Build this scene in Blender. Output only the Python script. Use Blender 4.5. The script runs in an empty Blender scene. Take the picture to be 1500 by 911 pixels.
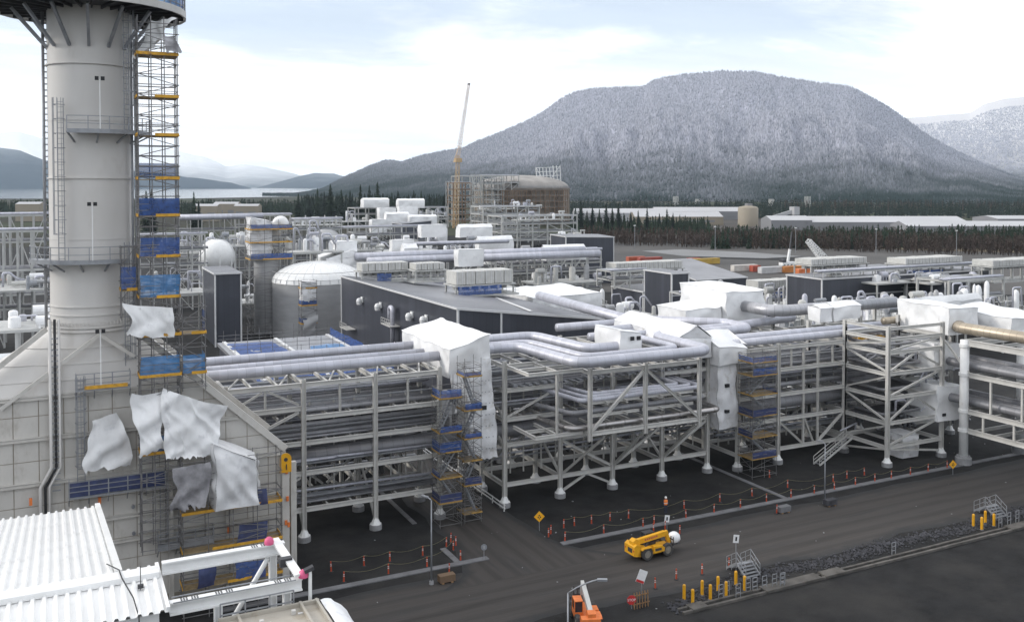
import bpy, math, random
import numpy as np
from mathutils import Vector, Matrix
R = math.radians
scene = bpy.context.scene
COL = scene.collection
random.seed(7); NP = np.random.default_rng(7)

# ------------------------------------------------------------------ camera
FPX, CAMZ, PITCH, YAW = 1360.0, 36.0, R(1.5), R(26.4)
CXP, CYP = 750.0, 270.0 + FPX * math.tan(PITCH)          # principal point of the 1500 x 911 photograph
cam_d = bpy.data.cameras.new('camera'); cam = bpy.data.objects.new('camera', cam_d); COL.objects.link(cam)
cam.location = (0, 0, CAMZ); cam.rotation_euler = (R(90) - PITCH, 0, -YAW)
cam_d.sensor_width = 36.0; cam_d.sensor_fit = 'HORIZONTAL'
cam_d.lens = 36.0 * FPX / 1500.0; cam_d.shift_y = -(455.5 - CYP) / 1500.0
cam_d.clip_start = 0.5; cam_d.clip_end = 120000.0
scene.camera = cam

# ------------------------------------------------------------------ sky, sun, exposure
SUN_AZ, SUN_EL = R(-62), R(24)                            # azimuth from +Y towards +X
world = bpy.data.worlds.new('World'); scene.world = world; world.use_nodes = True
nt = world.node_tree; N = nt.nodes; L = nt.links
bg = N['Background']; bg.inputs['Strength'].default_value = 0.1
sky = N.new('ShaderNodeTexSky'); sky.sky_type = 'NISHITA'; sky.sun_disc = False
sky.sun_elevation = SUN_EL; sky.sun_rotation = SUN_AZ; sky.air_density = 1.0; sky.dust_density = 1.2; sky.ozone_density = 2.0
tc = N.new('ShaderNodeTexCoord')
sep = N.new('ShaderNodeSeparateXYZ'); L.new(tc.outputs['Generated'], sep.inputs[0])
def wmath(op, a, b=None, c=None):
    n = N.new('ShaderNodeMath'); n.operation = op
    for i, v in enumerate((a, b, c)):
        if v is None: continue
        if isinstance(v, (int, float)): n.inputs[i].default_value = v
        else: L.new(v, n.inputs[i])
    return n.outputs[0]
zc = wmath('ADD', wmath('MAXIMUM', sep.outputs['Z'], 0.0), 0.09)
cmb = N.new('ShaderNodeCombineXYZ')
L.new(wmath('DIVIDE', sep.outputs['X'], zc), cmb.inputs[0]); L.new(wmath('DIVIDE', sep.outputs['Y'], zc), cmb.inputs[1])
mp = N.new('ShaderNodeMapping'); L.new(cmb.outputs[0], mp.inputs[0])
mp.inputs['Rotation'].default_value = (0, 0, R(24)); mp.inputs['Scale'].default_value = (0.34, 0.62, 1); mp.inputs['Location'].default_value = (1.7, 3.3, 0)
n1 = N.new('ShaderNodeTexNoise'); n1.inputs['Scale'].default_value = 0.9; n1.inputs['Detail'].default_value = 9; n1.inputs['Roughness'].default_value = 0.56; n1.inputs['Distortion'].default_value = 0.35
L.new(mp.outputs[0], n1.inputs['Vector'])
n2 = N.new('ShaderNodeTexNoise'); n2.inputs['Scale'].default_value = 1.7; n2.inputs['Detail'].default_value = 7; n2.inputs['Roughness'].default_value = 0.6
L.new(mp.outputs[0], n2.inputs['Vector'])
def wramp(src, lo, hi, a, b):
    m = N.new('ShaderNodeMapRange'); m.interpolation_type = 'SMOOTHSTEP'
    for k, v in zip((1, 2, 3, 4), (lo, hi, a, b)): m.inputs[k].default_value = v
    L.new(src, m.inputs[0]); return m.outputs[0]
cover = wramp(n1.outputs['Fac'], 0.42, 0.58, 0.25, 1.0)
low = wramp(sep.outputs['Z'], 0.05, 0.21, 1.0, 0.0)      # the cloud layer closes towards the horizon
cover = wmath('MAXIMUM', cover, low)
bright = wramp(n2.outputs['Fac'], 0.36, 0.60, 12.8, 15.2)
cc = N.new('ShaderNodeCombineColor')
L.new(wmath('MULTIPLY', bright, 0.97), cc.inputs[0]); L.new(wmath('MULTIPLY', bright, 0.985), cc.inputs[1]); L.new(wmath('MULTIPLY', bright, 1.02), cc.inputs[2])
blue = N.new('ShaderNodeMix'); blue.data_type = 'RGBA'; blue.inputs[0].default_value = 0.45
L.new(sky.outputs[0], blue.inputs[6]); blue.inputs[7].default_value = (9.6, 11.6, 14.2, 1)
mx = N.new('ShaderNodeMix'); mx.data_type = 'RGBA'
L.new(cover, mx.inputs[0]); L.new(blue.outputs[2], mx.inputs[6]); L.new(cc.outputs[0], mx.inputs[7])
L.new(mx.outputs[2], bg.inputs['Color'])
sun_d = bpy.data.lights.new('sun', 'SUN'); sun = bpy.data.objects.new('sun', sun_d); COL.objects.link(sun)
sun_d.energy = 2.0; sun_d.angle = R(10); sun_d.color = (1.0, 0.95, 0.88)
sdir = Vector((math.sin(SUN_AZ) * math.cos(SUN_EL), math.cos(SUN_AZ) * math.cos(SUN_EL), math.sin(SUN_EL)))
sun.rotation_euler = sdir.to_track_quat('Z', 'Y').to_euler()
vs = scene.view_settings; vs.view_transform = 'Standard'; vs.look = 'None'; vs.exposure = 0.0; vs.gamma = 1.0; vs.use_curve_mapping = False
scene.render.engine = 'CYCLES'
cy = scene.cycles; cy.use_denoising = True; cy.max_bounces = 6; cy.diffuse_bounces = 3; cy.glossy_bounces = 3; cy.transmission_bounces = 4
cy.transparent_max_bounces = 12; cy.volume_bounces = 2; cy.sample_clamp_indirect = 6.0; cy.use_adaptive_sampling = True; cy.adaptive_threshold = 0.015

# ------------------------------------------------------------------ from the photograph's pixels to the place
HF = Vector((math.sin(YAW), math.cos(YAW), 0)); RT = Vector((math.cos(YAW), -math.sin(YAW), 0)); EYE = Vector((0, 0, CAMZ))
FW = HF * math.cos(PITCH) - Vector((0, 0, 1)) * math.sin(PITCH); UP = HF * math.sin(PITCH) + Vector((0, 0, 1)) * math.cos(PITCH)
def ray(x, y): return FW + RT * ((x - CXP) / FPX) - UP * ((y - CYP) / FPX)
def gz(x, y, z=0.0):
    d = ray(x, y); return EYE + d * ((z - CAMZ) / d.z)
def onx(x, y, X):
    d = ray(x, y); return EYE + d * (X / d.x)
def ony(x, y, Y):
    d = ray(x, y); return EYE + d * (Y / d.y)
def atd(x, y, dep): return EYE + ray(x, y) * dep

# ------------------------------------------------------------------ object helpers
WM = {}
def tag(o, label=None, cat=None, group=None, kind=None):
    if label: o['label'] = label
    if cat: o['category'] = cat
    if group: o['group'] = group
    if kind: o['kind'] = kind
    return o
def place(o, M, parent):
    if parent is not None:
        o.parent = parent; o.matrix_parent_inverse = WM[parent.name].inverted()
    o.matrix_basis = M; COL.objects.link(o); WM[o.name] = M.copy(); return o
def empty(name, loc, label=None, cat=None, group=None, kind=None, rz=0.0):
    o = bpy.data.objects.new(name, None); o.empty_display_size = 0.5
    place(o, Matrix.Translation(Vector(loc)) @ Matrix.Rotation(rz, 4, 'Z'), None)
    return tag(o, label, cat, group, kind)
def meshdata(name, verts, faces, mat, smooth=False, mats=None, fmi=None):
    me = bpy.data.meshes.new(name); me.from_pydata([tuple(v) for v in verts], [], faces)
    for m in (mats or [mat]): me.materials.append(m)
    if fmi: me.polygons.foreach_set('material_index', fmi)
    if smooth: me.polygons.foreach_set('use_smooth', [True] * len(me.polygons))
    me.update(); return me
def mobj(name, me, parent=None, M=None):
    o = bpy.data.objects.new(name, me); return place(o, M if M is not None else Matrix.Identity(4), parent)

class MB:
    """collects shapes in world coordinates; build() links them as one mesh object with its origin at loc"""
    def __init__(s): s.v = []; s.f = []; s.m = []; s.uv = None
    def add(s, vs, fs, mi=0):
        b = len(s.v); s.v += [Vector(v) for v in vs]; s.f += [tuple(b + i for i in f) for f in fs]; s.m += [mi] * len(fs); return s
    def box(s, lo, hi, mi=0):
        x0, y0, z0 = lo; x1, y1, z1 = hi
        return s.add([(x0,y0,z0),(x1,y0,z0),(x1,y1,z0),(x0,y1,z0),(x0,y0,z1),(x1,y0,z1),(x1,y1,z1),(x0,y1,z1)],
                     [(0,3,2,1),(4,5,6,7),(0,1,5,4),(1,2,6,5),(2,3,7,6),(3,0,4,7)], mi)
    def obox(s, c, size, M=None, mi=0):
        h = Vector(size) * 0.5; n = len(s.v); s.box(-h, h, mi)
        for i in range(n, len(s.v)): s.v[i] = (M @ s.v[i] if M else s.v[i]) + Vector(c)
        return s
    def bar(s, p, q, w, h=None, mi=0):
        p, q = Vector(p), Vector(q); h = h or w; M = frame(p, q); n = len(s.v); s.box((0, -w/2, -h/2), ((q-p).length, w/2, h/2), mi)
        for i in range(n, len(s.v)): s.v[i] = M @ s.v[i]
        return s
    def tube(s, p, q, r, n=8, r2=None, mi=0, cap=True):
        p, q = Vector(p), Vector(q); M = frame(p, q); l = (q-p).length; r2 = r if r2 is None else r2; vs = []
        for x, rr in ((0, r), (l, r2)):
            for k in range(n):
                a = 2*math.pi*k/n; vs.append(M @ Vector((x, rr*math.cos(a), rr*math.sin(a))))
        fs = [(k, (k+1) % n, n+(k+1) % n, n+k) for k in range(n)]
        if cap: fs += [tuple(range(n-1, -1, -1)), tuple(range(n, 2*n))]
        return s.add(vs, fs, mi)
    def lathe(s, c, prof, n=24, mi=0, a0=0.0, a1=2*math.pi):
        full = abs(a1-a0-2*math.pi) < 1e-6; m = n if full else n+1; vs = []
        for r, z in prof:
            for k in range(m):
                a = a0+(a1-a0)*k/n; vs.append((c[0]+r*math.cos(a), c[1]+r*math.sin(a), c[2]+z))
        fs = []
        for j in range(len(prof)-1):
            for k in range(n): fs.append((j*m+k, j*m+(k+1) % m, (j+1)*m+(k+1) % m, (j+1)*m+k))
        return s.add(vs, fs, mi)
    def prism(s, pts, axis, lo, hi, mi=0):
        """pts: polygon in the two other axes (counter-clockwise), extruded along axis"""
        n = len(pts); vs = []
        for t in (lo, hi):
            for a, b in pts: vs.append({'x': (t, a, b), 'y': (a, t, b), 'z': (a, b, t)}[axis])
        return s.add(vs, [tuple(range(n-1, -1, -1)), tuple(range(n, 2*n))] + [(k, (k+1) % n, n+(k+1) % n, n+k) for k in range(n)], mi)
    def build(s, name, mat, parent=None, loc=None, smooth=False, kind=None):
        mats = mat if isinstance(mat, (list, tuple)) else [mat]
        if loc is None: loc = WM[parent.name].to_translation() if parent is not None else (sum(s.v, Vector())/max(1, len(s.v)))
        loc = Vector(loc); me = meshdata(name, [v-loc for v in s.v], s.f, None, smooth, mats, s.m if len(mats) > 1 else None)
        o = mobj(name, me, parent, Matrix.Translation(loc))
        if kind: o['kind'] = kind
        return o
def frame(p, q):
    """matrix at p whose X axis runs to q and whose Z axis is as upright as it can be"""
    x = (Vector(q)-Vector(p)).normalized(); up = Vector((0, 0, 1)) if abs(x.z) < 0.95 else Vector((1, 0, 0))
    y = up.cross(x).normalized(); z = x.cross(y)
    M = Matrix((x, y, z)).transposed().to_4x4(); M.translation = Vector(p); return M
_unit = {}
def unit(kind, mat):
    k = (kind, mat.name)
    if k in _unit: return _unit[k]
    b = MB()
    if kind == 'I':
        t, g = 0.13, 0.07
        pr = [(-.5,-.5),(.5,-.5),(.5,-.5+t),(g,-.5+t),(g,.5-t),(.5,.5-t),(.5,.5),(-.5,.5),(-.5,.5-t),(-g,.5-t),(-g,-.5+t),(-.5,-.5+t)]
        n = 12; vs = [(x, a, c) for x in (0, 1) for a, c in pr]
        fs = [(k2, (k2+1) % n, n+(k2+1) % n, n+k2) for k2 in range(n)]
        for x in (0, 1):
            o = x*n; q = [(0,1,2,11),(11,2,3,10),(10,3,4,9),(9,4,5,8),(8,5,6,7)]
            fs += [tuple(o+i for i in (f if x else f[::-1])) for f in [(0,1,2,11),(10,3,4,9),(8,5,6,7)]]
        b.add(vs, fs)
    elif kind == 'box': b.box((0, -.5, -.5), (1, .5, .5))
    elif kind == 'tube': b.tube((0,0,0), (1,0,0), .5, 8)
    elif kind == 'rod': b.tube((0,0,0), (1,0,0), .5, 5, cap=False)
    me = meshdata('unit_'+kind+'_'+mat.name, b.v, b.f, mat, kind in ('tube', 'rod')); _unit[k] = me; return me
def member(name, p, q, w, h, mat, parent, kind='I'):
    p, q = Vector(p), Vector(q); M = frame(p, q) @ Matrix.Diagonal(((q-p).length, w, h, 1))
    return mobj(name, unit(kind, mat), parent, M)
def sweep(name, pts, r, mat, parent=None, n=14, bend=None, loc=None, seg=6, ends=True):
    """a pipe along pts with rounded elbows; uv v = metres along the pipe"""
    pts = [Vector(p) for p in pts]; bend = bend or r*2.4; path = [pts[0]]
    for i in range(1, len(pts)-1):
        a, b, c = pts[i-1], pts[i], pts[i+1]; d0 = (a-b).normalized(); d1 = (c-b).normalized(); ang = d0.angle(d1)
        if ang > R(178): path.append(b); continue
        t = min(bend/math.tan(ang/2), (a-b).length*.49, (c-b).length*.49)
        for k in range(seg+1):
            u = k/seg; path.append((b+d0*t)*(1-u)**2 + b*2*u*(1-u) + (b+d1*t)*u*u)
    path.append(pts[-1]); vs = []; uvs = []; dist = 0; prev = None
    t0 = (path[1]-path[0]).normalized(); ref = Vector((0,0,1)) if abs(t0.z) < .9 else Vector((1,0,0)); nrm = (ref-t0*ref.dot(t0)).normalized()
    for i, p in enumerate(path):
        t = ((path[min(i+1, len(path)-1)]-path[max(i-1, 0)])).normalized(); nrm = (nrm-t*nrm.dot(t)).normalized(); bn = t.cross(nrm)
        if prev is not None: dist += (p-prev).length
        prev = p
        for k in range(n):
            a = 2*math.pi*k/n; vs.append(p+nrm*(r*math.cos(a))+bn*(r*math.sin(a)))
        uvs.append(dist)
    fs = []; fu = []
    for i in range(len(path)-1):
        for k in range(n):
            fs.append((i*n+k, i*n+(k+1) % n, (i+1)*n+(k+1) % n, (i+1)*n+k)); fu += [(k/n, uvs[i]), ((k+1)/n, uvs[i]), ((k+1)/n, uvs[i+1]), (k/n, uvs[i+1])]
    if ends:
        m = (len(path)-1)*n; fs += [tuple(range(n-1, -1, -1)), tuple(range(m, m+n))]; fu += [(0, 0)]*(2*n)
    loc = Vector(loc) if loc is not None else (WM[parent.name].to_translation() if parent is not None else pts[0].copy())
    me = meshdata(name, [v-loc for v in vs], fs, mat, True); uv = me.uv_layers.new(name='UVMap')
    uv.data.foreach_set('uv', [c for u in fu for c in u])
    return mobj(name, me, parent, Matrix.Translation(loc))
ORD = ['first','second','third','fourth','fifth','sixth','seventh','eighth','ninth','tenth','eleventh','twelfth','thirteenth','fourteenth','fifteenth','sixteenth','seventeenth','eighteenth','nineteenth','twentieth',
       'twenty-first','twenty-second','twenty-third','twenty-fourth','twenty-fifth','twenty-sixth','twenty-seventh','twenty-eighth','twenty-ninth','thirtieth']

# ------------------------------------------------------------------ materials
def mat(name, col, rough=0.6, metal=0.0, var=0.15, scale=1.5, bump=0.0, bscale=8.0, dirt=None, dscale=0.6, dlo=0.5, dhi=0.75, spec=0.5, alpha=1.0, stretch=None, trans=0.0, crease=0.0):
    m = bpy.data.materials.new(name); m.use_nodes = True; t = m.node_tree; n = t.nodes; l = t.links; p = n['Principled BSDF']
    p.inputs['Roughness'].default_value = rough; p.inputs['Metallic'].default_value = metal; p.inputs['Specular IOR Level'].default_value = spec
    geo = n.new('ShaderNodeNewGeometry'); pos = geo.outputs['Position']
    if stretch:
        mpn = n.new('ShaderNodeMapping'); mpn.inputs['Scale'].default_value = stretch; l.new(pos, mpn.inputs[0]); pos = mpn.outputs[0]
    nz = n.new('ShaderNodeTexNoise'); nz.inputs['Scale'].default_value = scale; nz.inputs['Detail'].default_value = 5; l.new(pos, nz.inputs['Vector'])
    mr = n.new('ShaderNodeMapRange'); mr.inputs[1].default_value = .3; mr.inputs[2].default_value = .7; mr.inputs[3].default_value = 1-var; mr.inputs[4].default_value = 1+var; l.new(nz.outputs['Fac'], mr.inputs[0])
    mu = n.new('ShaderNodeMix'); mu.data_type = 'RGBA'; mu.blend_type = 'MULTIPLY'; mu.inputs[0].default_value = 1; mu.inputs[6].default_value = (*col, 1); l.new(mr.outputs[0], mu.inputs[7]); out = mu.outputs[2]
    if dirt:
        dz = n.new('ShaderNodeTexNoise'); dz.inputs['Scale'].default_value = dscale; dz.inputs['Detail'].default_value = 8; dz.inputs['Roughness'].default_value = .65; l.new(pos, dz.inputs['Vector'])
        dr = n.new('ShaderNodeMapRange'); dr.interpolation_type = 'SMOOTHSTEP'; dr.inputs[1].default_value = dlo; dr.inputs[2].default_value = dhi; l.new(dz.outputs['Fac'], dr.inputs[0])
        dm = n.new('ShaderNodeMix'); dm.data_type = 'RGBA'; l.new(dr.outputs[0], dm.inputs[0]); l.new(out, dm.inputs[6]); dm.inputs[7].default_value = (*dirt, 1); out = dm.outputs[2]
    l.new(out, p.inputs['Base Color'])
    if bump:
        bz = n.new('ShaderNodeTexNoise'); bz.inputs['Scale'].default_value = bscale; bz.inputs['Detail'].default_value = 4; l.new(pos, bz.inputs['Vector'])
        bn = n.new('ShaderNodeBump'); bn.inputs['Strength'].default_value = bump; bn.inputs['Distance'].default_value = 0.1; l.new(bz.outputs['Fac'], bn.inputs['Height']); l.new(bn.outputs[0], p.inputs['Normal'])
    if crease:
        cz = n.new('ShaderNodeTexNoise'); cz.noise_type = 'RIDGED_MULTIFRACTAL'; cz.inputs['Scale'].default_value = crease; cz.inputs['Detail'].default_value = 3; cz.inputs['Distortion'].default_value = .6; l.new(pos, cz.inputs['Vector'])
        bn = n.new('ShaderNodeBump'); bn.inputs['Strength'].default_value = .22; bn.inputs['Distance'].default_value = .10; l.new(cz.outputs['Fac'], bn.inputs['Height']); l.new(bn.outputs[0], p.inputs['Normal'])
    if trans: p.inputs['Transmission Weight'].default_value = trans
    if alpha < 1: p.inputs['Alpha'].default_value = alpha
    return m
def jacket(name, col, rough, metal, pitch=0.9, line=0.72, var=0.08):
    """insulation cladding on a pipe: sheets with a seam every pitch metres"""
    m = mat(name, col, rough, metal, var, 0.7); t = m.node_tree; n = t.nodes; l = t.links; p = n['Principled BSDF']
    uv = n.new('ShaderNodeUVMap'); sp = n.new('ShaderNodeSeparateXYZ'); l.new(uv.outputs[0], sp.inputs[0])
    def mm(op, a, b):
        q = n.new('ShaderNodeMath'); q.operation = op
        for i, v in enumerate((a, b)):
            if isinstance(v, (int, float)): q.inputs[i].default_value = v
            else: l.new(v, q.inputs[i])
        return q.outputs[0]
    v = mm('DIVIDE', sp.outputs['Y'], pitch); fr = mm('FRACT', v, 0); ln = mm('GREATER_THAN', fr, 0.08)
    fl = mm('FLOOR', v, 0); wn = n.new('ShaderNodeTexWhiteNoise'); wn.noise_dimensions = '1D'; l.new(fl, wn.inputs['W'])
    k = mm('ADD', mm('MULTIPLY', wn.outputs['Value'], 0.16), 0.9); k = mm('MULTIPLY', k, mm('ADD', mm('MULTIPLY', ln, 1-line), line))
    src = p.inputs['Base Color'].links[0].from_socket; mu = n.new('ShaderNodeMix'); mu.data_type = 'RGBA'; mu.blend_type = 'MULTIPLY'; mu.inputs[0].default_value = 1
    l.new(src, mu.inputs[6]); l.new(k, mu.inputs[7]); l.new(mu.outputs[2], p.inputs['Base Color'])
    bn = n.new('ShaderNodeBump'); bn.inputs['Strength'].default_value = .3; bn.inputs['Distance'].default_value = .02; l.new(ln, bn.inputs['Height']); l.new(bn.outputs[0], p.inputs['Normal'])
    return m
M_STEEL = mat('painted_steel', (.52, .51, .485), .5, 0, .10, .8, dirt=(.38, .34, .30), dscale=1.2, dlo=.6, dhi=.8)
M_STEEL2 = mat('far_painted_steel', (.43, .43, .415), .55, 0, .12, .5)
M_GALV = mat('galvanised_steel', (.29, .30, .32), .45, .35, .15, 2)
M_TUBE = mat('scaffold_tube', (.19, .185, .185), .5, .3, .25, 1.5)
M_BLUE = mat('blue_netting', (.022, .075, .27), .6, 0, .35, 2.5, alpha=.72)
M_BLUE2 = mat('faded_blue_sheeting', (.05, .19, .42), .5, 0, .35, 1.5, bump=.4, bscale=2, alpha=.75)
M_NAVY = mat('navy_netting', (.03, .045, .13), .7, 0, .3, 2.5, alpha=.88)
M_YELB = mat('yellow_toe_board', (.62, .33, .03), .6, 0, .2, 3, dirt=(.3, .16, .05), dscale=2, dlo=.5, dhi=.7)
M_PLANK = mat('scaffold_plank', (.30, .22, .12), .8, 0, .25, 3)
M_STACK = mat('stack_paint', (.60, .58, .555), .55, 0, .05, .5, dirt=(.46, .43, .39), dscale=.5, dlo=.52, dhi=.85, stretch=(1, 1, .35))
M_CASING = mat('casing_paint', (.55, .53, .495), .55, 0, .06, .7, dirt=(.39, .36, .32), dscale=.9, dlo=.5, dhi=.8, stretch=(1, 1, .5))
M_JACK = jacket('pipe_cladding', (.51, .515, .57), .48, .35, .9, .87, .05)
M_JACKD = jacket('dull_pipe_cladding', (.27, .27, .285), .5, .4, 1.2, .85)
M_JACKT = jacket('tan_pipe_cladding', (.42, .36, .28), .42, .5)
M_WRAP = mat('white_shrink_wrap', (.80, .80, .80), .42, 0, .05, .7, crease=.45, dirt=(.60, .60, .60), dscale=.8, dlo=.52, dhi=.8)
M_TARP = mat('white_tarpaulin', (.82, .82, .82), .5, 0, .08, 1.0, crease=.55, dirt=(.62, .62, .63), dscale=1, dlo=.5, dhi=.75)
M_MESHT = mat('grey_mesh_tarp', (.27, .265, .28), .6, 0, .3, 1.5, bump=.5, bscale=2.5, alpha=.9)
M_CLAD = mat('dark_cladding', (.054, .058, .073), .34, 0, .10, .2, spec=.6)
def panelled(m, w, k_):
    t = m.node_tree; n = t.nodes; l = t.links; p = n['Principled BSDF']; g = n.new('ShaderNodeNewGeometry'); sp = n.new('ShaderNodeSeparateXYZ'); l.new(g.outputs['Position'], sp.inputs[0])
    def mm(op, a, b):
        q = n.new('ShaderNodeMath'); q.operation = op
        for i, v in enumerate((a, b)):
            if isinstance(v, (int, float)): q.inputs[i].default_value = v
            else: l.new(v, q.inputs[i])
        return q.outputs[0]
    v = mm('DIVIDE', mm('ADD', sp.outputs['X'], sp.outputs['Y']), w); wn = n.new('ShaderNodeTexWhiteNoise'); wn.noise_dimensions = '1D'; l.new(mm('FLOOR', v, 0), wn.inputs['W'])
    f = mm('ADD', mm('MULTIPLY', wn.outputs['Value'], 2*k_), 1-k_); f = mm('MULTIPLY', f, mm('SUBTRACT', 1.0, mm('MULTIPLY', mm('LESS_THAN', mm('FRACT', v, 0), .06), .3)))
    src = p.inputs['Base Color'].links[0].from_socket; mu = n.new('ShaderNodeMix'); mu.data_type = 'RGBA'; mu.blend_type = 'MULTIPLY'; mu.inputs[0].default_value = 1; l.new(src, mu.inputs[6]); l.new(f, mu.inputs[7]); l.new(mu.outputs[2], p.inputs['Base Color'])
panelled(M_CLAD, 1.1, .12)
M_CLADL = mat('grey_cladding', (.17, .17, .19), .32, .25, .10, .15, stretch=(1, 1, .3))
M_ROOFG = mat('metal_roof', (.27, .27, .285), .4, .3, .15, .1)
M_TRIM = mat('pale_trim', (.62, .62, .62), .5, 0, .05, 1)
M_WHITE = mat('white_paint', (.78, .78, .77), .4, 0, .05, 1, dirt=(.62, .6, .57), dscale=.8, dlo=.55, dhi=.8)
M_ROOFW = mat('white_corrugated_sheet', (.80, .80, .79), .33, .0, .05, .6, dirt=(.66, .66, .64), dscale=.7, dlo=.5, dhi=.8)
M_BEIGE = mat('beige_module_paint', (.40, .37, .32), .55, 0, .08, .8, dirt=(.3, .26, .2), dscale=1.2, dlo=.5, dhi=.75)
M_CREAM = mat('cream_paint', (.50, .495, .47), .55, 0, .1, 1)
M_ASPH = mat("dark_gravel", (.021, .021, .0215), .95, 0, .30, .45, spec=.2, bump=.5, bscale=5, dirt=(.040, .038, .036), dscale=.09, dlo=.42, dhi=.72)
M_CONC = mat('concrete', (.27, .27, .275), .8, 0, .15, 2, bump=.2, bscale=8)
M_CONCD = mat('dull_concrete', (.16, .16, .168), .8, 0, .2, .8, dirt=(.08, .08, .08), dscale=.7, dlo=.5, dhi=.8)
M_YELLOW = mat('machine_yellow', (.70, .35, .015), .4, 0, .12, 2, dirt=(.35, .2, .05), dscale=2.5, dlo=.55, dhi=.8)
M_ORANGE = mat('orange_plastic', (.42, .06, .022), .5, 0, .15, 3)
M_ORANGEP = mat('orange_paint', (.75, .2, .05), .5, 0, .12, 3)
M_REFL = mat('reflective_white', (.75, .75, .75), .35, 0, .05, 4)
M_BLACK = mat('black_rubber', (.022, .022, .024), .75, 0, .2, 4)
M_DARK = mat('dark_steel', (.055, .055, .06), .55, .2, .2, 2)
M_RUBG = mat('tyre_rubber', (.055, .052, .05), .85, 0, .2, 4)
M_RIM = mat('grey_rim', (.22, .2, .17), .6, .1, .2, 3)
M_PINK = mat('pink_cap', (.62, .10, .22), .5, 0, .15, 3)
M_RED = mat('sign_red', (.5, .03, .03), .5, 0, .1, 4)
M_SKIN = mat('skin', (.5, .3, .22), .6)
M_NAVYC = mat('work_trousers', (.03, .035, .06), .8)
M_HIVIS = mat('hi_vis_vest', (.8, .22, .04), .6)
M_GLASS = mat('dark_window_glass', (.03, .04, .05), .12, 0, .1, 2)
M_WOOD = mat('weathered_timber', (.26, .15, .07), .8, 0, .3, 3)
M_RUST = mat('rust_brown_steel', (.20, .13, .08), .7, .1, .25, .15)
M_LNG = mat('weathered_tank_concrete', (.20, .165, .13), .8, 0, .25, .06, stretch=(3, 3, .15))
M_TANK = mat('tank_plate', (.38, .38, .385), .5, .2, .10, .25, stretch=(1, 1, 4))
M_CRANE = mat('crane_yellow', (.52, .36, .19), .5, 0, .1, .5)
M_ROPE = mat('yellow_rope', (.22, .2, .11), .8)
M_SIGNY = mat('sign_yellow', (.85, .42, .02), .45, 0, .05, 5)
M_ROCK = mat('dark_rock', (.055, .055, .062), .9, 0, .5, 1.3)
# ================================================================== ground, roads, kerbs
def sheet(name, pts, z, m, kind='structure'):
    b = MB(); b.add([(p[0], p[1], z) for p in pts], [tuple(range(len(pts)))]); o = b.build(name, m, None, (0, 0, 0)); o['kind'] = kind; return o
M_FAR = mat('far_ground', (.045, .043, .034), .95, 0, .3, .01, spec=.05, dirt=(.06, .07, .045), dscale=.004, dlo=.45, dhi=.6)
sheet('ground', [(-16000, -16000), (16000, -16000), (16000, 16000), (-16000, 16000)], -0.30, M_FAR)
sheet('plant_pavement', [(-160, -60), (420, -60), (420, 330), (330, 600), (-160, 600)], 0.0, M_ASPH)

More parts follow.
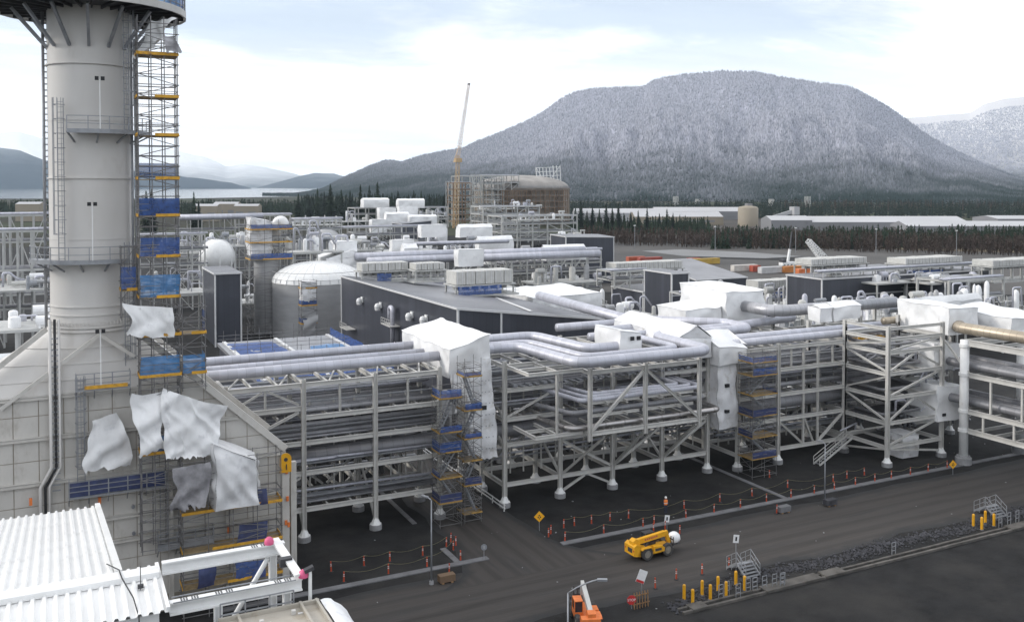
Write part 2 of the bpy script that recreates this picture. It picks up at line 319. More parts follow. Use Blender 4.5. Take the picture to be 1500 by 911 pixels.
def soft_strip(name, rows, m, z):
    """rows: lists of points across the strip; attribute fade = 0 on the outer edges"""
    nv = len(rows[0]); vs = []; fd = []
    for r_ in rows:
        for k, p in enumerate(r_): vs.append((p[0], p[1], z)); fd.append(0.0 if k in (0, nv-1) else 1.0)
    fs = [(i*nv+k, (i+1)*nv+k, (i+1)*nv+k+1, i*nv+k+1) for i in range(len(rows)-1) for k in range(nv-1)]
    fs = [f[::-1] for f in fs]
    me = meshdata(name, vs, fs, m); a = me.attributes.new('fade', 'FLOAT', 'POINT'); a.data.foreach_set('value', fd)
    o = mobj(name, me); o['kind'] = 'structure'; return o
def road_mat(name, stretch):
    m = mat(name, (.047, .041, .037), .8, 0, .38, .5, bump=.35, bscale=3, dirt=(.031, .029, .028), dscale=.5, dlo=.45, dhi=.7, stretch=stretch)
    t = m.node_tree; n = t.nodes; l = t.links; p = n['Principled BSDF']; src = p.inputs['Base Color'].links[0].from_socket
    wv = n.new('ShaderNodeTexWave'); wv.bands_direction = 'Y' if stretch[0] < 1 else 'X'; wv.inputs['Scale'].default_value = .16; wv.inputs['Distortion'].default_value = 2.2; wv.inputs['Detail'].default_value = 4; wv.inputs['Detail Scale'].default_value = .6
    gm = n.new('ShaderNodeMapping'); gm.inputs['Scale'].default_value = (.16, 1, 1) if stretch[0] < 1 else (1, .16, 1); g0 = n.new('ShaderNodeNewGeometry'); l.new(g0.outputs['Position'], gm.inputs[0]); l.new(gm.outputs[0], wv.inputs['Vector'])
    wr = n.new('ShaderNodeMapRange'); wr.inputs[1].default_value = .55; wr.inputs[2].default_value = .95; wr.inputs[3].default_value = 1.08; wr.inputs[4].default_value = .84; l.new(wv.outputs['Fac'], wr.inputs[0])
    wm = n.new('ShaderNodeMix'); wm.data_type = 'RGBA'; wm.blend_type = 'MULTIPLY'; wm.inputs[0].default_value = 1; l.new(src, wm.inputs[6]); l.new(wr.outputs[0], wm.inputs[7]); src = wm.outputs[2]
    at = n.new('ShaderNodeAttribute'); at.attribute_name = 'fade'; g = n.new('ShaderNodeNewGeometry')
    nz = n.new('ShaderNodeTexNoise'); nz.inputs['Scale'].default_value = .7; nz.inputs['Detail'].default_value = 6; l.new(g.outputs['Position'], nz.inputs['Vector'])
    ad = n.new('ShaderNodeMath'); ad.operation = 'ADD'; l.new(at.outputs['Fac'], ad.inputs[0]); l.new(nz.outputs['Fac'], ad.inputs[1])
    mr = n.new('ShaderNodeMapRange'); mr.interpolation_type = 'SMOOTHSTEP'; mr.inputs[1].default_value = .55; mr.inputs[2].default_value = 1.25; l.new(ad.outputs[0], mr.inputs[0])
    mx = n.new('ShaderNodeMix'); mx.data_type = 'RGBA'; l.new(mr.outputs[0], mx.inputs[0]); mx.inputs[6].default_value = (.022, .022, .023, 1); l.new(src, mx.inputs[7]); l.new(mx.outputs[2], p.inputs['Base Color'])
    return m
rows = []
for i in range(61):
    x = -30 + i*3.0; w = .5*math.sin(i*.9)+.3*math.sin(i*2.3)
    rows.append([(x, 66.6+w), (x, 68.8+w), (x, 72), (x, 76.4-w*.4), (x, 78.4-w*.4)])
soft_strip('dirt_road', rows, road_mat('compacted_dirt', (.12, 1.6, 1)), 0.006)
rows = []
for i in range(28):
    y = 75.5 + i*2.2; fl = 5.0*math.exp(-(y-75.5)/3.0); w = .3*math.sin(i*1.7)
    rows.append([(35.6-fl+w, y), (37.2-fl*.8+w, y), (40.5, y), (43.2+fl*.8+w*.5, y), (44.6+fl+w*.5, y)])
soft_strip('side_road', rows, road_mat('compacted_dirt_side', (1.6, .12, 1)), 0.010)

M_TRENCH = mat('dirty_trench_concrete', (.10, .092, .083), .85, 0, .3, .6, dirt=(.05, .045, .04), dscale=.8, dlo=.45, dhi=.7)
def kerb(name, lo, hi): b = MB(); b.box(lo, hi); o = b.build(name, M_TRENCH if name.startswith('trench') else M_CONCD); o['kind'] = 'structure'; return o
kerb('kerb', (12.0, 80.0, -.05), (37.3, 80.75, .09)); kerb('kerb', (45.4, 79.9, -.05), (131, 80.65, .09))
kerb('kerb', (74.75, 80.66, -.05), (75.35, 124, .07)); kerb('kerb', (34.0, 80.76, -.05), (34.6, 84.5, .07)); kerb('kerb', (33.9, 92, -.05), (34.4, 124, .07))
for y0, y1, zt in ((62.35, 62.62, .22), (63.05, 63.3, .2)):
    x = 47.0
    while x < 150:
        kerb('trench_kerb', (x, y0, -.05), (x+8.0, y1, zt + random.uniform(-.02, .02))); x += 8.03
for i, (x, w) in enumerate(((48.0, 1.6), (56.0, 6.5), (63.0, 2.5), (89.0, 4.0))): kerb('trench_cover', (x, 62.3, .1), (x+w, 63.45, .27))
b = MB()
for i in range(5200):
    x = random.uniform(46.5, 135); t = random.gauss(0, .6); y = 65.4 + 1.5*math.exp(-(x-46.5)/5)*-1 + t + .3*math.sin(x*.35); s = random.uniform(.06, .19)
    vs = [Vector((random.uniform(.6, 1)*a, random.uniform(.6, 1)*c, random.uniform(.5, .9)*d))*s for a, c, d in ((1,0,0),(-1,0,0),(0,1,0),(0,-1,0),(0,0,1),(0,0,-1))]
    b.add([v+Vector((x, y, s*.4)) for v in vs], [(0,2,4),(2,1,4),(1,3,4),(3,0,4),(2,0,5),(1,2,5),(3,1,5),(0,3,5)])
tag(b.build('riprap_gravel', M_ROCK, None, (47, 65, 0)), 'strip of loose dark rock lining the ditch beside the dirt road', 'gravel', None, 'stuff')

# ================================================================== lake
def pd(px, dep, z=0.0):
    p = EYE + (HF + RT*((px-CXP)/FPX))*dep; return Vector((p.x, p.y, z))
m = mat('lake_water', (.04, .05, .055), .12, 0, .1, .002, bump=.12, bscale=.02)
sheet('lake', [pd(-500, 2350), pd(250, 2300), pd(330, 2480), pd(430, 2700), pd(700, 4000), pd(700, 12500), pd(-500, 12500)], -0.1, m)

# ================================================================== mountains
def vnoise(x, y, seed):
    """value noise on numpy arrays"""
    xi = np.floor(x).astype(int); yi = np.floor(y).astype(int); xf = x-xi; yf = y-yi; xf = xf*xf*(3-2*xf); yf = yf*yf*(3-2*yf)
    def h(a, c):
        v = np.sin(a*127.1+c*311.7+seed*74.7)*43758.5453; return v-np.floor(v)
    return (h(xi, yi)*(1-xf)+h(xi+1, yi)*xf)*(1-yf)+(h(xi, yi+1)*(1-xf)+h(xi+1, yi+1)*xf)*yf
def fbm(x, y, seed, o=4):
    s = 0; a = .5
    for k in range(o): s = s+a*(vnoise(x*2**k, y*2**k, seed+k)-.5); a *= .5
    return s
class Mountain:
    def __init__(s, sky_line, dr, db, seed, amp, power=1.0):
        s.px = np.array([p[0] for p in sky_line], float); s.py = np.array([p[1] for p in sky_line], float)
        s.dr = dr; s.db = db; s.seed = seed; s.amp = amp; s.power = power
    def point(s, px, t):
        dr = np.interp(px, *s.dr); db = np.interp(px, *s.db); dep = db+(dr-db)*t
        zr = CAMZ+(270-np.interp(px, s.px, s.py)+1.6*fbm(px*.08, px*0+.3, s.seed+21, 4))/FPX*dr
        tt = np.minimum(t, 1); prof = tt**s.power*(1-.18*np.sin(tt*math.pi)); prof = np.where(t > 1, 1-(t-1)*1.2, prof)
        env = np.sin(np.clip(t, 0, 1)*math.pi)*(1.15-.8*np.clip(t, 0, 1))
        n = fbm(px*.012, t*2.2, s.seed, 5)*1.5 + (.5-np.abs(fbm(px*.028+t*1.0, t*2.4, s.seed+9, 4))*2.6)*.5
        z = zr*prof + zr*s.amp*env*n + fbm(px*.09, t*9, s.seed+3, 3)*zr*.03*env
        u = (px-CXP)/FPX
        return np.stack([(HF.x+RT.x*u)*dep, (HF.y+RT.y*u)*dep, z-3.0*(t <= 0)], -1)
    def mesh(s, name, x0, x1, nx, nt_, m):
        P = s.point(*np.meshgrid(np.linspace(x0, x1, nx), np.linspace(0, 1.35, nt_), indexing='xy')); vs = P.reshape(-1, 3)
        i = np.arange(nt_-1)[:, None]*nx+np.arange(nx-1)[None, :]; fs = np.stack([i, i+1, i+1+nx, i+nx], -1).reshape(-1, 4)
        me = bpy.data.meshes.new(name); me.from_pydata(vs.tolist(), [], fs.tolist()); me.materials.append(m); me.polygons.foreach_set('use_smooth', [True]*len(fs)); me.update()
        o = mobj(name, me); o['kind'] = 'structure'; return o
def snow_mat(name, green, snow, z0, z1, jit, scale, mixmax=1.0, tree=True):
    """bare or wooded slope: snow cover grows with altitude, broken up by noise"""
    m = bpy.data.materials.new(name); m.use_nodes = True; t = m.node_tree; n = t.nodes; l = t.links; p = n['Principled BSDF']; p.inputs['Roughness'].default_value = .9; p.inputs['Specular IOR Level'].default_value = .1
    g = n.new('ShaderNodeNewGeometry'); sp = n.new('ShaderNodeSeparateXYZ'); l.new(g.outputs['Position'], sp.inputs[0])
    nz = n.new('ShaderNodeTexNoise'); nz.inputs['Scale'].default_value = scale; nz.inputs['Detail'].default_value = 8; nz.inputs['Roughness'].default_value = .65; l.new(g.outputs['Position'], nz.inputs['Vector'])
    mm = n.new('ShaderNodeMath'); mm.operation = 'MULTIPLY_ADD'; l.new(nz.outputs['Fac'], mm.inputs[0]); mm.inputs[1].default_value = jit; l.new(sp.outputs['Z'], mm.inputs[2])
    mr = n.new('ShaderNodeMapRange'); mr.inputs[1].default_value = z0+jit*.5; mr.inputs[2].default_value = z1+jit*.5; mr.inputs[4].default_value = mixmax; l.new(mm.outputs[0], mr.inputs[0]); fac = mr.outputs[0]
    if tree:
        at = n.new('ShaderNodeAttribute'); at.attribute_name = 'frost'
        k = n.new('ShaderNodeMath'); k.operation = 'MULTIPLY'; l.new(fac, k.inputs[0]); l.new(at.outputs['Fac'], k.inputs[1]); fac = k.outputs[0]
    mx = n.new('ShaderNodeMix'); mx.data_type = 'RGBA'; l.new(fac, mx.inputs[0]); mx.inputs[6].default_value = (*green, 1); mx.inputs[7].default_value = (*snow, 1); l.new(mx.outputs[2], p.inputs['Base Color'])
    return m
def tree_mass(name, P, hgt, m, label, wr=.17, frost=None, sides=5, cat='forest'):
    """a wood that reads as one mass: one mesh of many small pointed crowns"""
    n = len(P); ang = np.arange(sides)*2*math.pi/sides; rot = NP.uniform(0, 6.28, n); h = hgt*NP.uniform(.6, 1.25, n); rad = h*wr*NP.uniform(.8, 1.3, n)
    ring = np.stack([P[:, 0, None]+rad[:, None]*np.cos(ang+rot[:, None])*NP.uniform(.7, 1.2, (n, sides)), P[:, 1, None]+rad[:, None]*np.sin(ang+rot[:, None])*NP.uniform(.7, 1.2, (n, sides)), np.repeat((P[:, 2]+h*.05)[:, None], sides, 1)], -1)
    tip = np.stack([P[:, 0]+NP.uniform(-.05, .05, n)*h, P[:, 1]+NP.uniform(-.05, .05, n)*h, P[:, 2]+h], -1)[:, None]
    V = np.concatenate([ring, tip], 1).reshape(-1, 3).astype(np.float32); k = np.arange(sides)
    F = (np.arange(n)*(sides+1))[:, None, None]+np.stack([k, (k+1) % sides, np.full(sides, sides)], -1)[None]; F = F.reshape(-1, 3).astype(np.int32)
    me = bpy.data.meshes.new(name); me.vertices.add(len(V)); me.vertices.foreach_set('co', V.ravel()); me.loops.add(F.size); me.loops.foreach_set('vertex_index', F.ravel())
    me.polygons.add(len(F)); me.polygons.foreach_set('loop_start', np.arange(0, F.size, 3, dtype=np.int32)); me.update(); me.validate(); me.materials.append(m)
    a = me.attributes.new('frost', 'FLOAT', 'POINT'); fr = NP.uniform(.25, 1.0, n) if frost is None else frost
    fv = np.repeat(fr[:, None], sides+1, 1); fv[:, :sides] *= .75; a.data.foreach_set('value', fv.ravel().astype(np.float32))
    o = mobj(name, me); return tag(o, label, cat, None, 'stuff')

MAIN = Mountain([(380,292),(430,287),(470,279),(510,258),(540,244),(567,235),(590,238),(620,228),(650,222),(680,217),(700,207),(730,196),(767,180),(790,168),(807,155),(825,143),(842,136),(870,130),(905,129),(943,127),(952,121),(962,116),(1000,110),(1060,105),(1110,107),(1150,115),(1200,122),(1245,128),(1270,140),(1300,158),(1330,178),(1360,200),(1400,222),(1440,240),(1480,256),(1520,268),(1600,282)],
                ([380, 560, 760, 1600], [3600, 4600, 4400, 4200]), ([380, 650, 1600], [3000, 2100, 1650]), 3, .26, .92)
M_SNOWG = snow_mat('snowy_slope', (.028, .04, .038), (.42, .42, .49), -30, 150, 220, .0045, .92, False)
MAIN.mesh('mountain', 380, 1600, 260, 90, M_SNOWG)
n = 170000; px = NP.uniform(385, 1560, n); t = NP.uniform(0.0, 1.0, n)**1.0
P = MAIN.point(px, t); P[:, 2] -= 1
M_FROST = snow_mat('frosted_conifers', (.020, .036, .034), (.54, .54, .62), -5, 150, 230, .0045, .97)
tree_mass('mountain_forest', P, 10.5, M_FROST, 'snow-dusted conifer forest covering the long flat-topped mountain', .21, NP.uniform(.4, 1.0, n)*np.interp(px, [450, 640, 800, 1600], [.5, .65, 1, 1]), 4)
MB2 = Mountain([(1280,190),(1320,172),(1360,170),(1390,167),(1420,165),(1440,152),(1470,144),(1500,141),(1540,146),(1620,175)], ([1280, 1620], [8200, 8200]), ([1280, 1620], [4600, 4600]), 11, .14, 1.0)
MB2.mesh('mountain', 1280, 1620, 110, 60, snow_mat('snowy_far_slope', (.06, .075, .085), (.62, .60, .60), -60, 360, 420, .0024, .95, False))
n = 24000; P = MB2.point(NP.uniform(1290, 1600, n), NP.uniform(.1, .9, n))
tree_mass('mountain_forest', P, 13, M_FROST, 'frosted forest on the paler second mountain at the right edge', .2, NP.uniform(.6, 1, n))
SPUR = Mountain([(-160,205),(-20,212),(30,219),(66,234),(130,243),(200,250),(265,258),(300,262),(340,268),(365,275),(380,281)], ([-160, 400], [8200, 8200]), ([-160, 400], [7000, 7000]), 21, .12, .8)
SPUR.mesh('mountain', -160, 380, 120, 30, snow_mat('wooded_spur', (.016, .032, .050), (.4, .42, .45), 200, 460, 200, .003, .7, False))
PEAK = Mountain([(-200,196),(-20,196),(30,193),(66,204),(140,211),(200,208),(265,222),(300,230),(318,237),(330,244),(360,241),(385,244),(400,248),(430,254),(470,268),(500,280)], ([-200, 560], [12200, 12200]), ([-200, 560], [9600, 9600]), 31, .2, .9)
PEAK.mesh('mountain', -200, 500, 150, 40, snow_mat('snow_peaks', (.05, .07, .09), (.85, .85, .85), -60, 330, 330, .002, .95, False))
MID = Mountain([(355,283),(380,274),(410,266),(440,257),(460,253),(490,254),(505,258),(540,262),(600,274)], ([340, 620], [9600, 9600]), ([340, 620], [8300, 8300]), 41, .15, .8)
MID.mesh('mountain', 355, 600, 70, 30, snow_mat('blue_hills', (.03, .045, .06), (.6, .62, .65), 60, 300, 200, .003, .6, False))

# ================================================================== woods on the plain
def scatter(pxlo, pxhi, dlo, dhi, n):
    px = NP.uniform(pxlo, pxhi, n); d = NP.uniform(dlo, dhi, n); u = (px-CXP)/FPX
    return np.stack([(HF.x+RT.x*u)*d, (HF.y+RT.y*u)*d, np.full(n, -.3)], -1)
M_CONI = mat('conifer_needles', (.022, .034, .022), .9, 0, .45, .12, spec=.1)
M_CONI2 = mat('darker_conifer_needles', (.017, .026, .020), .9, 0, .4, .15, spec=.1)
M_BARK = mat('bark', (.055, .045, .038), .9, 0, .25, 1)
M_TWIG = mat('bare_twigs', (.085, .064, .053), .9, 0, .4, .25, spec=.1)
M_TWIG2 = mat('grey_bare_twigs', (.10, .085, .07), .9, 0, .35, .25, spec=.1)
def needle_mass(name, P, hgt, m, label, layers=6):
    """a mass of conifers built from ragged rings of drooping needle fans"""
    n = len(P); h = hgt*NP.uniform(.62, 1.2, n); V = []; F = []; base = 0
    for i in range(n):
        x, y, z = P[i]; H_ = h[i]; w = H_*random.uniform(.13, .19)
        for j in range(layers):
            f = j/layers; zz = z+H_*(.06+.86*f); rr = w*(1-f)*random.uniform(.85, 1.2)+.2; a0 = random.random()*6.3; c = (x, y, zz+H_*.2*(1-.4*f)); V.append(c); ci = base; base += 1
            k = 5
            for q in range(k):
                a = a0+q*6.283/k; r2 = rr*random.uniform(.6, 1.25); V.append((x+r2*math.cos(a), y+r2*math.sin(a), zz-random.uniform(0, .05)*H_)); base += 1
            for q in range(k): F.append((ci, ci+1+q, ci+1+(q+1) % k))
    me = bpy.data.meshes.new(name); me.from_pydata(V, [], F); me.materials.append(m); me.update(); return tag(mobj(name, me), label, 'forest', None, 'stuff')
def bare_mass(name, P, hgt, m, label):
    """leafless broadleaf wood: trunks and sprays of fine twigs"""
    V = []; F = []
    for x, y, z in P:
        H_ = hgt*random.uniform(.45, 1.2); w = .10
        def sl(a, c, ww):
            b_ = len(V); d = RT*ww; V.extend([a-d, a+d, c]); F.append((b_, b_+1, b_+2))
        p = Vector((x, y, z)); top = p+Vector((random.uniform(-.05, .05)*H_, random.uniform(-.05, .05)*H_, H_*.95)); sl(p, top, w*1.4)
        for k in range(34):
            f = random.uniform(.12, .95); s0 = p.lerp(top, f); a = random.random()*6.3; l_ = H_*random.uniform(.10, .24)*(1.15-f*.5)
            sl(s0, s0+Vector((math.cos(a)*l_*.8, math.sin(a)*l_*.8, l_*random.uniform(.4, 1.1))), w*random.uniform(1.0, 2.6))
    me = bpy.data.meshes.new(name); me.from_pydata(V, [], F); me.materials.append(m); me.update(); return tag(mobj(name, me), label, 'woods', None, 'stuff')
needle_mass('conifer_belt', scatter(-60, 470, 1050, 1330, 1500), 17, M_CONI, 'low dark conifer belt between the plant and the lake shore', 4)
needle_mass('conifer_belt', np.concatenate([scatter(440, 680, 900, 1300, 500)]), 24, M_CONI2, 'dark conifer wood behind the plant below the green mountain shoulder', 5)
needle_mass('conifer_belt', np.concatenate([scatter(835, 1040, 660, 760, 320), scatter(1040, 1560, 515, 600, 760)]), 11, M_CONI, 'dark green conifer belt in front of the long white sheds', 5)
b_ = scatter(850, 1560, 445, 600, 4200); b_ = np.array([p for p in b_ if (p[0]*HF.x+p[1]*HF.y) > 548-max(0, (p[0]*RT.x+p[1]*RT.y)-50)*.42 and (p[0]*HF.x+p[1]*HF.y) < 592-max(0, (p[0]*RT.x+p[1]*RT.y)-50)*.30])
sheet('wood_floor', [pd(845, 545), pd(1000, 525), pd(1250, 475), pd(1560, 430), pd(1560, 900), pd(830, 1000)], -.05, mat('wood_floor_litter', (.040, .032, .025), .9, 0, .4, .05))
bare_mass('bare_woods', b_, 9.5, M_TWIG, 'brown leafless wood along the far edge of the gravel yard')
bare_mass('bare_woods', scatter(1150, 1540, 590, 625, 300), 8, M_TWIG2, 'greyish leafless trees among the conifers before the white sheds')
needle_mass('conifer_belt', np.concatenate([scatter(830, 1570, 1330, 1640, 1300), scatter(830, 1570, 980, 1330, 1900)]), 13, M_CONI2, 'dark conifer band at the mountain foot behind the white sheds', 3)
bare_mass('bare_woods', scatter(1150, 1500, 1250, 1330, 260), 14, M_TWIG, 'reddish leafless trees at the mountain foot behind the white sheds')

def conifer_mesh(seed, H_=1.0):
    rnd = random.Random(seed); V = []; F = []
    for j in range(26):
        f = j/26; zz = .06+.9*f; rr = .215*(1-f)**.85*rnd.uniform(.75, 1.15)+.01; k = 9 if f < .6 else 6
        for q in range(k):
            a = q*6.283/k+rnd.uniform(-.4, .4)+j*.7; r2 = rr*rnd.uniform(.55, 1.2); w = rr*.28; ca, sa = math.cos(a), math.sin(a); b_ = len(V)
            V += [(0, 0, zz+.03), (ca*r2*.55-sa*w, sa*r2*.55+ca*w, zz-.01), (ca*r2, sa*r2, zz-.035*rnd.uniform(.3, 1.6)), (ca*r2*.55+sa*w, sa*r2*.55-ca*w, zz-.01)]
            F += [(b_, b_+1, b_+2), (b_, b_+2, b_+3)]
    return meshdata('conifer_crown', V, F, M_CONI2 if seed % 2 else M_CONI)
CROWNS = [conifer_mesh(s) for s in range(6)]
tb = MB().tube((0, 0, 0), (0, 0, .9), .014, 6, .002); TRUNK = meshdata('conifer_trunk', tb.v, tb.f, M_BARK)
def conifer(p, h, label, group, k):
    e = empty('conifer_tree', p, label, 'tree', group); S = Matrix.Translation(Vector(p)) @ Matrix.Rotation(k*1.3, 4, 'Z') @ Matrix.Diagonal((h*random.uniform(.85, 1.2), h*random.uniform(.85, 1.2), h, 1))
    mobj('trunk', TRUNK, e, S); mobj('crown', CROWNS[k % 6], e, S)
def conifer_row(spec, group, fmt):
    spec = sorted(spec)
    for k, (px, ty, dep) in enumerate(spec):
        p = pd(px, dep, -.3); h = (CAMZ+(270-ty)/FPX*dep+.3)*random.uniform(.84, 1.14)
        conifer(p, h, fmt % ORD[k], group, k)
conifer_row([(437,279,850),(453,284,860),(465,276,840),(475,281,870),(484,272,830),(492,280,860),(500,276,880),(513,268,800),(528,272,820),(541,274,850),(553,270,820),(561,276,860),(574,281,850),(583,274,840),(597,279,860),(606,270,830),(617,277,850),(629,275,830),(640,279,850),(650,276,840)], 'tall conifers behind the plant', 'tall dark conifer against the mountain shoulder, %s from the lake end of the row')
conifer_row([(843,297,700),(851,292,690),(860,302,710),(868,296,690),(878,303,715),(888,298,700),(897,305,700),(906,300,690),(914,308,710),(924,304,700),(935,310,700),(948,307,690),(957,313,710),(966,309,690),(977,304,680),(986,311,690),(996,308,690)], 'conifers at the wood edge beyond the dark shed', 'dark conifer at the wood edge, %s from the tank side of the row')
conifer_row([(284,283,640),(291,290,650)], 'conifers by the lake shore', 'lone dark conifer beside the scaffold tower, %s from the stack')
conifer_row([(222,268,600),(214,276,620)], 'conifers behind the scaffold', 'conifer seen through the scaffold tower, %s from the stack')
# ================================================================== pipe rack builder
PIER = MB().lathe((0, 0, 0), [(.001, .55), (.62, .55), (.66, .5), (.66, -.1)], 16); PIER = meshdata('pier', PIER.v, PIER.f, M_CONC)
SHOE = MB().lathe((0, 0, 0), [(.001, 1.15), (.27, 1.15), (.5, .62), (.62, .60), (.62, .551), (.001, .551)], 8); SHOE = meshdata('base_plate', SHOE.v, SHOE.f, M_WHITE)
def column(rk, x, y, z1, w=.44, pier=True, z0=0.56, m=None):
    member('column', (x, y, z0), (x, y, z1), w, w, m or M_STEEL, rk)
    if pier:
        mobj('pier', PIER, rk, Matrix.Translation((x, y, 0))); mobj('base_plate', SHOE, rk, Matrix.Translation((x, y, 0)))
def brace(rk, p, q, kind, w=.26, m=None):
    p, q = Vector(p), Vector(q); m = m or M_STEEL; lo, hi = Vector(p), Vector(q)
    a0 = p; a1 = Vector((q.x, q.y, p.z)); b0 = Vector((p.x, p.y, q.z)); b1 = q; mt = (b0+b1)/2; mb_ = (a0+a1)/2
    segs = {'/': [(a0, b1)], '\\': [(b0, a1)], 'X': [(a0, b1), (b0, a1)], 'A': [(a0, mt), (mt, a1)], 'V': [(b0, mb_), (mb_, b1)]}[kind]
    for i, (s, e) in enumerate(segs):
        d = (e-s).normalized(); off = Vector((0, 0, .004*i)); member('brace', s+d*.3+off, e-d*.3+off, w, w, m, rk)
def rack(label, xs, ys, lv, ztop, group='pipe rack modules along the road', pier=True, wb=.28, hb=.46, sec=2, joist_lv=None, wcol=.44, skipx=(), skipy=(), m=None, name='pipe_rack'):
    m = m or M_STEEL
    rk = empty(name, (xs[0], ys[0], 0), label, 'pipe rack', group)
    for i, x in enumerate(xs):
        for j, y in enumerate(ys): column(rk, x, y, ztop, wcol, pier, m=m)
    g = wcol/2
    for li, z in enumerate(lv):
        for j, y in enumerate(ys):
            for i in range(len(xs)-1):
                if (li, j, i) in skipx: continue
                member('beam', (xs[i]+g, y, z), (xs[i+1]-g, y, z), wb, hb, m, rk)
        for i, x in enumerate(xs):
            for j in range(len(ys)-1):
                if (li, i, j) in skipy: continue
                member('cross_beam', (x, ys[j]+g, z-.03), (x, ys[j+1]-g, z-.03), wb, hb, m, rk)
        if sec and (joist_lv is None or li in joist_lv):
            for i in range(len(xs)-1):
                for s in range(1, sec+1):
                    x = xs[i]+(xs[i+1]-xs[i])*s/(sec+1)
                    for j in range(len(ys)-1): member('joist', (x, ys[j]+wb/2, z), (x, ys[j+1]-wb/2, z), .2, .34, m, rk)
    return rk
def inner_pipes(rk, x0, x1, spec, m_=None):
    for (y, z, r_) in spec: sweep('pipe', [(x0, y, z), (x1, y, z)], r_, m_ or M_JACKD, rk, 10)
def rnd_pipes(seed, ylo, yhi, ztop, n, rlo=.1, rhi=.3):
    q = random.Random(seed); out = []; y = ylo
    while y < yhi and len(out) < n:
        r_ = q.uniform(rlo, rhi); y += r_; out.append((y, ztop+r_+.02, r_)); y += r_+q.uniform(.1, .5)
    return out
YF, YM, YB = 92.5, 98.6, 105.2
# ------------------------------------------------------------------ first module, beside the exhaust casing
XA = [14.9, 22.5, 30.0, 37.2]; LA = [3.2, 6.9, 9.95, 12.5, 15.85]
rk = rack('long pale steel pipe rack running from behind the stack to the stair scaffold', XA, [YF, YM, YB], LA, 16.4, joist_lv=(0, 2, 3, 4), skipx={(3, 0, 0)})
member('beam', (15.1, YF, 13.5), (22.28, YF, 13.5), .28, .46, M_STEEL, rk)
for i, (za, zb) in enumerate(((13.75, 15.6), (12.8, 15.6), (12.8, 15.6))):
    xm = (XA[i]+XA[i+1])/2; member('post', (xm, YF, za), (xm, YF, zb), .2, .2, M_STEEL, rk)
brace(rk, (XA[0]+.2, YF, 13.75), (XA[1]-.2, YF, 15.6), 'A', .2); brace(rk, (XA[0]+.2, YF, 10.2), (XA[1]-.2, YF, 13.25), '/', .26)
brace(rk, (XA[0], YF, 3.45), (XA[1], YF, 6.65), '/', .24)
for i in range(3):
    brace(rk, (XA[i], YM, 3.4), (XA[i+1], YM, 6.7), 'A' if i != 1 else 'V', .24); brace(rk, (XA[i], YB, .8), (XA[i+1], YB, 6.7), 'X' if i == 1 else '/', .26)
    for s in range(3):        # plan bracing in the top frame
        xa, xb = XA[i]+(XA[i+1]-XA[i])*s/3, XA[i]+(XA[i+1]-XA[i])*(s+1)/3
        if s % 2 == i % 2: member('plan_brace', (xa+.2, YF+.3, 15.93), (xb-.2, YM-.3, 15.93), .16, .16, M_STEEL, rk)
for x in XA: brace(rk, (x, YF, .9), (x, YM, 6.6), '/', .24)
inner_pipes(rk, 6, 38, rnd_pipes(1, 93.0, 104.5, 10.2, 16)+rnd_pipes(2, 93.2, 104.5, 12.75, 18, .08, .24)+rnd_pipes(3, 96.2, 104.5, 7.15, 7, .2, .5)+[(94.2, 11.35, .28)])
inner_pipes(rk, 6, 38, rnd_pipes(4, 93.4, 104.5, 3.45, 5, .1, .2))
tray = MB()
for y in (95.4, 97.0, 100.5): tray.box((6, y, 14.6), (38, y+.7, 14.72))
tray.build('cable_tray', M_GALV, rk)
tag(sweep('large_pipe', [(6, 94.6, 8.0), (80, 94.6, 8.0)], .80, M_JACKD, None, 18), 'fat dull grey header pipe low inside the rack along the road', 'pipe')
# ------------------------------------------------------------------ expansion loop module
XB = [45.0, 52.1, 59.2, 66.3, 73.2]; LB = [2.45, 6.9, 9.75, 13.0, 15.75]
rk = rack('steel rack module with a projecting frame that carries the pipe loop', XB, [YF, YM, YB], LB, 16.3, joist_lv=(2, 3, 4), skipx={(2, 0, 1), (2, 0, 2), (3, 0, 1), (3, 0, 2)})
brace(rk, (XB[1], YF, 2.7), (XB[2], YF, 6.7), '\\', .3); brace(rk, (XB[2], YF, 2.7), (XB[3], YF, 6.7), '/', .26); brace(rk, (XB[3], YF, 2.7), (XB[4], YF, 6.7), '/', .3)
brace(rk, (XB[1]+.2, YF, .7), (XB[2]-.2, YF, 2.3), 'A', .24)
member('brace', (XB[1]+.3, YF, 2.7), (54.2, 86.3, 8.2), .26, .26, M_STEEL, rk); member('brace', (XB[3]+.2, YF, 2.8), (66.6, 86.3, 8.2), .26, .26, M_STEEL, rk); member('brace', (XB[2]+.2, YF, 2.8), (59.4, 86.3, 8.2), .26, .26, M_STEEL, rk)
for i in range(4):
    brace(rk, (XB[i], YM, 2.7), (XB[i+1], YM, 6.7), '/\\XA'[i], .24); brace(rk, (XB[i], YB, .8), (XB[i+1], YB, 6.7), 'X/\\X'[i], .26)
for i, x in enumerate(XB): brace(rk, (x, YF, 2.7), (x, YM, 6.6), '/' if i % 2 else '\\', .24)
for s in (0, 1):
    brace(rk, (XB[0]-.05, YF, 6.9+s*3), (XB[0]-.05, YM, 9.7+s*3), '/', .2)
brace(rk, (XB[0], YF, 9.9), (XB[1], YF, 12.8), '/', .22)
